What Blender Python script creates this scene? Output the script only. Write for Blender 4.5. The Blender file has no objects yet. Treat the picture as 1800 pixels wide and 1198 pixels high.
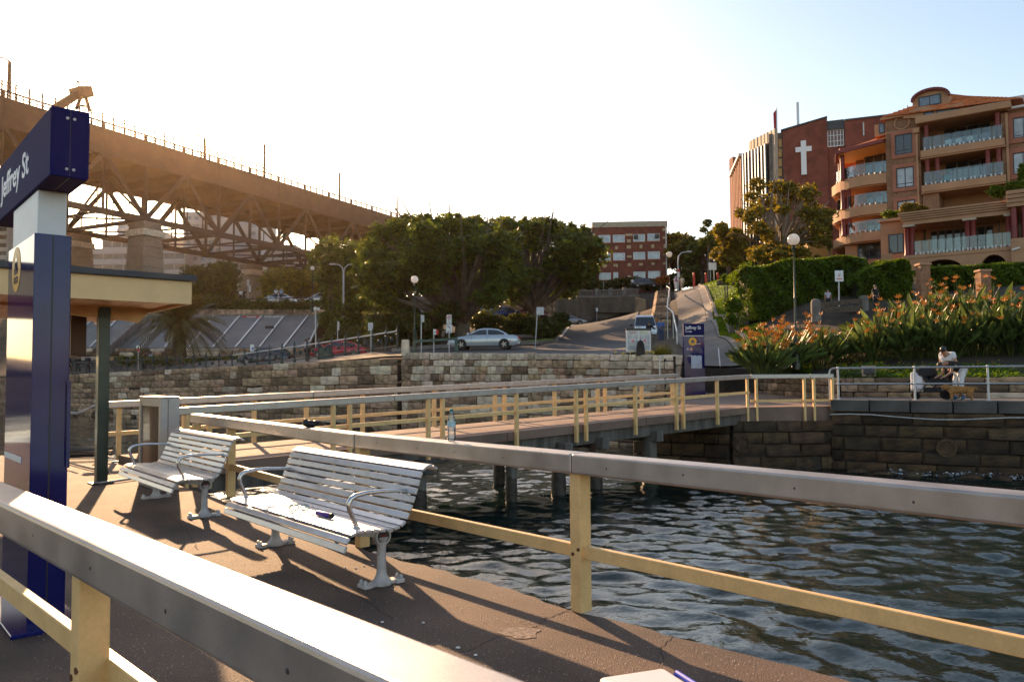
import bpy, bmesh, math, random
import numpy as np
from mathutils import Vector as V, Matrix as Mx
R = random.Random(11); NR = np.random.default_rng(5)
S = bpy.context.scene; C = S.collection
rad = math.radians
# ------------------------------------------------------------------ camera, light, exposure
F = 1400.0; EYE = V((0, 0, 1.55)); PITCH = math.atan(65 / F); ROLL = -0.0075
cam_rot = Mx.Rotation(math.pi / 2 + PITCH, 3, 'X') @ Mx.Rotation(ROLL, 3, 'Z')
cd = bpy.data.cameras.new('camera'); cam = bpy.data.objects.new('camera', cd); C.objects.link(cam)
cd.sensor_width = 36; cd.lens = 36 * F / 1800; cd.clip_start = 0.05; cd.clip_end = 3000
cam.matrix_world = Mx.Translation(EYE) @ cam_rot.to_4x4(); S.camera = cam
cd.dof.use_dof = True; cd.dof.focus_distance = 9.0; cd.dof.aperture_fstop = 11.0
AZ, EL = math.atan(603 / F), rad(19.6)
SUN = V((-math.sin(AZ) * math.cos(EL), math.cos(AZ) * math.cos(EL), math.sin(EL)))
w = bpy.data.worlds.new('World'); S.world = w; w.use_nodes = True
nt = w.node_tree; sky = nt.nodes.new('ShaderNodeTexSky'); sky.sky_type = 'NISHITA'; sky.sun_disc = False
sky.sun_elevation = EL; sky.sun_rotation = -AZ; sky.air_density = 1.0; sky.dust_density = 1.0; sky.ozone_density = 1.5
tint = nt.nodes.new('ShaderNodeMix'); tint.data_type = 'RGBA'; tint.blend_type = 'MULTIPLY'; tint.inputs['Factor'].default_value = 1; tint.inputs['B'].default_value = (1.0, 0.885, 0.765, 1)
nt.links.new(sky.outputs[0], tint.inputs['A']); nt.links.new(tint.outputs['Result'], nt.nodes['Background'].inputs[0]); nt.nodes['Background'].inputs[1].default_value = 0.15
FLARE_HAZE = 0.00006
ld = bpy.data.lights.new('sun', 'SUN'); ld.energy = 4.8; ld.angle = rad(0.55); ld.color = (1.0, 0.62, 0.33)
lo = bpy.data.objects.new('sun', ld); C.objects.link(lo); lo.rotation_euler = SUN.to_track_quat('Z', 'Y').to_euler(); lo.location = (-30, 60, 80)
S.view_settings.view_transform = 'Standard'; S.view_settings.look = 'None'; S.view_settings.exposure = 1.0
S.view_settings.gamma = 1.0; S.view_settings.use_curve_mapping = False
S.cycles.use_denoising = True; S.cycles.max_bounces = 6; S.cycles.transparent_max_bounces = 12; S.cycles.volume_bounces = 0
S.cycles.sample_clamp_indirect = 6; S.cycles.caustics_reflective = False; S.cycles.caustics_refractive = False
# ------------------------------------------------------------------ measuring helpers
def ray(px, py): return cam_rot @ V(((px - 900) / F, -(py - 599) / F, -1.0))
def at(px, py, Y): d = ray(px, py); return EYE + d * (Y / d.y)          # point at distance Y
def on(px, py, z=0.0): d = ray(px, py); return EYE + d * ((z - EYE.z) / d.z)   # point at height z
def U(p, z=None): return V((p[0], p[1], p[2] if z is None else z))
# ------------------------------------------------------------------ mesh builder
class MB:
    def __init__(s): s.v = []; s.f = []; s.m = []; s.s = []
    def add(s, vs, fs, mi=0, sm=False):
        b = len(s.v); s.v += [tuple(x) for x in vs]
        for f in fs: s.f.append([b + i for i in f]); s.m.append(mi); s.s.append(sm)
        return s
    def hexa(s, p, mi=0):   # 8 corners: bottom 0-3 ccw, top 4-7
        return s.add(p, [(3, 2, 1, 0), (4, 5, 6, 7), (0, 1, 5, 4), (1, 2, 6, 5), (2, 3, 7, 6), (3, 0, 4, 7)], mi)
    def box(s, c, d, rz=0, mi=0, M=None):
        x, y, z = d[0] / 2, d[1] / 2, d[2] / 2
        p = [V((a, b, e)) for e in (-z, z) for a, b in ((-x, -y), (x, -y), (x, y), (-x, y))]
        if rz: q = Mx.Rotation(rz, 3, 'Z'); p = [q @ k for k in p]
        p = [k + V(c) for k in p]
        if M: p = [M @ k for k in p]
        return s.hexa(p, mi)
    def beam(s, a, b, w, h, mi=0, up=(0, 0, 1), ext=0):
        a, b = V(a), V(b); d = (b - a).normalized(); a = a - d * ext; b = b + d * ext
        r = d.cross(V(up))
        if r.length < 1e-4: r = V((1, 0, 0))
        r.normalize(); u = r.cross(d); r = r * w / 2; u = u * h / 2
        return s.hexa([a - r - u, a + r - u, b + r - u, b - r - u, a - r + u, a + r + u, b + r + u, b - r + u], mi)
    def tube(s, pts, r, n=8, mi=0, cap=True, sm=True):
        pts = [V(p) for p in pts]; k = len(pts); rr = r if isinstance(r, (list, tuple)) else [r] * k
        vs = []; prev = None
        for i, p in enumerate(pts):
            t = (pts[min(i + 1, k - 1)] - pts[max(i - 1, 0)]).normalized()
            if prev is None: a = t.orthogonal().normalized()
            else: a = prev - t * prev.dot(t); a = a.normalized() if a.length > 1e-5 else t.orthogonal().normalized()
            prev = a; b = t.cross(a)
            for j in range(n):
                g = 2 * math.pi * j / n; vs.append(p + (a * math.cos(g) + b * math.sin(g)) * rr[i])
        fs = [(i * n + j, i * n + (j + 1) % n, (i + 1) * n + (j + 1) % n, (i + 1) * n + j) for i in range(k - 1) for j in range(n)]
        s.add(vs, fs, mi, sm)
        if cap:
            b = len(s.v) - len(vs); s.f.append([b + j for j in reversed(range(n))]); s.m.append(mi); s.s.append(False)
            s.f.append([b + (k - 1) * n + j for j in range(n)]); s.m.append(mi); s.s.append(False)
        return s
    def lathe(s, prof, c=(0, 0, 0), n=16, mi=0, M=None, sm=True):
        vs = []; c = V(c)
        for r, z in prof:
            for j in range(n):
                g = 2 * math.pi * j / n; p = V((r * math.cos(g), r * math.sin(g), z))
                vs.append(((M @ p) if M else p) + c)
        k = len(prof)
        fs = [(i * n + j, i * n + (j + 1) % n, (i + 1) * n + (j + 1) % n, (i + 1) * n + j) for i in range(k - 1) for j in range(n)]
        if prof[0][0] > 1e-6: fs.append(tuple(reversed(range(n))))
        if prof[-1][0] > 1e-6: fs.append(tuple((k - 1) * n + j for j in range(n)))
        return s.add(vs, fs, mi, sm)
    def ball(s, c, r, n=12, m=8, mi=0, M=None):
        r = (r, r, r) if not hasattr(r, '__len__') else r
        vs = []; c = V(c)
        for i in range(m + 1):
            t = math.pi * i / m
            for j in range(n):
                g = 2 * math.pi * j / n
                p = V((r[0] * math.sin(t) * math.cos(g), r[1] * math.sin(t) * math.sin(g), -r[2] * math.cos(t)))
                vs.append((M @ p if M else p) + c)
        fs = [(i * n + j, i * n + (j + 1) % n, (i + 1) * n + (j + 1) % n, (i + 1) * n + j) for i in range(m) for j in range(n)]
        return s.add(vs, fs, mi, True)
    def prism(s, poly, a, b, mi=0):    # poly of points, extruded from +a to +b (vectors)
        n = len(poly); a, b = V(a), V(b)
        vs = [V(p) + a for p in poly] + [V(p) + b for p in poly]
        fs = [tuple(reversed(range(n))), tuple(range(n, 2 * n))] + [(i, (i + 1) % n, n + (i + 1) % n, n + i) for i in range(n)]
        return s.add(vs, fs, mi)
    def build(s, name, mats, parent=None, bevel=0, seg=2, smooth=False):
        me = bpy.data.meshes.new(name); off = V((0, 0, 0)); q = parent
        while q: off = off + q.location; q = q.parent
        me.from_pydata([(a - off.x, b - off.y, c - off.z) for a, b, c in s.v], [], s.f)
        for m in (mats if isinstance(mats, (list, tuple)) else [mats]): me.materials.append(m)
        me.polygons.foreach_set('material_index', s.m); me.polygons.foreach_set('use_smooth', [x or smooth for x in s.s])
        if len(s.f) < 20000:
            bm = bmesh.new(); bm.from_mesh(me); bmesh.ops.recalc_face_normals(bm, faces=bm.faces)
            if bevel: bmesh.ops.bevel(bm, geom=[e for e in bm.edges if len(e.link_faces) == 2 and e.calc_face_angle(0) > 0.5], offset=bevel, segments=seg, affect='EDGES', profile=0.5)
            bm.to_mesh(me); bm.free()
        if any(s.s): me.set_sharp_from_angle(angle=rad(38))
        return link(name, me, parent)
def link(name, me, parent=None):
    o = bpy.data.objects.new(name, me); C.objects.link(o)
    if parent: o.parent = parent
    return o
def tag(o, label=None, cat=None, group=None, kind=None):
    if label: o['label'] = label
    if cat: o['category'] = cat
    if group: o['group'] = group
    if kind: o['kind'] = kind
    return o
def thing(name, label, cat, loc=(0, 0, 0), group=None):
    o = bpy.data.objects.new(name, None); C.objects.link(o); o.location = loc; o.empty_display_size = 0.2
    return tag(o, label, cat, group)
KIDS = {}
def copy_tree(o, parent=None, **kw):
    c = o.copy(); C.objects.link(c); c.parent = parent
    for ch in list(o.children): copy_tree(ch, c)
    if kw: tag(c, **kw)
    return c
def place(t, p, rz=0, sc=1): t.location = p; t.rotation_euler = (0, 0, rz); t.scale = (sc,) * 3; return t
def quads(name, P, mat, parent=None, attr=None):   # P: (n,4,3) array of separate quads
    n = len(P); me = bpy.data.meshes.new(name); off = np.array(parent.location if parent else (0, 0, 0))
    me.vertices.add(n * 4); me.vertices.foreach_set('co', (P.reshape(-1, 3) - off).astype(np.float32).ravel())
    me.loops.add(n * 4); me.loops.foreach_set('vertex_index', np.arange(n * 4, dtype=np.int32))
    me.polygons.add(n); me.polygons.foreach_set('loop_start', np.arange(0, n * 4, 4, dtype=np.int32))
    me.polygons.foreach_set('loop_total', np.full(n, 4, dtype=np.int32)); me.update(calc_edges=True); me.materials.append(mat)
    return link(name, me, parent)
# ------------------------------------------------------------------ materials
def mat(name, col, rough=0.6, metal=0.0, var=0.2, scale=3.0, bump=0.0, bscale=40.0, rnd=0.0, spec=0.5, col2=None, fine=0.0, fscale=120.0, coat=0.0, rvar=0.0, streak=0.0, island=0.0):
    m = bpy.data.materials.new(name); m.use_nodes = True; n = m.node_tree.nodes; L = m.node_tree.links
    b = n['Principled BSDF']; b.inputs['Roughness'].default_value = rough; b.inputs['Metallic'].default_value = metal
    b.inputs['Specular IOR Level'].default_value = spec; b.inputs['Coat Weight'].default_value = coat; b.inputs['Coat Roughness'].default_value = 0.05
    tc = n.new('ShaderNodeTexCoord'); nz = n.new('ShaderNodeTexNoise'); nz.inputs['Scale'].default_value = scale; nz.inputs['Detail'].default_value = 6
    vec = tc.outputs['Object']
    if streak:
        mp = n.new('ShaderNodeMapping'); mp.inputs['Scale'].default_value = (1, 1, streak); L.new(vec, mp.inputs[0]); vec2 = mp.outputs[0]
    else: vec2 = vec
    L.new(vec2, nz.inputs['Vector'])
    mx = n.new('ShaderNodeMix'); mx.data_type = 'RGBA'
    c2 = col2 or tuple(min(1, c * (1 + var)) for c in col)
    mx.inputs['A'].default_value = (*[c * (1 - var) for c in col], 1); mx.inputs['B'].default_value = (*c2, 1)
    rp = n.new('ShaderNodeMapRange'); rp.inputs['From Min'].default_value = 0.33; rp.inputs['From Max'].default_value = 0.67
    L.new(nz.outputs['Fac'], rp.inputs['Value']); L.new(rp.outputs[0], mx.inputs['Factor']); out = mx.outputs['Result']
    if fine:
        n2 = n.new('ShaderNodeTexNoise'); n2.inputs['Scale'].default_value = fscale; n2.inputs['Detail'].default_value = 3; L.new(vec, n2.inputs['Vector'])
        h = n.new('ShaderNodeHueSaturation'); r2 = n.new('ShaderNodeMapRange'); r2.inputs['From Min'].default_value = 0.3; r2.inputs['From Max'].default_value = 0.7
        r2.inputs['To Min'].default_value = 1 - fine; r2.inputs['To Max'].default_value = 1 + fine
        L.new(n2.outputs['Fac'], r2.inputs['Value']); L.new(r2.outputs[0], h.inputs['Value']); L.new(out, h.inputs['Color']); out = h.outputs[0]
    if rnd or island:
        if rnd: src = n.new('ShaderNodeObjectInfo').outputs['Random']; amt = rnd
        else: src = n.new('ShaderNodeNewGeometry').outputs['Random Per Island']; amt = island
        h = n.new('ShaderNodeHueSaturation'); r2 = n.new('ShaderNodeMapRange'); r2.inputs['To Min'].default_value = 1 - amt; r2.inputs['To Max'].default_value = 1 + amt
        L.new(src, r2.inputs['Value']); L.new(r2.outputs[0], h.inputs['Value'])
        mm = n.new('ShaderNodeMath'); mm.operation = 'MULTIPLY_ADD'; wn = n.new('ShaderNodeTexWhiteNoise'); wn.noise_dimensions = '1D'
        L.new(src, wn.inputs['W']); L.new(wn.outputs['Value'], mm.inputs[0]); mm.inputs[1].default_value = 0.024; mm.inputs[2].default_value = 0.483
        L.new(mm.outputs[0], h.inputs['Hue']); L.new(out, h.inputs['Color']); out = h.outputs[0]
    L.new(out, b.inputs['Base Color'])
    if rvar:
        r3 = n.new('ShaderNodeMapRange'); r3.inputs['To Min'].default_value = rough - rvar; r3.inputs['To Max'].default_value = rough + rvar
        L.new(nz.outputs['Fac'], r3.inputs['Value']); L.new(r3.outputs[0], b.inputs['Roughness'])
    if bump:
        n3 = n.new('ShaderNodeTexNoise'); n3.inputs['Scale'].default_value = bscale; n3.inputs['Detail'].default_value = 5; L.new(vec, n3.inputs['Vector'])
        bp = n.new('ShaderNodeBump'); bp.inputs['Strength'].default_value = bump; bp.inputs['Distance'].default_value = 0.02
        L.new(n3.outputs['Fac'], bp.inputs['Height']); L.new(bp.outputs[0], b.inputs['Normal'])
    return m
def leafmat(name, col, tr=0.45, var=0.45, rough=0.45):
    m = mat(name, col, rough, var=0.3, scale=0.6, island=var, spec=0.35)
    n = m.node_tree.nodes; L = m.node_tree.links; b = n['Principled BSDF']; o = n['Material Output']
    t = n.new('ShaderNodeBsdfTranslucent'); src = b.inputs['Base Color'].links[0].from_socket
    hs = n.new('ShaderNodeHueSaturation'); hs.inputs['Hue'].default_value = 0.485; hs.inputs['Value'].default_value = 1.6; hs.inputs['Saturation'].default_value = 1.1
    L.new(src, hs.inputs['Color']); L.new(hs.outputs[0], t.inputs['Color'])
    ms = n.new('ShaderNodeMixShader'); ms.inputs[0].default_value = tr; L.new(b.outputs[0], ms.inputs[1]); L.new(t.outputs[0], ms.inputs[2]); L.new(ms.outputs[0], o.inputs['Surface'])
    return m
def glassmat(name, tint=(0.8, 0.9, 0.9), mixv=0.75, rough=0.02):   # thin sheet glass: see-through with reflections
    m = bpy.data.materials.new(name); m.use_nodes = True; n = m.node_tree.nodes; L = m.node_tree.links; o = n['Material Output']
    t = n.new('ShaderNodeBsdfTransparent'); t.inputs[0].default_value = (*tint, 1); g = n.new('ShaderNodeBsdfGlossy'); g.inputs['Roughness'].default_value = rough
    fr = n.new('ShaderNodeFresnel'); fr.inputs[0].default_value = 1.5; ma = n.new('ShaderNodeMath'); ma.operation = 'ADD'; ma.inputs[1].default_value = 1 - mixv; ma.use_clamp = True
    tc = n.new('ShaderNodeTexCoord'); nz = n.new('ShaderNodeTexNoise'); nz.inputs['Scale'].default_value = 1.2; L.new(tc.outputs['Object'], nz.inputs['Vector'])
    bp = n.new('ShaderNodeBump'); bp.inputs['Strength'].default_value = 0.06; L.new(nz.outputs['Fac'], bp.inputs['Height']); L.new(bp.outputs[0], g.inputs['Normal'])
    ms = n.new('ShaderNodeMixShader'); L.new(fr.outputs[0], ma.inputs[0]); L.new(ma.outputs[0], ms.inputs[0]); L.new(t.outputs[0], ms.inputs[1]); L.new(g.outputs[0], ms.inputs[2]); L.new(ms.outputs[0], o.inputs['Surface'])
    return m
cream = mat('cream_paint', (0.85, 0.55, 0.235), 0.5, var=0.1, scale=6, bump=0.1, bscale=25, fine=0.06, fscale=60)
alu = mat('aluminium_cap', (0.40, 0.365, 0.345), 0.40, 0.7, var=0.14, scale=5, fine=0.07, fscale=200, rvar=0.1, bump=0.03, bscale=90)
slatm = mat('anodised_slat', (0.52, 0.53, 0.56), 0.36, 0.55, var=0.08, scale=8, fine=0.04, rvar=0.06)
legm = mat('grey_enamel', (0.52, 0.50, 0.49), 0.5, 0.0, var=0.2, scale=10, bump=0.15, bscale=50)
polish = mat('polished_arm', (0.66, 0.65, 0.64), 0.25, 0.9, var=0.06, scale=10)
navy_matt = mat('navy_satin', (0.013, 0.012, 0.085), 0.75, var=0.1, scale=2, spec=0.12)
navy = mat('navy_enamel', (0.010, 0.012, 0.11), 0.07, var=0.15, scale=2, coat=0.0, spec=0.4, fine=0.1, fscale=8)
white = mat('white_paint', (0.78, 0.77, 0.75), 0.45, var=0.06, scale=4, fine=0.04)
offwhite = mat('dull_white', (0.55, 0.54, 0.52), 0.5, var=0.12, scale=5)
yellow = mat('amber_vinyl', (0.85, 0.42, 0.02), 0.4, var=0.05)
letter = mat('white_lettering', (0.75, 0.75, 0.78), 0.4, var=0.03)
black = mat('black_plastic', (0.012, 0.012, 0.013), 0.4, var=0.2)
darkgrey = mat('dark_grey_metal', (0.06, 0.06, 0.065), 0.5, 0.3, var=0.2)
greenpole = mat('dark_green_enamel', (0.012, 0.030, 0.022), 0.4, var=0.25, scale=8, coat=0.2)
steel = mat('galvanised_steel', (0.45, 0.46, 0.47), 0.45, 0.7, var=0.15, scale=14, fine=0.08)
paleSteel = mat('pale_painted_pipe', (0.62, 0.60, 0.58), 0.4, 0.2, var=0.1, scale=10)
rust = mat('rusty_iron', (0.12, 0.045, 0.02), 0.85, 0.2, var=0.5, scale=12, bump=0.3)
asph = mat('speckled_asphalt', (0.095, 0.056, 0.040), 0.74, var=0.38, scale=1.3, fine=0.75, fscale=85, bump=0.8, bscale=110, spec=0.5)
gdeck = mat('gangway_topping', (0.22, 0.145, 0.11), 0.8, var=0.22, scale=1.3, fine=0.3, fscale=160, bump=0.4, bscale=120)
conc = mat('weathered_concrete', (0.20, 0.17, 0.145), 0.8, var=0.3, scale=1.5, fine=0.2, bump=0.4, bscale=30)
darkconc = mat('sooty_concrete', (0.085, 0.075, 0.068), 0.85, var=0.45, scale=1.2, fine=0.25, bump=0.5, bscale=14)
timber = mat('grey_timber', (0.12, 0.105, 0.09), 0.8, var=0.5, scale=5, bump=0.6, bscale=20, streak=0.15)
wetwood = mat('wet_barnacled_timber', (0.035, 0.026, 0.018), 0.5, var=0.6, scale=7, bump=1.0, bscale=25, fine=0.6, fscale=60)
stone = mat('sandstone_block', (0.30, 0.20, 0.12), 0.85, var=0.5, scale=2.2, rnd=0.6, bump=1.0, bscale=7, fine=0.35, fscale=22)
palestone = mat('pale_sandstone_block', (0.55, 0.44, 0.32), 0.85, var=0.3, scale=2.2, rnd=0.35, bump=0.7, bscale=9, fine=0.2, fscale=30)
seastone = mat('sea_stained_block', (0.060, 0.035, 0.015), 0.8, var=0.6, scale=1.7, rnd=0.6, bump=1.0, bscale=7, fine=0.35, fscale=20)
mortar = mat('dark_mortar', (0.045, 0.036, 0.028), 0.95, var=0.4, bump=0.5)
brick = mat('red_brick', (0.215, 0.060, 0.038), 0.85, var=0.22, scale=0.8, fine=0.25, fscale=9)
brownbrick = mat('brown_brick', (0.30, 0.15, 0.08), 0.85, var=0.15, scale=1, fine=0.35, fscale=11, streak=3)
render_tan = mat('tan_render', (0.50, 0.27, 0.145), 0.8, var=0.1, scale=0.8, fine=0.06)
terracotta = mat('terracotta_trim', (0.42, 0.15, 0.085), 0.7, var=0.12, scale=2)
maroon = mat('maroon_column', (0.22, 0.030, 0.026), 0.45, var=0.15, scale=2)
tile = mat('orange_roof_tile', (0.55, 0.16, 0.05), 0.75, var=0.3, scale=1.5, fine=0.3, fscale=5)
darkroof = mat('dark_metal_roof', (0.05, 0.055, 0.06), 0.5, var=0.2)
dglass = mat('dark_window_glass', (0.02, 0.024, 0.028), 0.05, var=0.5, scale=0.5, spec=0.9, coat=0.4)
wglass = mat('curtained_window_glass', (0.36, 0.38, 0.40), 0.08, var=0.35, scale=0.9, spec=0.8, coat=0.4)
clear = glassmat('balustrade_glass', (0.78, 0.88, 0.88), 0.95)
bottlem = glassmat('clear_plastic', (0.93, 0.97, 0.97), 0.86, 0.08)
steelbr = mat('bridge_paint', (0.060, 0.030, 0.020), 0.7, 0.1, var=0.2, scale=0.4, fine=0.1, fscale=3)
granite = mat('pier_granite', (0.26, 0.19, 0.135), 0.85, var=0.2, scale=0.3, fine=0.2, fscale=2)
grass = mat('lawn_grass', (0.15, 0.20, 0.010), 0.8, var=0.35, scale=0.6, fine=0.5, fscale=35, bump=0.8, bscale=60)
soil = mat('leaf_litter_soil', (0.05, 0.035, 0.022), 0.95, var=0.5, scale=0.8, fine=0.5, fscale=14, bump=0.9, bscale=8)
road = mat('road_asphalt', (0.085, 0.075, 0.068), 0.75, var=0.25, scale=0.3, fine=0.25, fscale=25)
paintline = mat('road_marking', (0.65, 0.62, 0.56), 0.6, var=0.2, scale=3)
pathm = mat('path_asphalt', (0.10, 0.088, 0.08), 0.75, var=0.3, scale=0.5, fine=0.3, fscale=40, bump=0.3)
bark = mat('fig_bark', (0.13, 0.10, 0.075), 0.85, var=0.35, scale=1.5, bump=0.7, bscale=6)
lf_fig = leafmat('fig_leaf', (0.072, 0.100, 0.017), 0.40, 0.55)
lf_dark = leafmat('dark_leaf', (0.065, 0.080, 0.018), 0.36, 0.5)
lf_gum = leafmat('gum_leaf', (0.17, 0.145, 0.022), 0.45, 0.5)
lf_hedge = leafmat('hedge_leaf', (0.095, 0.150, 0.014), 0.45, 0.5)
lf_strel = leafmat('strelitzia_leaf', (0.085, 0.125, 0.036), 0.38, 0.6, 0.3)
lf_cover = leafmat('ground_cover_leaf', (0.085, 0.155, 0.014), 0.45, 0.5)
lf_palm = leafmat('palm_leaf', (0.085, 0.08, 0.022), 0.30, 0.4)
lf_grass = leafmat('tussock_leaf', (0.15, 0.15, 0.03), 0.42, 0.5)
lf_fig_pale = leafmat('fig_pale_leaf', (0.14, 0.155, 0.022), 0.5, 0.5)
orange = mat('orange_petal', (0.95, 0.30, 0.015), 0.5, var=0.25, scale=6)
gold = mat('yellow_petal', (0.80, 0.50, 0.01), 0.5, var=0.2, scale=6)
skin = mat('skin', (0.42, 0.22, 0.14), 0.55, var=0.08, scale=5)
hairm = mat('dark_hair', (0.02, 0.012, 0.008), 0.5, var=0.3)
def cloth(name, c): return mat(name + '_cloth', c, 0.85, var=0.12, scale=8, bump=0.3, bscale=12)
tyre = mat('tyre_rubber', (0.012, 0.012, 0.012), 0.8, var=0.2)
redlens = mat('red_lens', (0.35, 0.012, 0.01), 0.2, var=0.1)
lamphead = leafmat('opal_globe', (0.80, 0.79, 0.76), 0.5, 0.0, 0.2)
for nd_ in lamphead.node_tree.nodes:
    if nd_.type == 'HUE_SAT' and nd_.inputs['Saturation'].default_value > 1: nd_.inputs['Saturation'].default_value = 1; nd_.inputs['Value'].default_value = 1.1; nd_.inputs['Hue'].default_value = .5
# ------------------------------------------------------------------ wharf frame of reference
VD = V((-0.655, 0.756, 0)); UD = V((0.756, 0.655, 0))      # along the wharf fences (away) and across them
WATER = -1.40
# deck of the wharf
E = [on(405, 884), on(674, 976), on(780, 1003), on(900, 1036), on(1003, 1071), on(1200, 1122), on(1400, 1172)]
d0 = (E[-1] - E[-2]).normalized()
N0 = V((-5.9, 14.0, 0)); N1 = V((7.56, 25.5, 0)); F0 = V((-8.06, 16.3, 0)); F1 = V((5.8, 28.0, 0))
Nq = N0 - UD * 0.55
edge = [E[-1] + d0 * 3.5, *reversed(E)]
rough = []
for a, b in zip(edge[:-1], edge[1:]):
    k = max(1, int((b - a).length / 0.12))
    for i in range(k):
        p = a.lerp(b, i / k); q = R.uniform(-0.018, 0.018); rough.append(p + V((q, q, 0)))
poly = rough + [E[0], Nq, F0 - UD * 0.3, V((-9.4, 16.75, 0)), V((-17, 17.6, 0)), V((-17, -6, 0)), V((6.5, -6, 0))]
m = MB(); m.prism([V((p.x, p.y, 0)) for p in poly], (0, 0, -0.28), (0, 0, 0)); o = m.build('wharf_deck', asph); tag(o, kind='structure')
for pts in ([(1003, 1072), (960, 1085), (930, 1108), (880, 1118), (800, 1150)], [(560, 1010), (600, 1040), (640, 1052), (700, 1095)], [(300, 905), (330, 935), (350, 968)], [(1180, 1118), (1160, 1140), (1170, 1165)]):
    P_ = []; q = []
    for (x0, y0), (x1, y1) in zip(pts[:-1], pts[1:]):
        for i in range(8): f = i / 8; q.append(on(x0 + (x1 - x0) * f + R.uniform(-3, 3), y0 + (y1 - y0) * f + R.uniform(-2, 2), .0025))
    m = MB()
    for p, r_ in zip(q[:-1], q[1:]): s_ = (r_ - p).cross(V((0, 0, 1))).normalized() * R.uniform(.002, .005); m.add([p - s_, p + s_, r_ + s_ * .8, r_ - s_ * .8], [(0, 1, 2, 3)])
    tag(m.build('crack', mortar), kind='structure')
# ------------------------------------------------------------------ water
xs = np.concatenate([np.arange(-420, -40, 20), np.arange(-40, -12, 0.5), np.arange(-12, 15, 0.09), np.arange(15, 30, 0.5), np.arange(30, 440, 20)])
ys = np.concatenate([np.arange(-300, -6, 12), np.arange(-6, 3, 0.5), np.arange(3, 32, 0.09), np.arange(32, 90, 0.6)])
X, Y = np.meshgrid(xs, ys); Z = np.zeros_like(X)
for k in range(46):
    lam = 0.19 * (1.043 ** k); th = NR.normal(1.15, 0.62); a = 0.0070 * lam ** 0.92
    kk = 2 * math.pi / lam; ph = NR.uniform(0, 6.28); t = kk * (X * math.cos(th) + Y * math.sin(th)) + ph + 0.9 * np.sin(0.9 * X + 0.5 * Y + k) + 0.7 * np.sin(0.4 * X - 0.8 * Y + 2 * k)
    Z += a * (np.sin(t) + 0.3 * np.sin(2 * t + 0.8)) * (0.65 + 0.35 * np.sin(0.57 * X - 0.71 * Y + 2 * k))
Z[(X < -45) | (X > 31) | (Y < -7)] = 0
ny, nx = X.shape; me = bpy.data.meshes.new('water'); co = np.stack([X, Y, Z + WATER], -1).reshape(-1, 3)
idx = np.arange(ny * nx).reshape(ny, nx); fq = np.stack([idx[:-1, :-1], idx[:-1, 1:], idx[1:, 1:], idx[1:, :-1]], -1).reshape(-1, 4)
def grid_mesh(name, co, fq, mt, smooth=True):
    me = bpy.data.meshes.new(name); n = len(fq); me.vertices.add(len(co)); me.vertices.foreach_set('co', co.astype(np.float32).ravel())
    me.loops.add(n * 4); me.loops.foreach_set('vertex_index', fq.astype(np.int32).ravel()); me.polygons.add(n)
    me.polygons.foreach_set('loop_start', np.arange(0, n * 4, 4, dtype=np.int32)); me.polygons.foreach_set('loop_total', np.full(n, 4, dtype=np.int32))
    me.polygons.foreach_set('use_smooth', np.full(n, smooth)); me.update(calc_edges=True); me.materials.append(mt); return link(name, me)
wm = mat('harbour_water', (0.006, 0.015, 0.013), 0.03, var=0.3, scale=0.2, spec=0.6); wm.node_tree.nodes['Principled BSDF'].inputs['IOR'].default_value = 1.33
n = wm.node_tree.nodes; L = wm.node_tree.links; tc = n.new('ShaderNodeTexCoord'); nz = n.new('ShaderNodeTexNoise'); nz.inputs['Scale'].default_value = 11.0; nz.inputs['Detail'].default_value = 4
bp = n.new('ShaderNodeBump'); bp.inputs['Strength'].default_value = 0.45; bp.inputs['Distance'].default_value = 0.014
L.new(tc.outputs['Object'], nz.inputs['Vector']); L.new(nz.outputs['Fac'], bp.inputs['Height']); L.new(bp.outputs[0], n['Principled BSDF'].inputs['Normal'])
tag(grid_mesh('water', co, fq, wm), kind='structure')
# sea bed below the water
m = MB(); m.box((0, -100, -4), (900, 500, 0.2)); tag(m.build('sea_bed', mortar), kind='structure')
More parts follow.
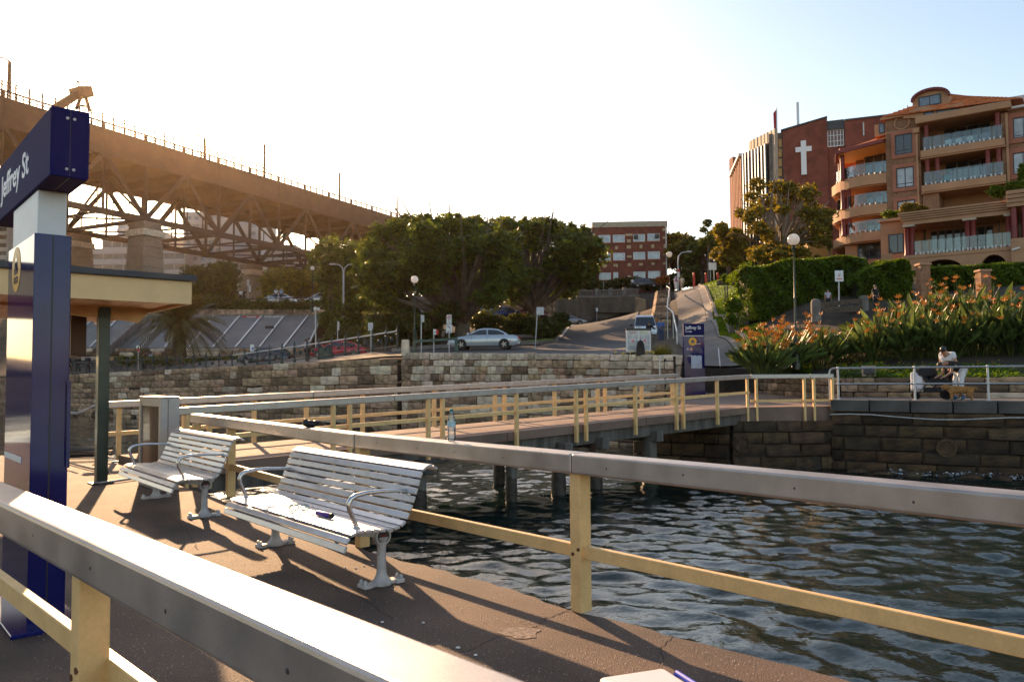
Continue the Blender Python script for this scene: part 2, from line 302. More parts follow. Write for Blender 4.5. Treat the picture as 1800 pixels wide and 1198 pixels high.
# ------------------------------------------------------------------ terrain
A_ = V((6.77, 33, 0)); B_ = V((0.9, 39.0, 0)); C_ = V((-6.25, 46, 0)); D_ = at(120, 657, 71); D_.z = 0
G0, G1, G2, G3 = V((10.6, 35, 0)), V((11.8, 28.6, 0)), V((16.6, 25.7, 0)), V((34, 15, 0))
def zc(py, Yd, px=900): return at(px, py, Yd).z
ctl = [(-120, 80, 2.2), (-60, 76, 2.2), (D_.x, D_.y, 1.9), (-22, 58, 2.2), (C_.x - 1, 47, 2.3), (B_.x, 40, 2.4), (A_.x, 34, 2.3), (2, 43, 2.5),
  (-8, 51, 2.9), (0, 50, 3.1), (-2, 57, 3.6), (-10, 62, 3.7), (4, 62, 4.1), (8, 52, 3.5), (9, 70, 4.6), (8.2, 46, 2.8), (9.6, 57, 3.6), (12.2, 66, 4.3), (3, 72, 5.0), (11.8, 71, 4.9), (10.4, 62, 4.3), (13.2, 73, 5.2), (7, 92, 7.2), (15, 97, 7.6), (-5, 100, 7.9), (8, 108, 8.5), (-12, 106, 8.6), (-2, 115, 8.8), (12, 114, 8.8), (17, 103, 8.3),
  (-2, 123, 13.8), (10, 122, 13.8), (-12, 122, 13.8), (16, 116, 12.8),
  (-6, 70, 5.0), (-14, 75, 5.6), (-6, 84, 7.0), (-18, 64, 3.2), (-26, 70, 3.3), (-36, 76, 3.0), (-14.5, 83, 7.4), (-20.5, 79, 4.0), (-21, 86, 6.3), (-30, 80.5, 4.2), (-30, 86, 6.3), (-45, 81, 4.2), (-45, 86, 6.3), (-20, 95, 9.5), (-45, 95, 9.6), (-32, 95, 9.5), (-30, 106, 11.5), (-60, 100, 10.6), (-16, 106, 11.6), (-45, 106, 11.5), (-40, 130, 14.5), (-60, 165, 18), (-75, 165, 18), (-80, 200, 20), (-50, 220, 22), (0, 160, 17), (20, 180, 20), (0, 260, 26), (-100, 300, 24), (60, 300, 34), (150, 320, 40), (-150, 200, 10), (200, 150, 25), (-250, 350, 20), (250, 400, 40), (0, 480, 40),
  (8.6, 36.5, 1.95), (10.4, 38, 2.0), (9.0, 46, 3.4), (11, 47, 3.6), (11.3, 58, 5.1), (14.3, 58, 5.3), (15.2, 75, 7.8), (18, 75, 8.0), (20.2, 98, 11.9), (24, 102, 12.4), (28, 130, 15.2),
  (13.2, 46, 4.0), (16, 56, 6.0), (19, 69, 8.5), (23.6, 85, 12.1), (30, 100, 14.4), (37, 112, 16), (22, 56, 7.6),
  (11.6, 34, 1.7), (12.3, 29.5, 1.45), (17, 26.6, 1.45), (33, 17, 1.45), (15, 33, 2.3), (22, 30, 2.4), (14, 38, 3.5), (20, 38, 4.2), (27, 33, 4.0), (16.5, 44, 5.6), (23, 44, 6.0), (30, 40, 6.2), (19, 50, 7.2), (27, 50, 7.2), (36, 46, 6.6), (34, 62, 8.6), (44, 55, 8.6), (60, 50, 9.5), (50, 90, 15), (60, 130, 18), (46, 110, 16)]
P = np.array(ctl); XY = P[:, :2]; NN = len(P)
def kern(r): return -r
Kk = kern(np.linalg.norm(XY[:, None] - XY[None], axis=-1)) + 0.0 * np.eye(NN); T = np.c_[np.ones(NN), XY]
wts = np.linalg.solve(np.block([[Kk, T], [T.T, np.zeros((3, 3))]]), np.r_[P[:, 2], 0, 0, 0])
def hN(x, y):
    x = np.asarray(x, float); y = np.asarray(y, float)
    r = np.sqrt((x[..., None] - XY[:, 0]) ** 2 + (y[..., None] - XY[:, 1]) ** 2)
    return kern(r) @ wts[:NN] + wts[NN] + wts[NN + 1] * x + wts[NN + 2] * y
def h(x, y): return float(hN(x, y))
bl = [(V((-330, 95, 0)), V((-.6, 1, 0))), (V((-120, 80, 0)), V((-.5, 1, 0))), (D_, V((-.35, 1, 0))), (C_, V((-.12, 1, 0))), (B_, V((0, 1, 0))), (A_, V((.1, 1, 0))), (V((8.4, 36, 0)), V((.13, 1, 0))), (G0, V((.2, 1, 0))), (G1, V((.42, 1, 0))), (G2, V((.62, 1, 0))), (G3, V((.95, .9, 0))), (V((200, -40, 0)), V((1, .5, 0)))]
cols = []
for (a, da), (b, db) in zip(bl[:-1], bl[1:]):
    k = max(1, min(60, int((b - a).length / 0.9)))
    for i in range(k): cols.append((a.lerp(b, i / k), da.lerp(db, i / k)))
cols.append(bl[-1])
vs = np.concatenate([np.arange(0.12, 30, 0.8), np.arange(30, 100, 1.4), np.arange(100, 200, 5), np.arange(200, 620, 40)])
PX = np.array([[p.x + d.x * v for v in vs] for p, d in cols]); PY = np.array([[p.y + d.y * v for v in vs] for p, d in cols]); PZ = hN(PX, PY)
PX = np.c_[PX[:, :1], PX]; PY = np.c_[PY[:, :1], PY]; PZ = np.c_[np.full((len(PZ), 1), -2.5), PZ]
ny, nx = PX.shape; idx = np.arange(ny * nx).reshape(ny, nx); fq = np.stack([idx[:-1, :-1], idx[:-1, 1:], idx[1:, 1:], idx[1:, :-1]], -1).reshape(-1, 4)[:, ::-1]
tag(grid_mesh('hillside', np.stack([PX, PY, PZ], -1).reshape(-1, 3), fq, soil), kind='structure')
def drape(name, pl, off, mt, parent=None, kind='structure', n=None, thick=0):
    # pl: list of cross pairs (left, right) in plan; strip draped over the hillside
    rows = []
    for (a, b), (c, d) in zip(pl[:-1], pl[1:]):
        k = max(1, int(max((V(c) - V(a)).length, (V(d) - V(b)).length) / 0.7))
        for i in range(k): rows.append((V(a).lerp(V(c), i / k), V(b).lerp(V(d), i / k)))
    rows.append((V(pl[-1][0]), V(pl[-1][1]))); q = n or max(2, int(max((r[1] - r[0]).length for r in rows) / 0.8))
    G = [[r[0].lerp(r[1], j / q) for j in range(q + 1)] for r in rows]
    gx = np.array([[p.x for p in r] for r in G]); gy = np.array([[p.y for p in r] for r in G]); gz = hN(gx, gy) + off
    ii = np.arange(gx.size).reshape(gx.shape); f = np.stack([ii[:-1, :-1], ii[:-1, 1:], ii[1:, 1:], ii[1:, :-1]], -1).reshape(-1, 4)
    o = grid_mesh(name, np.stack([gx, gy, gz], -1).reshape(-1, 3), f, mt); o['kind'] = kind; return o
def g2(px, py, Yd): p = at(px, py, Yd); return (p.x, p.y, 0)
# road up the hill, path, lawn
drape('road', [((-32, 66.5, 0), (-30, 72, 0)), ((-19, 55.5, 0), (-16, 62, 0)), ((-7, 51, 0), (-6, 58, 0)), ((1.5, 47.5, 0), (2, 60, 0)), ((7.6, 47, 0), (3.5, 66, 0)), ((9.5, 58, 0), (3.2, 73, 0)), ((11.5, 74, 0), (4.2, 84, 0)), ((13.8, 86, 0), (4.5, 94, 0)), ((15, 100, 0), (0, 101, 0)), ((9, 112, 0), (-5, 102, 0)), ((-4, 113.5, 0), (-10, 102.5, 0)), ((-25, 113, 0), (-24, 103, 0))], 0.10, road)
pathp = [((8.7, 36.2, 0), (10.7, 36.2, 0)), ((9.6, 46, 0), (11.9, 46, 0)), ((12.0, 58, 0), (14.4, 58, 0)), ((15.7, 75, 0), (18.1, 75, 0)), ((20.1, 98, 0), (22.6, 99, 0)), ((24.0, 115, 0), (26.6, 115, 0))]
drape('footpath', pathp, 0.10, pathm)
def offp(pl, side, d0, d1): # strips beside the path
    return [((p[side][0] + d0, p[side][1], 0), (p[side][0] + d1, p[side][1], 0)) for p in pl]
drape('stone_gutter', offp(pathp, 1, 0.02, 0.62), 0.14, conc)
drape('lawn', [((11.5, 38.5, 0), (12.4, 38.5, 0)), ((12.6, 46, 0), (14.4, 46, 0)), ((15.1, 58, 0), (18.2, 58, 0)), ((18.8, 75, 0), (24.8, 74, 0)), ((23.4, 99, 0), (33, 98, 0)), ((29, 116, 0), (40, 114, 0))], 0.16, grass)
drape('grass_verge', [((-0.5, 62, 0), (-0.6, 65.5, 0)), ((2.0, 63, 0), (1.5, 69, 0)), ((3.8, 67.5, 0), (3.0, 71.5, 0)), ((3.95, 71, 0), (3.7, 71.8, 0))], 0.16, grass)
drape('grass_strip', [((1.8, 42, 0), (1.6, 45, 0)), ((5, 40, 0), (5.2, 46, 0)), ((7.8, 37.5, 0), (8.4, 46, 0))], 0.10, mat('dry_grass', (0.13, 0.11, 0.055), 0.9, var=0.35, scale=1.2, fine=0.4, fscale=20, bump=0.6))
drape('brick_footway', [((-2.0, 73, 0), (2.6, 72.6, 0)), ((1.4, 79, 0), (3.6, 75, 0)), ((2.6, 86, 0), (4.0, 82, 0))], 0.2, mat('pinkish_paver', (0.20, 0.14, 0.11), 0.85, var=0.2, fine=0.2, fscale=12))
m = MB()
pp = [(4.4, 73), (5.6, 80), (6.9, 87), (7.4, 92), (6.8, 97), (4.5, 101)]
for a, b in zip(pp[:-1], pp[1:]):
    for i in range(6):
        p = V((*a, 0)).lerp(V((*b, 0)), i / 6); q = V((*a, 0)).lerp(V((*b, 0)), (i + 1) / 6)
        m.beam((p.x, p.y, h(p.x, p.y) + 0.13), (q.x, q.y, h(q.x, q.y) + 0.13), 0.25, 0.03)
tag(m.build('road_marking', paintline), kind='structure')
def kerb(name, pts, w=0.25, hh=0.14, mt=conc, off=0.2):
    m = MB()
    for a, b in zip(pts[:-1], pts[1:]):
        k = max(1, int((V((*b, 0)) - V((*a, 0))).length / 1.5))
        for i in range(k):
            p = V((*a, 0)).lerp(V((*b, 0)), i / k); q = V((*a, 0)).lerp(V((*b, 0)), (i + 1) / k)
            m.beam((p.x, p.y, h(p.x, p.y) + off), (q.x, q.y, h(q.x, q.y) + off), w, hh * 2)
    return tag(m.build(name, mt), kind='structure')
kerb('kerb', [(-9, 59.5), (-0.6, 62), (2.0, 63), (3.85, 67.3), (4.05, 71)])
kerb('kerb', [(-2.0, 72.8), (2.65, 72.5), (3.7, 75), (4.1, 82)])
kerb('kerb', [(p[1][0] + 0.75, p[1][1]) for p in pathp[:-1]], 0.22, 0.12, conc)
# ------------------------------------------------------------------ stone walls: every block its own part
def block_mesh(name, mt, seed, hard=0.08):
    r = random.Random(seed); bm = bmesh.new(); bmesh.ops.create_cube(bm, size=1.0)
    for v in bm.verts: v.co += V((r.uniform(-1, 1) * 0.03, r.uniform(-1, 1) * 0.10, r.uniform(-1, 1) * 0.04))
    bmesh.ops.bevel(bm, geom=[e for e in bm.edges], offset=hard, segments=1, affect='EDGES')
    me = bpy.data.meshes.new(name); bm.to_mesh(me); bm.free(); me.materials.append(mt); return me
BLK = {mt.name: [block_mesh('stone', mt, 10 + i, R.uniform(0.035, 0.08)) for i in range(6)] for mt in (stone, palestone, seastone)}
def stones(parent, p0, p1, zb, zt0, zt1, rows, lmin, lmax, mt, depth=0.35, pal=None, name='stone', cap=0, nrm=None, skip=None):
    p0, p1 = V(p0), V(p1); d = p1 - p0; Lh = d.length; d = d / Lh; ang = math.atan2(d.y, d.x); loc = parent.location if not parent.parent else parent.parent.location
    n = nrm or V((d.y, -d.x, 0))
    cnt = 0; z = zb; hs = [R.uniform(0.85, 1.2) for _ in range(rows)]; tot = sum(hs)
    for r in range(rows):
        x = -R.uniform(0, lmin) ; f0 = sum(hs[:r]) / tot; f1 = sum(hs[:r + 1]) / tot
        while x < Lh:
            l = R.uniform(lmin, lmax); x0 = max(0, x); x1 = min(Lh, x + l); x += l
            if x1 - x0 < 0.08: continue
            xm = (x0 + x1) / 2; zt = zt0 + (zt1 - zt0) * xm / Lh; za = zb + (zt - zb) * f0; zz = zb + (zt - zb) * f1
            mm = pal(xm / Lh, r / rows) if pal else mt
            if skip and skip(xm / Lh, (za + zz) / 2): continue
            o = bpy.data.objects.new(name, R.choice(BLK[mm.name])); C.objects.link(o); o.parent = parent
            g = 0.018; dd = depth * R.uniform(0.92, 1.12)
            c = p0 + d * xm + n * (0.0 + (dd - depth) * 0.5 + R.uniform(-.012, .012)); hh = zz - za
            o.location = V((c.x, c.y, (za + zz) / 2)) - loc; o.rotation_euler = (R.uniform(-.012, .012), R.uniform(-.012, .012), ang)
            o.scale = (x1 - x0 - g, dd, hh - g); cnt += 1
    return cnt
def backing(parent, p0, p1, zb, zt0, zt1, depth, inset=0.06, mt=mortar, name='mortar_core', thick=0.5):
    p0, p1 = V(p0), V(p1); d = (p1 - p0).normalized(); n = V((d.y, -d.x, 0)); f = n * (depth / 2 - inset); k = f - n * thick
    m = MB(); lo = [p0 + f, p1 + f, p1 + k, p0 + k]; zz = [zt0, zt1, zt1, zt0]
    m.hexa([V((p.x, p.y, zb)) for p in lo] + [V((p.x, p.y, z)) for p, z in zip(lo, zz)]); return m.build(name, mt, parent)
t = thing('retaining_wall', 'sandstone harbour wall of pale and brown blocks below the silver sedan', 'stone wall', (0, 40, WATER))
def pal1(x, r): return palestone if (r > 0.48 and R.random() < 0.30 + 0.5 * x) or (r > 0.85) else stone
for p, q, za, zb_ in ((C_, B_, 3.05, 2.75), (B_, A_, 2.75, 2.45)):
    d = (q - p).normalized(); n = V((d.y, -d.x, 0))
    stones(t, p, q, WATER - 0.3, 0.7, 0.6, 5, 0.9, 1.7, stone, 0.42, pal1)
    stones(t, p, q, 0.65, za, zb_, 6, 0.36, 1.05, stone, 0.42, lambda x, r: pal1(x, .5 + r / 2))
    backing(t, p, q, WATER - 0.5, za - 0.06, zb_ - 0.06, 0.42)
# short return of the wall at its right end and the wall below the landing
stones(t, A_, A_ + V((0.5, 2.6, 0)), 0.3, 2.45, 2.5, 5, 0.5, 0.9, palestone, 0.42, nrm=V((0.98, -0.19, 0)))
backing(t, A_ + V((-.02, .02, 0)), A_ + V((0.5, 2.6, 0)), -1, 2.3, 2.35, 0.3, 0.1)
t = thing('retaining_wall', 'long dark sandstone sea wall under the green iron fence', 'stone wall', (-22, 58, WATER))
CL = C_ + V((-0.25, 0.1, 0))
stones(t, D_, CL, WATER - 0.2, 2.15, 2.75, 9, 0.75, 1.9, stone, 0.5, lambda x, r: stone if R.random() < 0.86 else palestone)
backing(t, D_, CL, WATER - 0.5, 2.05, 2.62, 0.5)
m = MB(); m.hexa([V((-330, 95, -3)), V((-120, 80, -3)), V((-120, 81, -3)), V((-330, 96, -3)), V((-330, 95, 2.2)), V((-120, 80, 2.2)), V((-120, 81, 2.2)), V((-330, 96, 2.2))])
m.hexa([V((-120, 80, -3)), D_ + V((0, 0, -3)), D_ + V((0, 1, -3)), V((-120, 81, -3)), V((-120, 80, 2.2)), D_ + V((0, 0, 1.9)), D_ + V((0, 1, 1.9)), V((-120, 81, 2.2))])
tag(m.build('sea_wall', stone), 'plain dark stone sea wall running away at the far left', 'stone wall')
# ------------------------------------------------------------------ landing, promenade, right sea wall
LQ = V((10.25, 25.5, 0)); Q1 = at(1461, 701, 25.5); Q2 = at(1800, 711, 23.0); PZ0 = 0.78
dq = (U(Q2, 0) - U(Q1, 0)).normalized(); Q3 = U(Q1, 0) + dq * 24; Q1 = U(Q1, 0)
m = MB()
def slab(m, pts, ztop, th):
    m.prism([V((p.x, p.y, ztop if not hasattr(p, 'h') else 0)) for p in pts], (0, 0, -th), (0, 0, 0))
def zslab(name, pts, th, mt):   # pts with own top z
    n = len(pts); m = MB(); vs = [(p[0], p[1], p[2] - th) for p in pts] + [tuple(p) for p in pts]
    m.add(vs, [tuple(reversed(range(n))), tuple(range(n, 2 * n))] + [(i, (i + 1) % n, n + (i + 1) % n, n + i) for i in range(n)])
    return tag(m.build(name, mt), kind='structure')
zslab('landing', [(N1.x - .3, N1.y - .1, .56), (LQ.x + .1, 25.5, .58), (11.5, 29.4, .66), (10.8, 36.1, .85), (8.2, 36.1, .85), (A_.x, A_.y - .3, .75), (F1.x + .1, F1.y + .1, .57)], 0.5, gdeck)
pn = V((-dq.y, dq.x, 0))
zslab('promenade', [(*(Q1 + dq * 0.02 + pn * 0.23)[:2], PZ0), (*(Q3 + pn * 0.23)[:2], PZ0), (G3.x + 1, G3.y, PZ0), (G2.x, G2.y + .1, PZ0), (G1.x, G1.y + .1, PZ0), (G1.x - .25, G1.y, PZ0)], 0.4, conc)
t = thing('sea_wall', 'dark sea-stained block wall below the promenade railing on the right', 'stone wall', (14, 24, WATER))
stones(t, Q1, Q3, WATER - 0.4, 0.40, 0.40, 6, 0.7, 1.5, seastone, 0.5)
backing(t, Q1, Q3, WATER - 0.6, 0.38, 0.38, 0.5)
x = 0
cmesh = None
mc = MB(); mc.box((0, 0, 0), (1.10, 0.52, 0.36)); cmesh = mc.build('coping_stone', darkconc, None, 0.02)
first = True
while x < 23:
    o = cmesh if first else cmesh.copy()
    if not first: C.objects.link(o)
    first = False; c = Q1 + dq * (x + 0.56) - pn * 0.03; o.parent = t; o.location = V((c.x, c.y, PZ0 - 0.18 + R.uniform(-.008, .008))) - t.location; o.rotation_euler = (0, 0, math.atan2(dq.y, dq.x) + R.uniform(-.006, .006)); x += 1.135
for xx, zz in ((3.2, -0.62), (7.6, -0.75)):       # outfall pipes with collars
    m = MB(); c = Q1 + dq * xx - pn * 0.0; M = Mx.Rotation(math.pi / 2, 3, 'X')
    m.lathe([(0.0, 0.255), (0.2, 0.255), (0.2, 0.30), (0.27, 0.30), (0.29, 0.26), (0.29, -0.2)], (c.x, c.y, zz), 18, 0, Mx.Rotation(math.atan2(dq.y, dq.x), 3, 'Z') @ M)
    m.build('outfall_pipe', seastone, t)
m = MB(); pts = [Q1 + dq * i * 0.6 - pn * 0.37 + V((0, 0, PZ0 - 0.45 + 0.05 * math.sin(i * 0.9) - 0.06 * min(i, 3) / 3)) for i in range(30)]
m.tube(pts, 0.018, 6); m.build('water_pipe', legm, t)
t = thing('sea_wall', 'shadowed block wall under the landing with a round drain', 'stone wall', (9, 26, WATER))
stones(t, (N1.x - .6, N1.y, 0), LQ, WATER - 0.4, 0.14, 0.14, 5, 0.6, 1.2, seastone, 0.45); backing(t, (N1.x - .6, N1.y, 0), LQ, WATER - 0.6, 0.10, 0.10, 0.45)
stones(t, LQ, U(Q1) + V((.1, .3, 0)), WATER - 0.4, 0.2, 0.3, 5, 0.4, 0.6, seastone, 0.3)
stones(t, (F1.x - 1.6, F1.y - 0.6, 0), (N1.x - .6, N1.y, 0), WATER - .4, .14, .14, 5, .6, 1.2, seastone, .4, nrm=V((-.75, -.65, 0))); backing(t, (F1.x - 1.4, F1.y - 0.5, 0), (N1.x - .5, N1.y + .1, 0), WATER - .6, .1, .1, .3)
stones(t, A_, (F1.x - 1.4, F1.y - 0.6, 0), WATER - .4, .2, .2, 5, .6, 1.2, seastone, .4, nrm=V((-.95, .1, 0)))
m = MB(); c = at(1303, 780, 25.3); m.lathe([(0, .02), (0.22, 0.02), (0.22, 0.06), (0.29, 0.06), (0.31, -.2)], c, 18, 0, Mx.Rotation(math.pi / 2, 3, 'X')); m.build('outfall_pipe', seastone, t)
# rocks and foam at the foot of the sea wall
rk = [(1480 + i * 27 + R.uniform(-8, 8), R.uniform(0.1, 0.9)) for i in range(13)]
for i, (px, k) in enumerate(rk):
    c = Q1 + dq * (.8 + .75 * i) - pn * (.5 + k * .5); m = MB(); m.ball((0, 0, 0), (R.uniform(.25, .45), R.uniform(.2, .3), R.uniform(.10, .2)), 9, 6)
    m.v = [tuple(V(v) * R.uniform(.8, 1.15)) for v in m.v]; o = m.build('rock', seastone); o.location = (c.x, c.y, WATER - 0.02)
    tag(o, 'low dark wet rock at the foot of the promenade sea wall', 'rock', 'rocks along the foot of the sea wall')
for i in range(16):
    px = R.uniform(125, 640); yy = 71 + (46 - 71) * (px - 120) / 590 * 1.15; c = at(px, 700, max(44, yy) - 0.8); m = MB(); m.ball((0, 0, 0), (R.uniform(.5, 1.1), R.uniform(.5, .9), R.uniform(.35, .6)), 9, 6)
    m.v = [tuple(V(v) * R.uniform(.8, 1.15)) for v in m.v]; o = m.build('rock', seastone); o.location = (c.x, c.y, WATER)
    tag(o, 'tumbled brown rock at the foot of the long left sea wall', 'rock', 'rocks along the left sea wall')
foam = mat('sea_foam', (0.75, 0.77, 0.78), 0.7, var=0.1)
pf = []
for k in range(900):
    a = R.random(); c = Q1 + dq * (1.6 + 9.5 * a) - pn * (.75 + .25 * math.sin(a * 19) + R.gauss(0, .10)); s = R.uniform(.012, .05); z = WATER + abs(R.gauss(0, .055)) + .02
    an = R.uniform(0, 3); dx, dy = s * math.cos(an), s * math.sin(an); pf.append([(c.x - dx, c.y - dy, z), (c.x + dy, c.y - dx, z + R.uniform(-.02, .03)), (c.x + dx, c.y + dy, z), (c.x - dy, c.y + dx, z + R.uniform(-.02, .02))])
tag(quads('sea_foam', np.array(pf), foam), kind='stuff')
# low garden wall behind the promenade
t = thing('garden_wall', 'low brown block wall in front of the flower bank', 'stone wall', (14, 28, PZ0))
Gs = [V((10.75, 35.2, 0)), G1, G2, G3]
for a, b, z0, z1 in ((Gs[0], G1, .8, PZ0), (G1, G2, PZ0, PZ0), (G2, G3, PZ0, PZ0)):
    stones(t, a, b, PZ0 - 0.1, 1.62 if a is Gs[0] else 1.46, 1.46, 3, 0.6, 1.25, stone, 0.3, lambda x, r: palestone if R.random() < .12 and a is not Gs[0] else stone); backing(t, a, b, 0.4, 1.5 if a is Gs[0] else 1.36, 1.36, 0.3)
# steps from the landing to the path
t = thing('steps', 'six concrete steps climbing from the landing to the path', 'steps', (9.6, 36, .85))
for i in range(6):
    m = MB(); z = 0.85 + 0.175 * (i + 1); m.hexa([V((8.1, 36.0 + .34 * i, .3)), V((10.75, 36.0 + .34 * i, .3)), V((10.75, 36.34 + .34 * i, .3)), V((8.1, 36.34 + .34 * i, .3)), V((8.1, 36.0 + .34 * i, z)), V((10.75, 36.0 + .34 * i, z)), V((10.75, 36.34 + .34 * i, z)), V((8.1, 36.34 + .34 * i, z))])
    m.build('step', darkconc, t, 0.015)
# ------------------------------------------------------------------ fences of the wharf and the gangway
def frame(o, x, n):   # matrix: local x -> x, y -> up, z -> n
    z = V((0, 0, 1)); x = V(x).normalized(); n = V(n).normalized(); return Mx(((x.x, z.x, n.x, o[0]), (x.y, z.y, n.y, o[1]), (x.z, z.z, n.z, o[2]), (0, 0, 0, 1)))
def fence(t, line, posts, rail_z, mid_z, pw=0.10, pd=0.09, cap_w=0.175, cap_h=0.135, zoff=(0, 0), side=0.0, drop=0.0, cuts=None, mid=True, mw=0.045, mh=0.085, midn=0.0, joint=4.2, rivets=False):
    # line: plan polyline (V); posts: plan points; heights follow zoff (z0 at the first point, z1 at the last)
    tot = sum((b - a).length for a, b in zip(line[:-1], line[1:]))
    def zat(p):
        f = (p - line[0]).length / max(tot, .01); return zoff[0] + (zoff[1] - zoff[0]) * f
    for a, b in zip(line[:-1], line[1:]):
        k = max(1, round((b - a).length / joint)); d = (b - a).normalized(); n = V((d.y, -d.x, 0))
        for i in range(k):
            p = a.lerp(b, i / k) + d * 0.002; q = a.lerp(b, (i + 1) / k) - d * 0.002
            m = MB(); m.beam(U(p, zat(p) + rail_z - cap_h / 2), U(q, zat(q) + rail_z - cap_h / 2), cap_w, cap_h)
            m.build('top_rail', alu, t, 0.016, 3)
        if mid:
            m = MB(); o = n * midn; m.beam(U(a + o, zat(a) + mid_z), U(b + o, zat(b) + mid_z), mw, mh); m.build('mid_rail', cream, t, 0.004, 1)
    if rivets:
        for a, b in zip(line[:-1], line[1:]):
            d = (b - a).normalized(); n = V((d.y, -d.x, 0)); L_ = (b - a).length; k = int(L_ / .62)
            n = n if n.dot(U(EYE, 0) - a) > 0 else -n
            for i in range(k):
                p = a + d * (i + .5 + R.uniform(-.15, .15)) * .62 + n * (cap_w / 2 - .001); m = MB(); m.lathe([(.0065, 0), (.0065, .002), (0, .003)], U(p, zat(p) + rail_z - cap_h * R.uniform(.45, .6)), 8, 0, frame((0, 0, 0), d, n).to_3x3()); m.build('rivet', darkgrey, t)
    for p in posts:
        s = min(range(len(line) - 1), key=lambda i: ((line[i] + line[i + 1]) / 2 - p).length); d = (line[s + 1] - line[s]).normalized(); n = V((d.y, -d.x, 0))
        c = p + n * side; m = MB(); z = zat(p)
        m.beam(U(c, z - drop), U(c, z + rail_z - cap_h + 0.004), pw, pd, up=d)
        post = m.build('post', cream, t, 0.006, 2)
        m = MB()
        for zz in (mid_z - .015, mid_z + .02): m.lathe([(0.012, -0.008), (0.012, 0.008), (0.006, 0.012)], U(c + n * (pd / 2 + .004) + d * (0.03 if zz > mid_z else -.02), z + zz), 8, 0, Mx.Rotation(math.pi / 2, 3, n.cross(V((0, 0, 1)))))
        if (p - U(EYE, 0)).length < 9: m.build('bolt', rust, post)
f1 = [on(405, 872), on(637, 960), on(1022, 1073)]
f1 = [U(p, 0) for p in f1]; ld_ = (f1[2] - f1[1]).normalized()
t = thing('wharf_fence', 'cream post fence with grey metal cap behind the silver benches', 'fence', f1[2])
ext = f1[0] + (f1[0] - f1[1]).normalized() * 1.75
fence(t, [ext, f1[0], f1[1], f1[2], f1[2] + ld_ * 4.3], [f1[0] + VD * 1.3, *f1, f1[2] + ld_ * 2.86], 1.045, 0.395, pw=0.105, pd=0.095, midn=0.0, rivets=True)
e = f1[2] + ld_ * 2.86
for s in (-1, 1): m = MB(); m.prism([U(e + ld_ * s * .05, .905), U(e + ld_ * s * .05, .80), U(e + ld_ * s * .10, .885), U(e + ld_ * s * .24, .905)], UD * -.01, UD * .01); m.build('bracket', cream, t)
# foreground fence, close to the lens
ra, rb = on(258, 968, 1.05), on(648, 1130, 1.05); d2 = U(rb - ra, 0).normalized(); ra = U(ra, 0)
t = thing('wharf_fence', 'near cream fence with a broad sun-bleached metal cap in the foreground', 'fence', U(ra, 0))
pA = U(on(187, 925, 1.05), 0); n2 = V((d2.y, -d2.x, 0))
pA = ra + d2 * ((pA - ra).dot(d2))
fence(t, [pA - d2 * 5.6, pA + d2 * 3.3], [pA - d2 * 2.75, pA, pA + d2 * 2.72], 1.05, 0.575, pw=0.10, pd=0.085, cap_w=0.172, midn=-0.062, joint=20, rivets=True)
# gangway
zN0, zN1 = 0.03, 0.56
t = thing('gangway', 'long sloping gangway with worn pinkish topping on dark timber beams', 'gangway', (0, 20, 0))
def gp(a, b, f, z=0): p = a.lerp(b, f); return V((p.x, p.y, zN0 + (zN1 - zN0) * f + z))
Fs = F0 + UD * 0.02
for i in range(7):
    m = MB(); f0, f1_ = i / 7 + .0006, (i + 1) / 7 - .0006
    m.hexa([gp(N0, N1, f0, -.2), gp(N0, N1, f1_, -.2), gp(Fs, F1, f1_, -.2), gp(Fs, F1, f0, -.2), gp(N0, N1, f0, .012), gp(N0, N1, f1_, .012), gp(Fs, F1, f1_, .012), gp(Fs, F1, f0, .012)])
    m.build('deck_slab', gdeck, t)
PP = V((-.65, .76, 0))
for k in (0.22, 1.5, 2.9):
    m = MB(); a, b = N0 + PP * k, N1 + PP * k; m.beam(U(a, zN0 - .37), U(b, zN1 - .37), 0.2, 0.33); m.build('beam', timber, t, .02, 1)
t = thing('gangway_fence', 'nearer of the two gangway fences, cream posts under a shaded grey cap', 'fence', (N0.x, N0.y, 0))
def fx(a, b, px):     # point of the plan line a-b seen at column px
    lo, hi = -.3, 1.4
    for _ in range(40):
        mid = (lo + hi) / 2; p = a.lerp(b, mid); q = cam_rot.transposed() @ (V((p.x, p.y, .6)) - EYE); x = 900 + F * q.x / -q.z
        if x < px: lo = mid
        else: hi = mid
    return a.lerp(b, lo)
fence(t, [fx(N0, N1, 309), N1 + V((0, 0, 0))], [fx(N0, N1, p) for p in (326, 366, 583, 612, 750, 775, 905, 1010, 1027, 1114, 1186, 1198, 1258)], 1.045, .47, zoff=(zN0, zN1), side=0.06, drop=.42, pw=.10, pd=.07, cap_w=.17)
fence(t, [N1 + V((.05, 0, 0)), V((LQ.x - .75, 25.5, 0)), LQ], [V((x, 25.5, 0)) for x in (fx(N1, LQ, 1312).x + .02, fx(N1, LQ, 1329).x, fx(N1, LQ, 1413).x, fx(N1, LQ, 1430).x, LQ.x - .05)], 1.045, .2, zoff=(zN1, zN1), side=.06, drop=.5, pw=.12, pd=.07, cap_w=.17)
t = thing('gangway_fence', 'farther gangway fence, cream posts with a sunlit brownish cap', 'fence', (F0.x, F0.y, 0))
fence(t, [F0 - UD * .35, F1], [fx(F0, F1, p) for p in (210, 250, 325, 448, 540, 639, 765, 872, 889, 977, 1053, 1066, 1130, 1184)], 1.10, .44, zoff=(zN0, zN1), side=-.05, drop=.1, pw=.11, pd=.08, cap_w=.19)
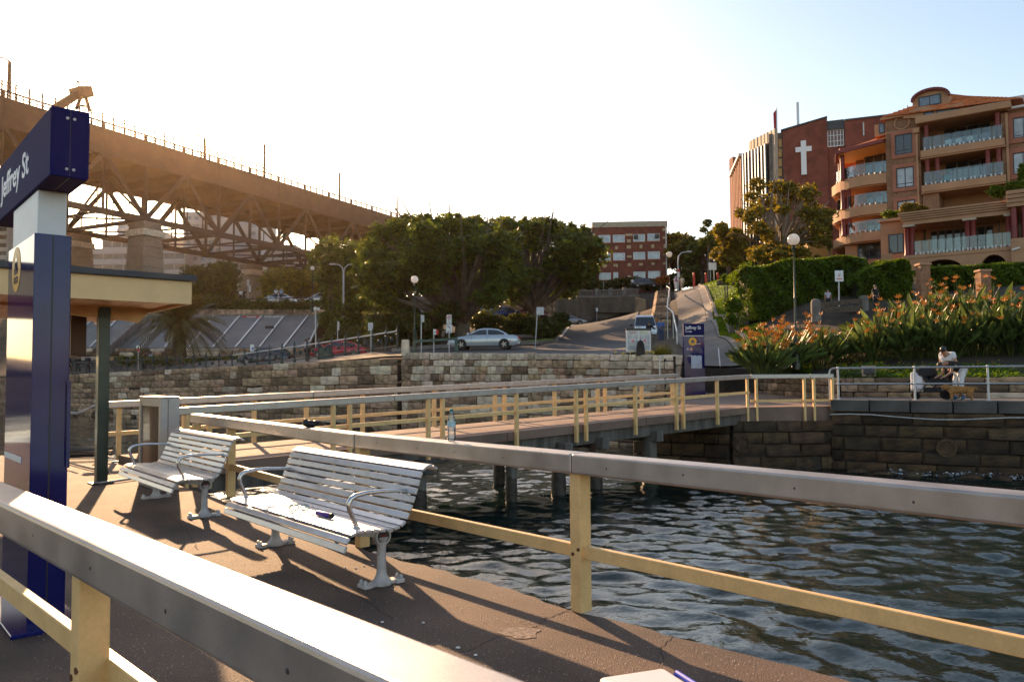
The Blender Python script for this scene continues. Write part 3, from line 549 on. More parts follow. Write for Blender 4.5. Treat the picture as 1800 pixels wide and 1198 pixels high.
# piles and headstocks
for i, (px, hw, side, lab) in enumerate([(742, .17, .15, 'weathered timber pile with a rust streak behind the front bench'), (905, .13, .15, 'slim dark timber pile left of the tall cream post'), (988, .17, .15, 'thick barnacled pile just left of the tall cream post'), (1060, .17, .3, 'dark pile with a red streak right of the tall cream post'), (1155, .2, .3, 'pale split timber pile near the shore end of the gangway'), (640, .15, 2.8, 'timber pile under the far side of the gangway by the bench back'), (1000, .15, 2.8, 'timber pile under the far side at the middle of the gangway')]):
    p = fx(N0, N1, px) + PP * side; f = (p - N0).dot(UD) / (N1 - N0).length; zt = zN0 + (zN1 - zN0) * f - .54
    t = thing('pile', lab, 'pile', (p.x, p.y, WATER))
    m = MB(); m.tube([(p.x, p.y, zt), (p.x + .005, p.y, (zt + WATER) / 2), (p.x, p.y, WATER + .62)], [hw, hw * 1.02, hw * 1.0], 14); m.build('dry_top', timber, t)
    m = MB(); m.tube([(p.x, p.y, WATER + .62), (p.x, p.y, WATER + .3), (p.x, p.y, WATER - 1.6)], [hw * 1.01, hw * 1.12, hw * 1.1], 14); m.build('wet_foot', wetwood, t)
    if px in (742, 1060):
        m = MB(); m.box((p.x - hw * .25, p.y - hw * 1.0, zt - .3), (.05, .03, .5)); m.build('rust_stain', rust, t)
    m = MB(); m.beam(U(p - PP * .42, zt + .0), U(p + PP * (3.0 if side < 1 else .3), zt + .0), .26, .30); m.build('headstock', timber if px != 742 else darkconc, t, .02, 1)
# ------------------------------------------------------------------ benches (local: x along the seat, y from front to back)
def bench(lab, c, rz):
    t = thing('slatted_bench', lab, 'bench', (0, 0, 0), 'silver slatted benches on the wharf')
    L_ = 2.3; prof = [(-.385, .345, 70), (-.365, .402, 52), (-.318, .443, 18), (-.258, .452, 2), (-.198, .450, -3), (-.138, .446, -3), (-.078, .442, -3), (-.018, .440, 0), (.042, .446, 10), (.098, .470, 40), (.136, .522, 60), (.164, .580, 66), (.189, .640, 68), (.212, .700, 69), (.234, .760, 70), (.256, .818, 66), (.288, .862, 34), (.338, .880, 4), (.386, .864, -30)]
    for i, (y, z, a) in enumerate(prof):
        m = MB(); M = Mx.Translation((0, y, z)) @ Mx.Rotation(rad(a), 4, 'X')
        m.box((0, 0, 0), (L_, .05 if i not in (16, 17, 18) else .047, .022), M=M); m.build('slat', slatm, t, .005, 2)
    for sx in (-.96, .96):
        m = MB(); m.lathe([(.036, .10), (.034, .2), (.034, .32), (.05, .345), (.05, .36)], (sx, .02, 0), 14)
        m.lathe([(.075, .0), (.078, .03), (.055, .05), (.040, .085), (.036, .12)], (sx, .02, 0), 14)
        for ax, ay in ((.16, 0), (-.16, 0), (0, .13), (0, -.13)): m.beam((sx, .02, .014), (sx + ax * .4, .02 + ay * 1.1, .014), .07, .028); m.hexa([V((sx + ax * .1 - .035, .02 + ay * .1 - .035, .02)), V((sx + ax * .1 + .035, .02 + ay * .1 - .035, .02)), V((sx + ax * .1 + .035, .02 + ay * .1 + .035, .02)), V((sx + ax * .1 - .035, .02 + ay * .1 + .035, .02)), V((sx - .02, .0, .10)), V((sx + .02, .0, .10)), V((sx + .02, .04, .10)), V((sx - .02, .04, .10))])
        for ay in (-.12, .16): m.box((sx, ay, .015), (.11, .07, .03))
        lg = m.build('leg', legm, t, .004, 1)
        m = MB()
        for ay in (-.135, .175):
            for bx in (-.03, .03): m.lathe([(.014, 0), (.014, .022), (.008, .03)], (sx + bx, ay, .03), 8)
        m.build('bolt', steel, lg)
        # cast bearer following the slats
        m = MB(); path = [(-.36, .375, .016), (-.30, .42, .022), (-.2, .422, .028), (-.05, .40, .036), (.03, .385, .036), (.10, .42, .03), (.155, .495, .022), (.192, .575, .017), (.242, .695, .015), (.276, .78, .013), (.300, .83, .012), (.345, .853, .010)]
        for (y0, z0, r0), (y1, z1, r1) in zip(path[:-1], path[1:]):
            m.beam((sx, y0, z0), (sx, y1, z1), .036, (r0 + r1), ext=.006)
        m.build('bearer', legm, t, .003, 1)
        M = Mx.Rotation(math.pi / 2, 3, 'Y')
        m = MB(); m.lathe([(.0, -.03), (.066, -.03), (.07, -.02), (.07, .02), (.066, .03), (.052, .031), (.050, .026), (0, .026)], (sx, .02, .365), 20, 0, M); bd = m.build('boss', legm, t)
        m = MB(); m.lathe([(.0, .0), (.049, .0), (.049, .002), (0, .002)], (sx + .0285, .02, .365), 20, 0, M); m.lathe([(.0, .0), (.049, .0), (.049, .002), (0, .002)], (sx - .0305, .02, .365), 20, 0, M)
        bg = m.build('badge', black, bd)
        m = MB()
        for k in range(4): m.box((sx + .0315, .02 - .024 + k * .015, .368), (.002, .009, .012)); 
        m.box((sx + .0315, .02, .352), (.002, .05, .004)); m.build('badge_print', redlens, bd)
        ax = sx + (.06 if sx > 0 else -.06) * 1.2
        m = MB(); pts = [(ax, -.235, .455), (ax, -.24, .49), (ax, -.262, .54), (ax, -.29, .60), (ax, -.298, .645), (ax, -.28, .68), (ax, -.24, .70), (ax, -.15, .712), (ax, -.02, .712), (ax, .10, .704), (ax, .205, .692)]
        m.tube(pts, [.018, .017, .017, .018, .02, .02, .019, .017, .016, .015, .014], 10); m.lathe([(.026, 0), (.026, .012), (.018, .02)], (ax, -.235, .455), 12); m.build('armrest', polish, t)
    m = MB(); m.box((0, .05, .405), (1.92, .03, .03)); m.build('stretcher', legm, t)
    return place(t, c, rz)
BA = math.atan2(-VD.y, -VD.x)
c2 = (U(on(667, 1028)) + U(on(480, 958))) / 2; c1 = (U(on(365, 912)) + U(on(265, 872))) / 2; c2.z = c1.z = 0
ua = (U(on(480, 958)) - U(on(667, 1028))); rzb = math.atan2(-ua.y, -ua.x)
b2 = bench('nearer silver slatted bench with a purple tube lying on its seat', c2, rzb)
ua = c1 - c2; b1 = bench('farther silver slatted bench beside the grey display cabinet', c1, math.atan2(-ua.y, -ua.x))
def onbench(b, x, y, z): return Mx.Translation(b.location) @ Mx.Rotation(b.rotation_euler.z, 4, 'Z') @ V((x, y, z))
purple = mat('purple_rubber', (0.075, 0.02, 0.34), 0.45, var=0.1)
t = thing('pump_tube', 'short purple tube with a grey neck lying on the nearer bench seat', 'tube', (0, 0, 0))
m = MB(); M = Mx.Rotation(math.pi / 2, 3, 'Y'); m.lathe([(0, 0), (.019, 0), (.021, .01), (.021, .19), (.018, .20), (0, .20)], (0, 0, 0), 14, 0, M); m.build('grip', purple, t)
m = MB(); m.lathe([(.008, 0), (.008, .09)], (-.09, 0, -.004), 8, 0, M); m.build('neck', steel, t)
m = MB(); m.lathe([(.022, 0), (.022, .02), (0, .02)], (.2, 0, 0), 14, 0, M); m.build('end_cap', black, t)
place(t, onbench(b2, .32, -.19, .484), rzb + rad(4))
t = thing('sunglasses', 'white-framed glasses with folded arms beside the purple tube', 'glasses', (0, 0, 0))
for s in (-1, 1):
    m = MB(); m.tube([(s * .035 + .03 * math.cos(a), 0, .025 + .022 * math.sin(a)) for a in [i * .524 for i in range(13)]], .004, 6); m.build('rim', white, t)
    m = MB(); m.lathe([(0, 0), (.027, 0), (.027, .002), (0, .002)], (s * .035, 0, .025), 12, 0, Mx.Rotation(math.pi / 2, 3, 'X')); m.build('lens', clear, t)
    m = MB(); m.tube([(s * .066, 0, .03), (s * .066, .13, .012)], .0035, 5); m.build('arm', white, t)
m = MB(); m.tube([(-.006, 0, .03), (.006, 0, .03)], .003, 5); m.build('bridge', white, t)
place(t, onbench(b2, .06, -.22, .466), rzb + rad(60), 1.25)
# ------------------------------------------------------------------ text helper
def text(name, s, size, M, mt, parent, bold=True, sx=1.0, align='LEFT', depth=0.0015, track=1.0):
    c = bpy.data.curves.new(name, 'FONT'); c.body = s; c.size = size; c.extrude = depth; c.align_x = align; c.space_character = track; c.resolution_u = 3
    if bold: c.offset = size * 0.018
    o = bpy.data.objects.new(name, c); C.objects.link(o); bpy.context.view_layer.update()
    me = bpy.data.meshes.new_from_object(o.evaluated_get(bpy.context.evaluated_depsgraph_get())); bpy.data.objects.remove(o); me.name = name
    me.transform(M @ Mx.Diagonal((sx, 1, 1, 1))); off = V((0, 0, 0)); q_ = parent
    while q_: off = off + q_.location; q_ = q_.parent
    me.transform(Mx.Translation(-off)); me.materials.clear(); me.materials.append(mt)
    return link(name, me, parent)
# ------------------------------------------------------------------ wharf name pylon
def totem(lab, c, x, n, W_=0.92, T_=0.21, over=.0, near=True, H=(2.49, 2.71, 3.1)):
    # c: bottom front right corner of the body, x: along the broad face to the right, n: outward normal of the broad face
    t = thing('name_pylon', lab, 'sign', c); c = V(c); x = V(x); n = V(n)
    def bx(name, x0, x1, n0, n1, z0, z1, mt, bev=.004, p=t):
        m = MB(); q = [c + x * a + n * b for a, b in ((x0, n1), (x1, n1), (x1, n0), (x0, n0))]
        m.hexa([V((k.x, k.y, c.z + z0)) for k in q] + [V((k.x, k.y, c.z + z1)) for k in q]); return m.build(name, mt, p, bev, 1)
    body = bx('body', -W_, 0, -T_, 0, .02, H[0], navy); bx('neck', -W_ + .035, -.03, -T_ + .025, -.02, H[0], H[1], white)
    head = bx('header', -1.62 if near else -W_, over, -T_, 0, H[1], H[2], navy_matt, .006)
    bx('base_plate', -W_ - .08, .10, -T_ - .1, .10, 0, .025, navy, .004)
    bx('seam', -.003, -.0005 + .002, -T_ * .52, -T_ * .48, .03, H[0] - .01, black, 0, body)
    if over > .1:
        bx('seam', over - .002, over + .0015, -T_ * .51, -T_ * .49, H[1] + .01, H[2] - .005, black, 0, head)
        bx('soffit_seam', -.5, over - .01, -T_ * .51, -T_ * .49, H[1] - .0015, H[1] + .002, black, 0, head)
        for zz in (H[1] + .05, H[2] - .06):
            m = MB()
            for s in (-.6, -.42): m.lathe([(.009, 0), (.009, .004), (0, .006)], c + x * over + n * (T_ * s) + V((0, 0, zz)), 8, 0, frame((0, 0, 0), n, x).to_3x3())
            m.build('screw', steel, head)
    return t, bx, body, head
def emblem(body, o, x, n, r):
    M = frame(o, x, n); z = V((0, 0, 1)); x = V(x); n = V(n); o = V(o)
    m = MB(); m.lathe([(r, 0), (r, .0012), (0, .0012)], o, 32, 0, M.to_3x3()); e = m.build('emblem', yellow, body); m = MB()
    def poly(pts, dn=.003): m.prism([o + x * (a * r) + z * (b * r) for a, b in pts], n * .0014, n * dn)
    poly([(-.42, -.22), (.42, -.22), (.5, .05), (-.5, .05)]); poly([(-.33, .07), (.33, .07), (.30, .32), (-.30, .32)]); poly([(-.16, .34), (.16, .34), (.13, .52), (-.13, .52)]); poly([(-.03, .52), (.03, .52), (.03, .72), (-.03, .72)])
    for yy in (-.36, -.52):
        pts = [(-.52 + i * .052, yy + .05 * math.sin(i * .94 * 1.67)) for i in range(21)]; poly(pts + [(a, b - .07) for a, b in reversed(pts)])
    m.build('ferry_mark', navy, e); return e
cT = U(at(47, 1085, 5.0), 0)
# the broad face is the one seen edge-on at the left: it looks towards the camera side (+UD)
t, bx, body, head = totem('large navy wharf name pylon at the left edge of the picture', cT, -VD, -UD, over=.42, H=(2.49, 2.775, 3.195))
o = cT + VD * 1.28 - UD * .0005; text('lettering', 'Jeffrey St', .235, frame(U(o, 2.925), -VD, -UD), letter, head, sx=1.22).name = 'lettering'
emblem(t, U(cT + VD * .60 - UD * .001, 2.32), -VD, -UD, .155)
bx('notice', -.9, -.28, 0, .004, 1.02, 1.06, white, 0, body); bx('notice', -.9, -.30, 0, .004, .66, .72, white, 0, body)
bx('side_panel', .001, .03, -.215, -.195, 1.0, 1.55, navy, 0, body)
# ------------------------------------------------------------------ waiting shelter
Cs = U(at(337, 520, 11.3), 0); zb, zt = 2.63, 2.95
t = thing('waiting_shelter', 'open wharf shelter with cream fascia and board soffit on a dark post', 'shelter', (-6.25, 12.16, 0))
def sh(u, v, z): p = Cs - UD * u + VD * v; return V((p.x, p.y, z))
Lu, Lv = 7.5, 5.2
m = MB(); m.hexa([sh(Lu, 0, zb), sh(0, 0, zb), sh(0, .035, zb), sh(Lu, .035, zb), sh(Lu, 0, zt), sh(0, 0, zt), sh(0, .035, zt), sh(Lu, .035, zt)])
m.hexa([sh(0.035, .036, zb), sh(0, .036, zb), sh(0, Lv, zb), sh(0.035, Lv, zb), sh(0.035, .036, zt), sh(0, .036, zt), sh(0, Lv, zt), sh(0.035, Lv, zt)]); m.build('fascia', mat('cream_fascia', (0.88, 0.58, 0.27), .55, var=.06, scale=3, fine=.05), t)
m = MB(); m.hexa([sh(Lu, -.06, zt + .002), sh(-.06, -.06, zt + .002), sh(-.06, Lv, zt + .002), sh(Lu, Lv, zt + .002), sh(Lu, -.06, zt + .09), sh(-.06, -.06, zt + .09), sh(-.06, Lv, zt + .09), sh(Lu, Lv, zt + .09)]); m.build('roof_sheet', darkgrey, t, .01, 1)
k = 40
for i in range(k):
    a, b = .05 + (Lu - .1) * i / k, .05 + (Lu - .1) * (i + 1) / k - .012; m = MB(); m.hexa([sh(b, .05, zb + .05), sh(a, .05, zb + .05), sh(a, Lv - .05, zb + .05), sh(b, Lv - .05, zb + .05), sh(b, .05, zb + .07), sh(a, .05, zb + .07), sh(a, Lv - .05, zb + .07), sh(b, Lv - .05, zb + .07)]); m.build('soffit_board', cream, t)
m = MB(); m.hexa([sh(Lu, .05, zb + .08), sh(.05, .05, zb + .08), sh(.05, Lv, zb + .08), sh(Lu, Lv, zb + .08), sh(Lu, .05, zb + .09), sh(.05, .05, zb + .09), sh(.05, Lv, zb + .09), sh(Lu, Lv, zb + .09)]); m.build('lining', black, t)
pp_ = V((-6.25, 12.16, 0)); q = pp_ - Cs; pu, pv = -q.dot(UD), q.dot(VD)
m = MB(); m.beam(U(pp_, .0), U(pp_, zb + .04), .155, .155, up=UD); m.build('post', greenpole, t, .006, 1)
m = MB(); m.beam(U(pp_, .0), U(pp_, .02), .3, .3, up=UD); m.build('base_plate', greenpole, t)
m = MB(); m.prism([sh(pu - .09, pv, zb + .045), sh(pu - .09, pv, zb - .12), sh(pu - .5, pv, zb - .17), sh(pu - .68, pv, zb + .045)], VD * -.05, VD * .05); m.build('bracket', cream, t)
m = MB(); m.prism([sh(pu + .09, pv, zb + .045), sh(pu + .09, pv, zb - .12), sh(pu + .9, pv, zb - .05), sh(pu + 1.0, pv, zb + .045)], VD * -.05, VD * .05); m.build('bracket', cream, t)
m = MB(); m.beam(sh(.3, pv, zb + .03), sh(Lu, pv, zb + .03), .09, .05); m.build('beam', cream, t)
m = MB(); m.hexa([sh(5.0, .4, 0), sh(4.86, .4, 0), sh(4.86, .54, 0), sh(5.0, .54, 0), sh(5.0, .4, zb + .05), sh(4.86, .4, zb + .05), sh(4.86, .54, zb + .05), sh(5.0, .54, zb + .05)]); m.build('post', greenpole, t)
# hanging speaker box behind the post
m = MB(); m.beam(sh(.9, 2.6, 2.62), sh(.9, 2.6, 1.95), .3, .22, up=UD); m.build('hanging_box', mat('brown_box', (.10, .05, .03), .6), t, .01, 1)
# ------------------------------------------------------------------ display cabinet
ca = U(at(283, 700, 11.25), 0); ca.z = 0; wU, wV, hC = .26, 1.0, 1.30
t = thing('display_cabinet', 'grey metal cabinet with a brown glass door at the end of the fence', 'cabinet', ca)
def cb(u, v, z): p = ca + UD * u + VD * v; return V((p.x, p.y, z))
def cbox(m, u0, u1, v0, v1, z0, z1, mi=0): return m.hexa([cb(u0, v0, z0), cb(u1, v0, z0), cb(u1, v1, z0), cb(u0, v1, z0), cb(u0, v0, z1), cb(u1, v0, z1), cb(u1, v1, z1), cb(u0, v1, z1)], mi)
cg = mat('cabinet_grey', (.36, .35, .355), .4, .5, var=.08, scale=4)
m = MB(); cbox(m, .10, wU, 0, wV, 0, hC); cbox(m, 0, .098, 0, .10, 0, hC); cbox(m, 0, .098, wV - .10, wV, 0, hC); cbox(m, 0, .098, .1, wV - .1, 0, .32); cbox(m, 0, .098, .1, wV - .1, hC - .12, hC); m.build('body', cg, t, .004, 1)
m = MB(); cbox(m, -.006, wU + .008, -.008, wV + .008, hC + .001, hC + .02); m.build('lid', cg, t, .004, 1)
m = MB(); cbox(m, .094, .099, .1, wV - .1, .32, hC - .12); m.build('back_panel', mat('brown_lining', (.34, .12, .05), .6, var=.3), t)
m = MB(); cbox(m, .012, .018, .1, wV - .1, .32, hC - .12); bgm = glassmat('brown_glass', (.85, .52, .30), .9); nn_ = bgm.node_tree; ms_ = nn_.nodes.new('ShaderNodeMixShader'); ms_.inputs[0].default_value = .5; pb2 = nn_.nodes['Principled BSDF']; pb2.inputs['Base Color'].default_value = (.17, .065, .028, 1); pb2.inputs['Roughness'].default_value = .25; out_ = nn_.nodes['Material Output']; src_ = out_.inputs['Surface'].links[0].from_socket
nn_.links.new(src_, ms_.inputs[1]); nn_.links.new(pb2.outputs[0], ms_.inputs[2]); nn_.links.new(ms_.outputs[0], out_.inputs['Surface']); m.build('glass_door', bgm, t)
buoy = mat('orange_plastic', (.75, .10, .015), .5, var=.2)
m = MB(); c = cb(.06, wV * .45, .36); m.lathe([(.0, 0), (.20, 0), (.20, .02), (.16, .03), (.15, .06), (.10, .34), (.05, .60), (.03, .64), (0, .64)], (0, 0, 0), 14, 0, Mx.Diagonal((1, .2, 1)))
m.v = [tuple(Mx.Rotation(math.atan2(VD.y, VD.x), 3, 'Z') @ V((v[0], v[1] * 1.0, v[2])) + c) for v in m.v]; o = m.build('safety_cone', buoy); tag(o, 'orange traffic cone standing behind the brown cabinet glass', 'cone')
m = MB(); cbox(m, .101, .104, -.002, -.0005, .05, hC - .02); cbox(m, -.008, -.004, wV - .1, wV - .098, .05, hC - .05); m.build('seam', black, t)
# ------------------------------------------------------------------ small things on the wharf
def onrail(px): # point on the top of the back fence at a column
    p = fx(f1[1], f1[2] + ld_ * 4, px) if px > 640 else fx(f1[0], f1[1], px); return V((p.x, p.y, 1.046))
b = onrail(794); t = thing('water_bottle', 'clear plastic water bottle with teal cap standing on the fence rail', 'bottle', b)
m = MB(); m.lathe([(.0, .002), (.028, .002), (.034, .012), (.034, .05), (.031, .055), (.034, .06), (.034, .075), (.031, .08), (.034, .085), (.034, .10), (.031, .105), (.034, .11), (.034, .165), (.030, .185), (.018, .215), (.0135, .225), (.0135, .236)], b, 20); m.build('shell', bottlem, t)
m = MB(); m.lathe([(0, .236), (.0155, .236), (.0155, .255), (.013, .258), (0, .258)], b, 16); m.build('cap', mat('teal_cap', (.0, .22, .25), .4), t)
m = MB(); m.lathe([(.0343, .112), (.0343, .16)], b, 20); m.f = m.f[:20]; m.m = m.m[:20]; m.s = m.s[:20]; m.build('label_band', mat('pale_blue_label', (.45, .62, .68), .4, var=.25, scale=60), t)
b = onrail(545); o = MB(); o.ball(b + V((0, 0, .035)), (.085, .05, .04), 14, 8); o.ball(b + V((-.05, 0, .06)), (.03, .03, .03), 10, 6); o.ball(b + V((.06, .0, .05)), (.045, .04, .022), 10, 6)
tag(o.build('black_pouch', black), 'small black pouch resting on the fence rail', 'pouch')
# cool box whose lid just enters the frame at the bottom
cx = V((.50, 3.02, 0)); t = thing('cool_box', 'white cool box with a blue handle at the bottom edge of the picture', 'cool box', cx)
m = MB(); m.box((cx.x, cx.y, .18), (.26, .24, .36), .35); m.build('tub', white, t, .03, 2)
blu = mat('blue_plastic', (.05, .09, .6), .4)
m = MB(); m.box((cx.x, cx.y, .385), (.29, .27, .05), .35); m.build('lid', white, t, .02, 3)
m = MB(); q = Mx.Rotation(.35, 3, 'Z'); m.tube([cx + q @ V((.15, -.09, .36)), cx + q @ V((.17, -.08, .40)), cx + q @ V((.17, .08, .40)), cx + q @ V((.15, .09, .36))], .012, 8); m.build('handle', blu, t)
# crumbs and pebbles
for px, py in ((607, 998), (640, 995), (655, 994), (625, 999), (668, 1022), (744, 1095), (836, 1152), (805, 1139), (672, 1094)):
    p = on(px, py); m = MB(); m.ball(p + V((0, 0, .006)), (R.uniform(.008, .016), .008, .006), 6, 4); tag(m.build('bread_crumb', white), 'tiny pale crumb lying on the wharf asphalt', 'crumb', 'crumbs under the nearer bench')
m = MB(); c = on(915, 1112); vs = [c + V((.13 * math.cos(i * .449) * R.uniform(.7, 1.2), .1 * math.sin(i * .449) * R.uniform(.7, 1.2), .003)) for i in range(14)]; m.add(vs, [tuple(range(14))]); o = m.build('deck_patch', mat('broken_topping', (.26, .2, .16), .9, var=.5, scale=30, bump=1, bscale=60)); tag(o, kind='structure')
# mooring chain and hose at the far left
t0 = on(113, 806); m = MB(); pts = [on(60, 735, .9), on(118, 724, .92), on(140, 725, .95), on(160, 715, 1.0), on(190, 700, 1.1)]
ch = [U(at(60, 722, 16.6)), at(115, 724, 16.4), at(135, 726, 16.4), at(152, 721, 16.3), at(165, 713, 16.2)]
m.tube(ch, .025, 6); tag(m.build('barrier_chain', steel), 'sagging chain closing the gap left of the dark shelter post', 'chain')
m = MB(); pts = []
for i in range(46): a = i * .42; c = on(133, 806); pts.append(V((c.x + (.62 + .02 * i % .1) * math.cos(a), c.y + .35 * math.sin(a), .03 + .004 * i)))
m.tube(pts, .022, 6); tag(m.build('coiled_hose', black), 'black coiled hose on the deck left of the shelter post', 'hose')
m = MB(); pts = [on(x, y, .03) for x, y in ((120, 812), (140, 818), (160, 823), (178, 826), (190, 830))]; m.tube(pts, .018, 6); tag(m.build('thin_cable', black), 'thin dark cable lying from the hose to the shelter post', 'cable')
m = MB(); pts = [on(x, y, .03) for x, y in ((165, 848), (176, 848), (195, 846), (215, 843), (238, 840))]; m.tube(pts, .02, 6); tag(m.build('metal_bar', steel), 'pale metal bar lying at the foot of the shelter post', 'bar')

P_ = []
for k in range(5200):
    p = on(R.uniform(60, 1500), 800 + 398 * R.random() ** .8); s = R.uniform(.002, .0055); an = R.uniform(0, 6.28); cx_, sx_ = math.cos(an) * s, math.sin(an) * s; z = .004
    q = p - U(f1[2], 0)
    if q.dot(UD) > .0: continue
    P_.append([(p.x - cx_, p.y - sx_, z), (p.x + sx_ * .7, p.y - cx_ * .7, z + s * 1.2), (p.x + cx_, p.y + sx_, z), (p.x - sx_ * .7, p.y + cx_ * .7, z + s)])
tag(quads('grit', np.array(P_), mat('pale_grit', (.42, .36, .30), .8, var=.4)), kind='stuff')

chip = mat('bare_primer_chip', (.10, .07, .06), .8, var=.3)
par = bpy.data.objects['wharf_fence']; vd = -f1[2]; nf_ = V((ld_.y, -ld_.x, 0)); nf_ = nf_ if nf_.dot(vd) > 0 else -nf_
for dx, zz_, s in ((.012, .47, .03), (.02, .44, .018), (-.03, .62, .006), (.03, .33, .01), (-.01, .12, .012), (.035, .80, .008), (-.035, .05, .016)):
    m = MB(); o_ = f1[2] + ld_ * dx + nf_ * .0500; pts = [o_ + ld_ * (math.cos(i * .785) * s * .45 * R.uniform(.6, 1.3)) + V((0, 0, zz_ + math.sin(i * .785) * s * R.uniform(.6, 1.3))) for i in range(8)]
    m.prism(pts, nf_ * -.002, nf_ * .0006); m.build('paint_chip', chip, par)
# ------------------------------------------------------------------ vertical planes measured off the photograph
class Plane:
    def __init__(s, px, py, Yd, d):
        s.o = at(px, py, Yd); s.o.z = 0; s.d = V((d[0], d[1], 0)).normalized(); n = V((s.d.y, -s.d.x, 0)); s.n = n if n.dot(EYE - s.o) > 0 else -n
    def sz(s, px, py, n=0.0):
        r = ray(px, py); o = s.o + s.n * n; t = (o - EYE).dot(s.n) / r.dot(s.n); p = EYE + r * t; return (p - s.o).dot(s.d), p.z
    def W(s, a, n, z): p = s.o + s.d * a + s.n * n; return V((p.x, p.y, z))
    def box(s, m, a0, a1, z0, z1, n0, n1, mi=0):
        return m.hexa([s.W(a0, n1, z0), s.W(a1, n1, z0), s.W(a1, n0, z0), s.W(a0, n0, z0), s.W(a0, n1, z1), s.W(a1, n1, z1), s.W(a1, n0, z1), s.W(a0, n0, z1)], mi)
    def rect(s, x0, y0, x1, y1, n=0.0):
        a0, z0 = s.sz(x0, (y0 + y1) / 2, n); a1, z1 = s.sz(x1, (y0 + y1) / 2, n); xm = (x0 + x1) / 2
        return a0, a1, s.sz(xm, y1, n)[1], s.sz(xm, y0, n)[1]
def window(pl, t, r, n, fr=.09, mt=wglass, fm=white, div=(), sub=True, rec=.10, hdiv=()):
    a0, a1, z0, z1 = r; m = MB()
    pl.box(m, a0, a1, z0, z0 + fr, n, n + .05); pl.box(m, a0, a1, z1 - fr, z1, n, n + .05); pl.box(m, a0, a0 + fr, z0 + fr, z1 - fr, n, n + .05); pl.box(m, a1 - fr, a1, z0 + fr, z1 - fr, n, n + .05)
    for f in div: x = a0 + (a1 - a0) * f; pl.box(m, x - fr * .35, x + fr * .35, z0 + fr, z1 - fr, n, n + .045)
    for f0, f1, g in hdiv: x0 = a0 + (a1 - a0) * f0; x1 = a0 + (a1 - a0) * f1; z = z0 + (z1 - z0) * g; pl.box(m, x0 + fr * .5, x1 - fr * .5, z - fr * .3, z + fr * .3, n, n + .043)
    w_ = m.build('window', fm, t); m = MB(); pl.box(m, a0 + fr, a1 - fr, z0 + fr, z1 - fr, n - .02, n + .012); m.build('pane', mt, w_); return w_
# ------------------------------------------------------------------ the steel bridge
bd = V((.446, .895, 0)); BN = Plane(258, 232, 161, bd); BW = 25.0
Hd, Hf, Hc = 50.6, 45.6, 34.3                                  # top of deck girder, its underside, bottom chord
SL0 = 0.0
def bq(t, side, z): return BN.W(t, 0 if side == 0 else -BW, z)
b = thing('steel_bridge', 'huge brown steel truss bridge crossing the upper left behind the sun', 'bridge', BN.W(0, 0, 0))
T0, T1 = -96, 165
def bbeam(name, p, q, w_, h_, mt=steelbr): m = MB(); m.beam(p, q, w_, h_); return m.build(name, mt, b)
m = MB(); BN.box(m, T0, T1, Hf + 1.2, Hd - .25, -BW + .6, -.6); m.build('deck', steelbr, b)
for s in (0, 1):
    for k in range(-10, 17):                                  # fascia plates between stiffeners
        m = MB(); n0 = 0 if s == 0 else -BW; BN.box(m, k * 9.6 + .03, k * 9.6 + 9.57, Hf + .7, Hd, n0 - .55, n0); m.build('fascia_panel', steelbr, b)
    bbeam('top_chord', bq(T0, s, Hf + .2), bq(T1, s, Hf + .2), .9, .95); bbeam('bottom_chord', bq(T0, s, Hc), bq(T1, s, Hc), 1.0, 1.1)
    for k in range(-4, 8):
        t0 = 19.2 * k
        bbeam('diagonal', bq(t0, s, Hc), bq(t0 + 9.6, s, Hf), .7, .75); bbeam('diagonal', bq(t0 + 9.6, s, Hf), bq(t0 + 19.2, s, Hc), .7, .75)
        bbeam('vertical', bq(t0, s, Hc), bq(t0, s, Hf), .6, .5); bbeam('vertical', bq(t0 + 9.6, s, Hc), bq(t0 + 9.6, s, Hf), .4, .4)
        bbeam('gusset', bq(t0 - .9, s, Hc + .2), bq(t0 + .9, s, Hc + .2), .8, 1.9)
for k in range(-8, 16):                                        # cross bracing between the trusses
    t0 = 9.6 * k; m = MB(); m.beam(bq(t0, 0, Hf - .4), bq(t0, 1, Hf - .4), .5, 1.6)
    if k % 2 == 0:
        mid = bq(t0, 0, Hf - 1).lerp(bq(t0, 1, Hf - 1), .5)
        m.beam(bq(t0, 0, Hc + .3), mid, .35, .35); m.beam(mid, bq(t0, 1, Hc + .3), .35, .35); m.beam(bq(t0, 0, Hc), bq(t0, 1, Hc), .5, .8)
        for f in (.2, .4, .6, .8):
            p = bq(t0, 0, Hc).lerp(bq(t0, 1, Hc), f); g = 1 - abs(2 * f - 1); q = Hc + (Hf - 1 - Hc) * g; m.beam(p, (p.x, p.y, q), .2, .2)
        m.beam(bq(t0, 0, Hc), bq(t0 + 19.2, 1, Hc), .3, .3); m.beam(bq(t0, 1, Hc), bq(t0 + 19.2, 0, Hc), .3, .3)
    else: m.beam(bq(t0, 0, Hc), bq(t0, 1, Hc), .3, .4)
    o = m.build('cross_bracing', steelbr, b); o['kind'] = 'stuff'
m = MB()
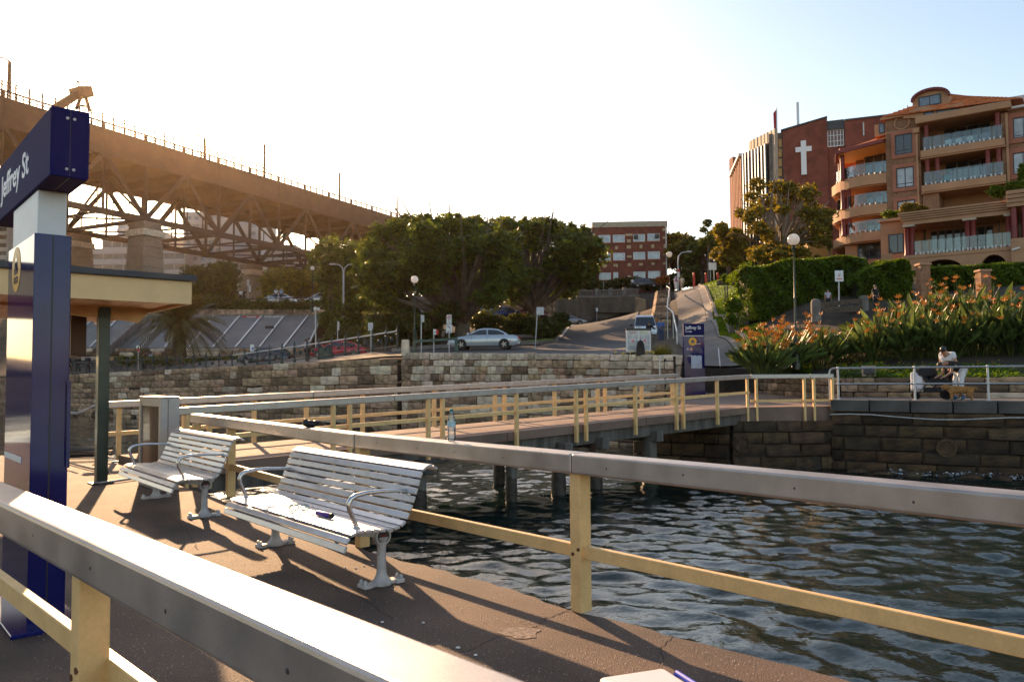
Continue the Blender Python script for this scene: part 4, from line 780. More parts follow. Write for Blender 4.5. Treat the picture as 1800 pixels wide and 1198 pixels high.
for s in (0, 1):
    n0 = -.25 if s == 0 else -BW + .3
    for zz in (.55, 1.1, 1.25): m.beam(BN.W(T0, n0, Hd + zz), BN.W(T1, n0, Hd + zz), .12, .14)
    for zz in (2.3, 2.9): m.beam(BN.W(T0, n0 - .3, Hd + zz), BN.W(T1, n0 - .3, Hd + zz), .13, .13)
    for k in range(int((T1 - T0) / 1.2)):
        t0 = T0 + 1.2 * k; m.beam(BN.W(t0, n0, Hd), BN.W(t0, n0, Hd + 1.1), .13, .13)
        if k % 2 == 0: m.beam(BN.W(t0, n0 - .3, Hd), BN.W(t0, n0 - .3, Hd + 3.0), .19, .19)
        if k % 8 == 0: BN.box(m, t0 - .35, t0 + .35, Hd, Hd + 1.3, n0 - .15, n0 + .12)
o = m.build('railing', steelbr, b); o['kind'] = 'stuff'
def pier(lab, t0, side, zb_, grp='granite piers of the bridge'):
    p = bq(t0, side, 0); t = thing('bridge_pier', lab, 'pier', (p.x, p.y, zb_), grp); pn_ = BN.n; d = BN.d
    def ring(hw, hd, z): return [V((q.x, q.y, z)) for q in (p - d * hd + pn_ * hw, p + d * hd + pn_ * hw, p + d * hd - pn_ * hw, p - d * hd - pn_ * hw)]
    top = Hc - .7; k = 8
    for i in range(k):
        f0, f1_ = i / k, (i + 1) / k; z0 = zb_ - 3 + (top - 3.0 - zb_ + 3) * f0; z1 = zb_ - 3 + (top - 3.0 - zb_ + 3) * f1_
        m = MB(); a0, a1 = 3.1 - .75 * f0, 3.1 - .75 * f1_; m.hexa(ring(a0, a0 * .95, z0) + ring(a1, a1 * .95, z1 - .05)); m.build('course', granite, t, .06, 1)
    m = MB(); m.hexa(ring(2.75, 2.6, top - 2.95) + ring(2.6, 2.5, top - 1.6)); m.build('band', palestone, t, .05, 1)
    m = MB(); m.hexa(ring(2.3, 2.2, top - 1.58) + ring(2.2, 2.1, top)); m.build('cap', granite, t, .05, 1)
pier('tall granite bridge pier nearest the sun flare, left of centre', 0, 0, 17); pier('granite bridge pier behind the shelter roof at the far left', 2.4, 1, 17.5); pier('granite bridge pier beyond the dark round tree', 54.5, 1, 17.5); pier('granite bridge pier hidden among the trees', 57.6, 0, 15); pier('granite bridge pier out at the left edge of the picture', -57.6, 0, 3)
lamps = []
def lattice_lamp(p, hh, lab, arm=1):
    t = thing('bridge_lamp', lab, 'street lamp', p, 'lattice lamp posts on the bridge deck'); m = MB()
    for s in (-.22, .22): m.beam(p + BN.d * s, p + BN.d * s * .5 + V((0, 0, hh)), .24, .24)
    for i in range(6): z = hh * (i + .5) / 6; m.beam(p + BN.d * (-.22 + .02 * i) + V((0, 0, z)), p + BN.d * (.22 - .02 * i) + V((0, 0, z)), .1, .1)
    m.build('post', steelbr, t); m = MB(); m.tube([p + V((0, 0, hh)), p - BN.d * .8 + V((0, 0, hh + .25)), p - BN.d * 1.7 + V((0, 0, hh + .1))], .12, 6); m.ball(p - BN.d * 1.9 + V((0, 0, hh)), (.35, .35, .14), 8, 5); m.build('lamp_arm', steelbr, t)
for px, py, lab in ((17, 108, 'leftmost lattice lamp post on the bridge'), (360, 243, 'bridge lamp post just right of the sun'), (465, 254, 'bridge lamp post above the middle of the truss'), (597, 304, 'bridge lamp post second from the trees'), (698, 346, 'bridge lamp post nearest the big fig tree')):
    a, z = BN.sz(px, py, -.6); lattice_lamp(BN.W(a, -.6, Hd), min(max(z - Hd, 4), 9), lab)
t = thing('maintenance_gantry', 'brown maintenance gantry crane straddling the bridge railing', 'gantry', BN.W(BN.sz(140, 170)[0], -1, Hd))
def gp_(px, py, n=-.5): a, z = BN.sz(px, py, n); return BN.W(a, n, z)
for n in (-.5, -4):
    m = MB(); m.beam(gp_(134, 192, n), gp_(143, 168, n), .45, .45); m.beam(gp_(158, 196, n), gp_(150, 168, n), .45, .45); m.beam(gp_(137, 184, n), gp_(156, 188, n), .25, .25); m.build('leg', steelbr, t)
m = MB(); m = MB(); m.beam(gp_(98, 190), gp_(146, 160), 1.2, 1.3); m.build('jib', steelbr, t)
m = MB(); p, q = gp_(133, 163), gp_(153, 163); m.beam(p, q, 3.5, 1.9); m.build('cab', steelbr, t)
m = MB()
for x in (137, 139, 152): m.beam(gp_(x, 160), gp_(x, 143), .12, .12); m.beam(gp_(x, 143), gp_(x - 4 if x < 145 else x + 3, 145), .2, .2)
m.build('antenna', steelbr, t)
# ------------------------------------------------------------------ far office slabs and towers behind the bridge
def bands(lab, px0, px1, ytop, ybot, Yd, n, wall, gl, depth=18, group=None, bal=False, cols=0, d=(1, 0)):
    pl = Plane((px0 + px1) / 2, ytop, Yd, d); a0, a1, z0, z1 = pl.rect(px0, ytop, px1, ybot); g = h(pl.o.x, pl.o.y) - 6
    t = thing('office_building' if not bal else 'apartment_tower', lab, 'building', (pl.o.x, pl.o.y, g), group)
    m = MB(); pl.box(m, a0 + .2, a1 - .2, g, z1, -depth, -1.2 if bal else -.3); m.build('wall', wall, t); fh = (z1 - z0) / n
    for i in range(n):
        zz = z0 + fh * i
        m = MB(); pl.box(m, a0, a1, zz + fh * .52, zz + fh, -.6, 0); m.build('spandrel' if not bal else 'balcony', wall, t)
        m = MB(); pl.box(m, a0 + .3, a1 - .3, zz + .02, zz + fh * .5, -1.0 if bal else -.28, -.9 if bal else -.2); w_ = m.build('window', gl, t)
        k = cols or int((a1 - a0) / 3); m = MB()
        for j in range(k + 1): x = a0 + .35 + (a1 - a0 - .7) * j / k; pl.box(m, x - (.25 if bal else .08), x + (.25 if bal else .08), zz + .02, zz + fh * .5, -1.2 if bal else -.25, 0 if bal else -.12)
        m.build('mullion', wall, w_)['kind'] = 'stuff'
    return t
offc = mat('pale_spandrel', (.50, .47, .44), .7, var=.08); offg = mat('bronze_glazing', (.10, .07, .05), .12, var=.5, scale=.3, coat=.3)
twc = mat('pale_tower_wall', (.52, .50, .48), .7, var=.06)
bands('pale office block with brown window bands behind the bridge piers', 160, 326, 436, 512, 236, 4, offc, offg, 30)
t = bands('pale stepped top storey block behind the bridge', 178, 300, 412, 434, 246, 1, offc, offg, 20)
bands('white balconied apartment tower seen through the truss', 322, 392, 372, 500, 240, 9, twc, wglass, 22, bal=True, cols=5)
bands('taller white apartment tower with stacked balconies right of the pier', 386, 452, 360, 520, 262, 12, twc, wglass, 22, bal=True, cols=4)
bands('tan office block seen through the truss beside the trees', 468, 520, 430, 486, 255, 5, offc, offg, 20)
bands('white office block with dark bands at the foot of the truss', 516, 566, 440, 500, 250, 6, twc, offg, 20)
bands('slim pale tower behind the great pier', 205, 252, 392, 420, 270, 3, offc, wglass, 20)
bands('grey office block behind the name pylon at the left edge', -40, 14, 392, 520, 150, 9, offc, offg, 20)
# ------------------------------------------------------------------ red brick flats
Z5 = lambda x, y: (1000 + x / 5.447, 360 + y / 5.447)
pl = Plane(*Z5(580, 160), 130, (.998, -.06)); a0, z1 = pl.sz(*Z5(-40, 180)); a1, _ = pl.sz(*Z5(937, 150)); zt = pl.sz(*Z5(580, 160))[1]; g = 12.0
t = thing('brick_flats', 'four-storey red brick flats with white windows and cream tile patterns', 'building', pl.W((a0 + a1) / 2, 0, g))
m = MB(); pl.box(m, a0, a1, g, zt - .9, -12, 0); m.build('wall', brick, t)
aL = pl.sz(*Z5(222, 180))[0]
m = MB(); pl.box(m, aL, a1 + .1, zt - .9, zt, -12.1, .12); pl.box(m, a0, aL - .02, zt - 1.9, zt - .89, -12.1, .08); m.build('parapet', mat('cream_parapet', (.50, .42, .30), .8, var=.15), t)
def wz(*z): return pl.rect(*Z5(z[0], z[1]), *Z5(z[2], z[3]))
for r, dv, ac in (((285, 290, 397, 362), (.33,), 0), ((421, 288, 534, 358), (.7,), 0), ((615, 282, 728, 352), (.33, .66), 1), ((752, 275, 868, 345), (.33, .7), 2), ((285, 465, 399, 535), (.33,), 0), ((424, 460, 537, 530), (.7,), 0), ((616, 452, 730, 522), (.33,), 0), ((755, 447, 871, 517), (.7,), 0), ((290, 650, 402, 716), (.33,), 0), ((425, 645, 472, 712), (.5,), 0), ((618, 640, 733, 708), (.33,), 0), ((757, 634, 873, 704), (.7,), 0)):
    rr = wz(*r); mid = .5; sideL = dv[0] < .5
    w_ = window(pl, t, rr, .03, .10, wglass, white, dv, hdiv=((0, dv[0], .45) if sideL else (dv[-1], 1, .45),))
    m = MB(); pl.box(m, rr[0] - .1, rr[1] + .1, rr[2] - .18, rr[2] - .02, 0, .14); m.build('sill', terracotta, w_)
    if ac: x0, x1 = (rr[0] + .12, rr[0] + .75) if ac == 1 else (rr[1] - .75, rr[1] - .12); m = MB(); pl.box(m, x0, x1, rr[3] - .75, rr[3] - .12, .1, .45); m.build('air_conditioner', darkgrey, w_)
tl = mat('cream_tile', (.55, .40, .22), .7, var=.15)
for x, y, w_, hh in ((910, 236, 28, 26), (911, 313, 28, 26), (918, 395, 22, 38), (918, 477, 34, 14), (917, 560, 30, 22), (574, 287, 68, 22), (574, 346, 38, 30), (574, 403, 40, 32), (690, 398, 28, 34), (803, 396, 28, 34), (455, 410, 26, 28), (343, 411, 28, 28), (228, 283, 46, 22), (228, 354, 42, 22), (578, 495, 46, 20), (578, 573, 36, 28), (690, 569, 36, 24), (806, 564, 32, 22), (438, 577, 20, 24), (460, 581, 16, 34), (578, 690, 32, 30)):
    m = MB(); pl.box(m, *wz(x - w_ / 2, y - hh / 2, x + w_ / 2, y + hh / 2), 0, .06); m.build('tile', tl, t)
c = wz(343, 581, 344, 582); m = MB(); q = .42; m.prism([pl.W(c[0] + a * q, 0, c[2] + bb * q) for a, bb in ((0, -1), (1, 0), (0, 1), (-1, 0))], pl.n * 0, pl.n * .06); m.build('tile', tl, t)
m = MB(); pl.box(m, a1 - .25, a1 - .1, g, zt - .9, .02, .14); m.build('drainpipe', white, t)
# ------------------------------------------------------------------ brick church with the cross
Z6 = lambda x, y: (1260 + x / 3.993, 160 + y / 3.993)
pc = Plane(*Z6(460, 280), 104, (.93, -.36))                      # cross wall
t = thing('brick_church', 'red brick church with tall concrete fins and a white cross', 'church', pc.W(0, 0, 12)); gz = 10.0
b0 = 0.0; b1 = pc.sz(*Z6(772, 190))[0]; zA = pc.sz(*Z6(460, 282))[1]; zB = pc.sz(*Z6(772, 188))[1]
m = MB(); m.prism([pc.W(0, 0, gz), pc.W(b1, 0, gz), pc.W(b1, 0, zB), pc.W(0, 0, zA)], -pc.n * 24, pc.n * 0); m.build('wall', brick, t)
m = MB(); m.prism([pc.W(-.2, 0, zA), pc.W(b1 + .05, 0, zB), pc.W(b1 + .05, 0, zB + .2), pc.W(-.2, 0, zA + .2)], -pc.n * 24, pc.n * .15); m.build('roof_edge', darkroof, t)
b2 = pc.sz(*Z6(895, 200))[0]; b3 = pc.sz(*Z6(1110, 215))[0]; zC = pc.sz(*Z6(830, 195))[1]; zG = pc.sz(*Z6(830, 265))[1]
m = MB(); pc.box(m, b1 + .02, b2, gz, zC, -20, -.6); m.build('recess', brick, t)
m = MB(); pc.box(m, b1 + .02, b2, zG, zC - .1, -.6, -.3); m.build('slate_panel', darkroof, t)
rr = pc.rect(*Z6(775, 268), *Z6(893, 388), -.4)
window(pc, t, rr, -.55, .12, mat('brown_church_glass', (.16, .10, .08), .2, var=.3), white, (.2, .4, .6, .8), hdiv=((0, 1, .33), (0, 1, .66)))
m = MB(); pc.box(m, b2 + .02, b3 + 12, gz, zC - .4, -20, -.1); m.build('side_wall', brick, t)
m = MB(); pc.box(m, b2 + .02, b3 + 12, zC - .4, zC - .2, -20, .05); m.build('roof_edge', darkroof, t)
m = MB(); x = pc.sz(*Z6(1029, 240))[0]; pc.box(m, x - .08, x + .08, zC - 2.6, zC - .9, -.1, .1); m.build('vent_pipe', offwhite, t)
crm = mat('white_cross', (.85, .85, .84), .4, var=.03)
ax, zx = pc.sz(*Z6(609, 412)); m = MB(); zt_ = pc.sz(*Z6(606, 352))[1]; zb_ = pc.sz(*Z6(614, 590))[1]; aw = pc.sz(*Z6(666, 400))[0] - ax
pc.box(m, ax - .33, ax + .33, zb_, zt_, .05, .3); pc.box(m, ax - aw, ax - .332, zx - .33, zx + .33, .05, .3); pc.box(m, ax + .332, ax + aw, zx - .33, zx + .33, .05, .3); m.build('cross', crm, t)
# glazing strip with amber panes, then fins along the turning side wall
pf_ = Plane(*Z6(430, 280), 104, (-.62, .78))
zF = pc.sz(*Z6(445, 285))[1]
m = MB(); pc.box(m, -1.75, -.02, gz, zF, -3, -.5); m.build('strip_wall', conc, t)
amber = mat('amber_pane', (.62, .33, .03), .25, var=.2)
for y in (340, 408, 476, 544, 612): m = MB(); pc.box(m, *pc.rect(*Z6(434, y), *Z6(457, y + 55), -.5), -.5, -.42); m.build('amber_pane', amber if y < 600 else dglass, t)
for i, (x, y) in enumerate(((415, 262), (390, 276), (364, 288), (341, 300), (317, 312), (292, 323), (268, 335), (249, 347))):
    Yd = 104 + i * 2.1; p = at(*Z6(x, y), Yd); q = at(*Z6(x + 11, y), Yd); hw = abs(q.x - p.x)
    m = MB(); m.box((p.x, p.y + .5, (gz + p.z) / 2), (hw * 2.0, 1.0, p.z - gz)); m.build('fin', mat('fin_concrete', (.42, .33, .25), .8, var=.1) if i == 0 else bpy.data.materials['fin_concrete'], t)
    m = MB(); m.box((p.x - .1, p.y + 2.0, (gz + p.z - 1.5) / 2), (1.7, .5, p.z - 1.5 - gz)); m.build('glazing', dglass, t)
# side wing running back
w0 = at(*Z6(240, 430), 122); w1 = at(*Z6(205, 455), 128); w2 = at(*Z6(185, 450), 129); w3 = at(*Z6(115, 600), 150)
m = MB(); m.prism([U(w0, gz), U(w1, gz), U(w1, w1.z), U(w0, w0.z)], (0, 0, 0), (8, 4, 0)); m.build('side_wall', mat('sunlit_brick', (.34, .15, .09), .85, var=.12, fine=.1, fscale=4), t)  # brighter brick colour, with the sun on this wing put into it
m = MB(); m.prism([U(w2, gz), U(w3, gz), U(w3, w3.z), U(w2, w2.z)], (0, 0, 0), (10, 6, 0)); m.build('side_wall', mat('pale_render_wall', (.45, .33, .24), .8, var=.1), t)
for k in range(7):
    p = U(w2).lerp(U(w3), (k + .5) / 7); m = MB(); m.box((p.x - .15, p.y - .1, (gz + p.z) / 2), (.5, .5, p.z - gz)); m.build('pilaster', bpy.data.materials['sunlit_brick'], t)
m = MB(); m.beam(w2 + V((-.2, 0, .1)), w3 + V((-.2, 0, .1)), 1.2, .4); m.build('roof_edge', offwhite, t)
w4 = at(*Z6(88, 570), 152); m = MB(); m.prism([U(w3, gz), U(w4, gz), U(w4, w4.z + 2.5), U(w3, w4.z + 2.5)], (0, 0, 0), (8, 5, 0)); m.build('tower', brick, t)
for (x, y0, y1, lab, fl) in ((420, 262, 116, 'thin flagpole with a small red flag on the church roof', 1), (567, 240, 80, 'white aerial pole on the church roof', 0)):
    p, q = at(*Z6(x, y0), 112), at(*Z6(x, y1), 112); o = thing('flagpole' if fl else 'aerial', lab, 'pole', p)
    m = MB(); m.tube([p - V((0, 0, 2)), q], .09, 6); m.build('pole', white, o)
    m = MB()
    if fl: m.prism([q + V((0, 0, -.2)), q + V((-.5, 0, -.8)), q + V((-.45, 0, -3.4)), q + V((0, 0, -3.2))], (0, 0, 0), (0, .05, 0)); m.build('flag', mat('red_flag', (.4, .02, .03), .8), o)
    else: m.tube([q - V((0, 0, 3.2)), q], .2, 8); m.build('sleeve', white, o)
# ------------------------------------------------------------------ brown apartment building on the right
Z7 = lambda x, y: (1440 + x / 3.522, 140 + y / 3.522)
pa = Plane(*Z7(408, 300), 72, (.80, -.60)); ga = 7.5
t = thing('apartment_building', 'tan and brown brick apartment building with glass-fronted balconies and tiled roof', 'building', pa.W(8, 0, ga))
def zr(x0, y0, x1, y1, n=0.): return pa.rect(*Z7(x0, y0), *Z7(x1, y1), n)
def zz(y, x=865, n=0.): return pa.sz(*Z7(x, y), n)[1]
def ss(x, n=0., y=500): return pa.sz(*Z7(x, y), n)[0]
a0, a1, a2, a3 = 0, ss(628), ss(1135), ss(1175)
zeave = zz(300, 510); zTop = zz(235, 510)
m = MB(); pa.box(m, a0, a1, ga, zTop, -10, 0); m.build('tower_wall', brownbrick, t)
m = MB(); pa.box(m, a0 - .05, a1 + .05, zz(322, 510), zz(314, 510), .0, .07); m.build('string_course', render_tan, t)
m = MB(); pa.box(m, a0 - .3, a1 + .2, zTop, zTop + .25, -10, .35); m.build('cornice', render_tan, t)
c = pa.sz(*Z7(513, 267)); m = MB(); m.tube([pa.W(c[0] + .62 * math.cos(i * .3927), .05, c[1] + .62 * math.sin(i * .3927)) for i in range(17)], .07, 6); m.build('roundel', render_tan, t)
for (x0, y0, x1, y1) in ((470, 338, 578, 462), (478, 543, 588, 668), (484, 748, 596, 812)):
    r = zr(x0, y0, x1, y1); m = MB(); e_ = .32; pa.box(m, r[0] - e_, r[1] + e_, r[2] - e_, r[2], 0, .12); pa.box(m, r[0] - e_, r[1] + e_, r[3], r[3] + e_, 0, .12); pa.box(m, r[0] - e_, r[0], r[2], r[3], 0, .12); pa.box(m, r[1], r[1] + e_, r[2], r[3], 0, .12); m.build('window_surround', terracotta, t)
    window(pa, t, r, .02, .09, dglass if y0 < 500 else wglass, darkgrey, (.5,), hdiv=((0, 1, .2),))
# balcony bay
m = MB(); pa.box(m, a1 + .02, a3 + .3, ga, zz(225), -10, -2.6); m.build('bay_wall', render_tan, t)
m = MB(); pa.box(m, a2, a3 - .02, ga, zz(205, 1150), -2.59, .05); m.build('pier', brownbrick, t)
fl = [(zz(447, 865, .6), zz(402, 865, .6)), (zz(668, 865, .6), zz(624, 865, .6))]
zro = zz(232, 865, .6)
def dpost(name, x, n, z0, z1, r=.2): m = MB(); p = pa.W(x, n, 0); m.lathe([(r * 1.15, z0), (r * 1.15, z0 + .12), (r, z0 + .2), (r * .94, z1 - .2), (r * 1.15, z1 - .1), (r * 1.15, z1)], (p.x, p.y, 0), 12); return m.build(name, maroon, t)
def balustrade(x0, x1, n, z, hgt=1.05, k=8):
    w_ = (x1 - x0) / k
    for i in range(k):
        m = MB(); pa.box(m, x0 + w_ * i + .02, x0 + w_ * (i + 1) - .02, z + .08, z + hgt, n - .02, n); gp2 = m.build('glass_panel', clear, t)
        m = MB()
        for f in (.2, .8): pa.box(m, x0 + w_ * (i + f) - .05, x0 + w_ * (i + f) + .05, z + .0, z + .2, n - .06, n + .04)
        m.build('clamp', white, gp2)
def chair(lab, p, rz, mt):
    c = thing('balcony_chair', lab, 'chair', (0, 0, 0)); m = MB(); m.box((0, 0, .42), (.5, .5, .04)); m.build('seat', mt, c); m = MB(); m.box((0, .24, .68), (.5, .04, .45)); m.build('backrest', mt, c)
    for a in (-.22, .22):
        for b_ in (-.22, .22): m = MB(); m.box((a, b_, .2), (.04, .04, .4)); m.build('leg', mt, c)
    place(c, p, rz)
for i, (zl, zh) in enumerate(fl):
    m = MB(); pa.box(m, a1 + .1, a2 + .25, zl, zh, -2.58, .6); m.build('balcony_slab', render_tan, t, .03, 1)
    m = MB(); pa.box(m, a1 + .05, a2 + .3, zl - .12, zl - .002, -2.5, .5); m.build('soffit', render_tan, t)
    balustrade(a1 + .3, a2 + .1, .5, zh, 1.15)
    top = zro - .1 if i == 0 else fl[0][0] - .125
    for x in ((a1 + .55,), (a2 - .25,)) if i == 0 else ((a1 + .55, a1 + 1.35), (a2 - .25, a2 - 1.05)):
        for q in x: dpost('column', q, .1, zh, top)
    # sliding doors behind
    for k in range(4):
        x0 = a1 + 1.6 + (a2 - a1 - 2.6) * k / 4; x1 = a1 + 1.6 + (a2 - a1 - 2.6) * (k + 1) / 4 - .03
        window(pa, t, (x0, x1, zh + .05, zh + 2.35), -2.58, .06, dglass, darkgrey)
tealm = mat('teal_plastic', (.02, .35, .36), .4)
for (x, mt, lab, i) in ((775, tealm, 'teal chair on the middle balcony of the brown apartments', 1), (795, white, 'leftmost white seat on the top balcony', 0), (860, white, 'middle white seat on the top balcony', 0), (930, white, 'rightmost white seat on the top balcony', 0)):
    chair(lab, pa.W(ss(x, 0), -.5, fl[i][1]), math.atan2(-pa.n.y, -pa.n.x) - math.pi / 2, mt)
# below balcony two: shadowed loggia
m = MB(); pa.box(m, a1 + .1, a1 + 1.4, zz(800), fl[1][0] - .13, -2.5, .2); m.build('pier', brownbrick, t)
# eave and roof
m = MB(); pa.box(m, a1 - .2, a3 + .35, zro, zz(188, 865, .6), -10, .9); m.build('eave', render_tan, t, .04, 1)
zri = zz(110, 880); e0 = pa.W(a0 - .6, .6, zro + 1.0)
zR = zz(190, 900)
m = MB(); x0, x1 = a1 - 2.5, a3 + 2.5
rq = [pa.sz(*Z7(800, 84), -4.5), pa.sz(*Z7(905, 104), -4.5)]; ridge = [pa.W(rq[0][0], -4.5, rq[0][1]), pa.W(rq[1][0], -4.5, rq[1][1])]
bs = [pa.W(a0 - .2, .45, zTop + .25), pa.W(a3 + 1.2, 1.0, zR - .15), pa.W(a3 + 1.2, -11, zR - .15), pa.W(a0 - .2, -11, zTop + .25)]
m.add([*bs, *ridge], [(0, 1, 5, 4), (1, 2, 5), (2, 3, 4, 5), (3, 0, 4), (3, 2, 1, 0)]); m.build('hip_roof', tile, t)
# tile courses proud of the roof as rows
def courses(q, n, name='tile_course'):   # q: bl, br, tr, tl
    for i in range(n):
        f = (i + .5) / n; a_, b_ = q[0].lerp(q[3], f), q[1].lerp(q[2], f); m = MB(); up = (q[3] - q[0]).cross(q[1] - q[0]); m.beam(a_ , b_, .16, .10); m.build(name, tile, t)
courses([bs[0], bs[1], ridge[1], ridge[0]], 14)
# arched dormer and the long window dormer under it
def arch_block(xc0, xc1, ybase, ytop, n0, n1, mt, name, trim):
    s0, s1 = ss(xc0, n1, 150), ss(xc1, n1, 150); zb_, zt_ = zz(ybase, (xc0 + xc1) / 2, n1), zz(ytop, (xc0 + xc1) / 2, n1); k = 14; sp = zb_ + (zt_ - zb_) * .45
    arc = [(s0 + (s1 - s0) * (1 - math.cos(math.pi * i / k)) / 2, sp + (zt_ - sp) * math.sin(math.pi * i / k)) for i in range(k + 1)]
    m = MB(); m.prism([pa.W(s0, 0, zb_)] + [pa.W(a_, 0, z) for a_, z in arc] + [pa.W(s1, 0, zb_)], pa.n * n0, pa.n * n1); o = m.build(name, mt, t)
    for (p, q) in zip(arc[:-1], arc[1:]):
        m = MB(); m.beam(pa.W(p[0], n1 + .1, p[1] + .06), pa.W(q[0], n1 + .1, q[1] + .06), .5, .2, ext=.05); m.build('arch_trim', maroon, o)
arch_block(578, 808, 165, 66, -6, -1.2, render_tan, 'dormer', maroon)
window(pa, t, zr(615, 98, 755, 162, -1.2), -1.18, .1, mat('blue_reflecting_glass', (.16, .22, .28), .06, coat=.5, var=.2), darkgrey, (.5,))
s0, s1 = ss(520, .3, 200), ss(905, .3, 200)
m = MB(); pts = [(520, 240), (520, 222), (560, 195), (610, 172), (660, 164), (700, 172), (740, 178), (885, 140), (905, 175), (905, 222)]
m.prism([pa.W(*(lambda q: (q[0], 0, q[1]))(pa.sz(*Z7(x, y), .3))) for x, y in pts], pa.n * -4, pa.n * .3); m.build('dormer', render_tan, t)
for x0, y0, x1, y1 in ((648, 200, 708, 246), (724, 178, 866, 240)): window(pa, t, zr(x0, y0, x1, y1, .32), .32, .08, bpy.data.materials['blue_reflecting_glass'], darkgrey)
# right wing
m = MB(); pa.box(m, a3 + .02, a3 + 14, ga, zz(185, 1200), -10, -.25); m.build('right_wing', brownbrick, t)
m = MB(); pa.box(m, a3 + .02, a3 + 14, zz(185, 1200), zz(172, 1200), -10, .35); m.build('eave', white, t)
m = MB(); pa.box(m, a3 + 1.6, a3 + 14, zz(172, 1250), zz(60, 1260), -10, -1); m.build('attic', tile, t)
for y0, y1 in ((230, 358), (448, 580)):
    r = zr(1200, y0, 1330, y1, -.25); e_ = .4; m = MB(); pa.box(m, r[0] - e_, r[1] + e_, r[2] - e_, r[2], -.25, -.12); pa.box(m, r[0] - e_, r[1] + e_, r[3], r[3] + e_, -.25, -.12); pa.box(m, r[0] - e_, r[0], r[2], r[3], -.25, -.12); m.build('window_surround', terracotta, t)
    window(pa, t, r, -.24, .08, wglass, darkgrey, (.5,), hdiv=((0, 1, .12),))
m = MB(); q = a1 - .25; pa.box(m, q - .09, q + .09, zz(800), zz(330, 600), .02, .18); pa.box(m, q - .25, q + .25, zz(335, 600), zz(305, 600), .02, .4); m.build('drainpipe', render_tan, t)
m = MB(); q = ss(1170); pa.box(m, q - .09, q + .09, ga, zz(210, 1160), .06, .22); m.build('drainpipe', render_tan, t)
for k in range(3): m = MB(); x = ss(1055 + k * 80, -6, 130); pa.box(m, x, x + 1.0, zz(172, 1100), zz(110 - k * 14, 1060 + k * 80, -6), -8, -7); m.build('chimney', offwhite, t)
# left wing: curved balconies
n0 = -1.0; s0 = ss(128, n0); s1 = -.05
def curved(z0, z1, out, mt, name, ins=0., bev=.02):
    pts = []; k = 10; sx0, sx1 = ss(110, 0) - out * .4, -.02
    for i in range(k + 1): f = i / k; x = sx0 + (sx1 - sx0) * f; pts.append((x, -1.2 + out + .9 * (1 - f) * f * 1.6 - .5 * (1 - f) ** 3 * 3))
    m = MB(); poly_ = [pa.W(x, n, 0) for x, n in pts] + [pa.W(sx1, -9, 0), pa.W(sx0 - 1.5, -9, 0), pa.W(sx0 - .8, -2.8, 0)]
    m.prism(poly_, (0, 0, z0), (0, 0, z1)); return m.build(name, mt, t, bev, 1), pts
lv = [(zz(655, 300), zz(592, 300)), (zz(838, 300), zz(778, 300)), (zz(1000, 300), zz(945, 300))]
for i, (zl, zh) in enumerate(lv):
    o, pts = curved(zl, zh, 1.2, render_tan, 'balcony_slab')
    for j, ((xa, na), (xb, nb)) in enumerate(zip(pts[:-1], pts[1:])):
        if i == 2 and j < 2: continue
        m = MB(); m.beam(pa.W(xa, na - .1, zh + .62), pa.W(xb, nb - .1, zh + .62), .02, 1.0, up=(0, 0, 1)); m.build('glass_panel', clear, t)
        m = MB(); m.box(pa.W(xa, na - .1, zh + .1), (.08, .08, .2)); m.build('clamp', white, t)
    m = MB(); up_ = lv[i - 1][0] if i else zz(400, 250); pa.box(m, ss(235), -.03, zh, up_, -9, -2.6); m.build('wing_wall', render_tan, t)
    for k in range(3):
        x0 = ss(240) + (0 - ss(240)) * k / 3; window(pa, t, (x0 + .05, x0 - ss(240) / 3 - .05, zh + .1, min(up_ - .3, zh + 2.5)), -2.58, .07, dglass, darkgrey)
    m = MB(); pa.box(m, ss(170), ss(232), zh, up_, -9, -3.4); m.build('wing_wall', brownbrick, t)
    for x in ((132,) if i == 0 else (132, 166)): dpost('column', ss(x), -.6, zh, up_, .22)
    dpost('column', ss(80), -2.8, zh, up_, .2)
    o, pts = curved(zl - .1, zl - .005, .95, render_tan, 'soffit', bev=0)
m = MB(); pa.box(m, ss(130), -.03, ga, lv[2][0] - .12, -9, -.9); m.build('wing_base', render_tan, t); window(pa, t, zr(238, 1010, 382, 1110, -.9), -.88, .1, dglass, darkgrey, (.5,))
zE = zz(440, 250); m = MB(); pt = [Z7(40, 462), Z7(118, 440), Z7(412, 372)]
q0, q1, q2 = pa.W(ss(45), -3.6, zz(462, 45)), pa.W(ss(118), .4, zz(452, 118)), pa.W(.0, 1.0, zz(385, 405)); r1 = pa.W(ss(345), -4.5, zz(290, 345)); r2 = pa.W(0, -4.5, zz(290, 345) + .4)
q3 = pa.W(ss(45), -9, zz(462, 45))
q2 = U(q2, q1.z + .25)
m.add([q0, q1, q2, r2, r1, q3], [(1, 2, 3, 4), (0, 1, 4), (0, 4, 5)]); m.build('wing_roof', tile, t); courses([q1, q2, r2, r1], 12)
for p, q in ((q0, q1), (q1, q2)): m = MB(); m.beam(p - V((0, 0, .12)), q - V((0, 0, .12)), .3, .28); m.build('gutter', maroon, t)
m = MB(); m.add([q0 - V((0, 0, .2)), q1 - V((0, 0, .2)), q2 - V((0, 0, .2)), U(r2, q1.z - .2), U(r1, q1.z - .2)], [(0, 1, 2, 3, 4)]); m.build('soffit', cream, t)
m = MB(); pa.box(m, ss(340, 0), .02, zz(340, 375), zz(265, 375), -3, -.5); m.build('dormer', render_tan, t); window(pa, t, zr(370, 270, 405, 332, -.5), -.48, .06, bpy.data.materials['blue_reflecting_glass'], darkgrey)
m = MB(); p = pa.W(ss(516), -3, zz(190, 516)); m.lathe([(.12, 0), (.2, .2), (.05, .5), (.03, 1.3), (0, 1.35)], p, 8); m.build('finial', maroon, t)
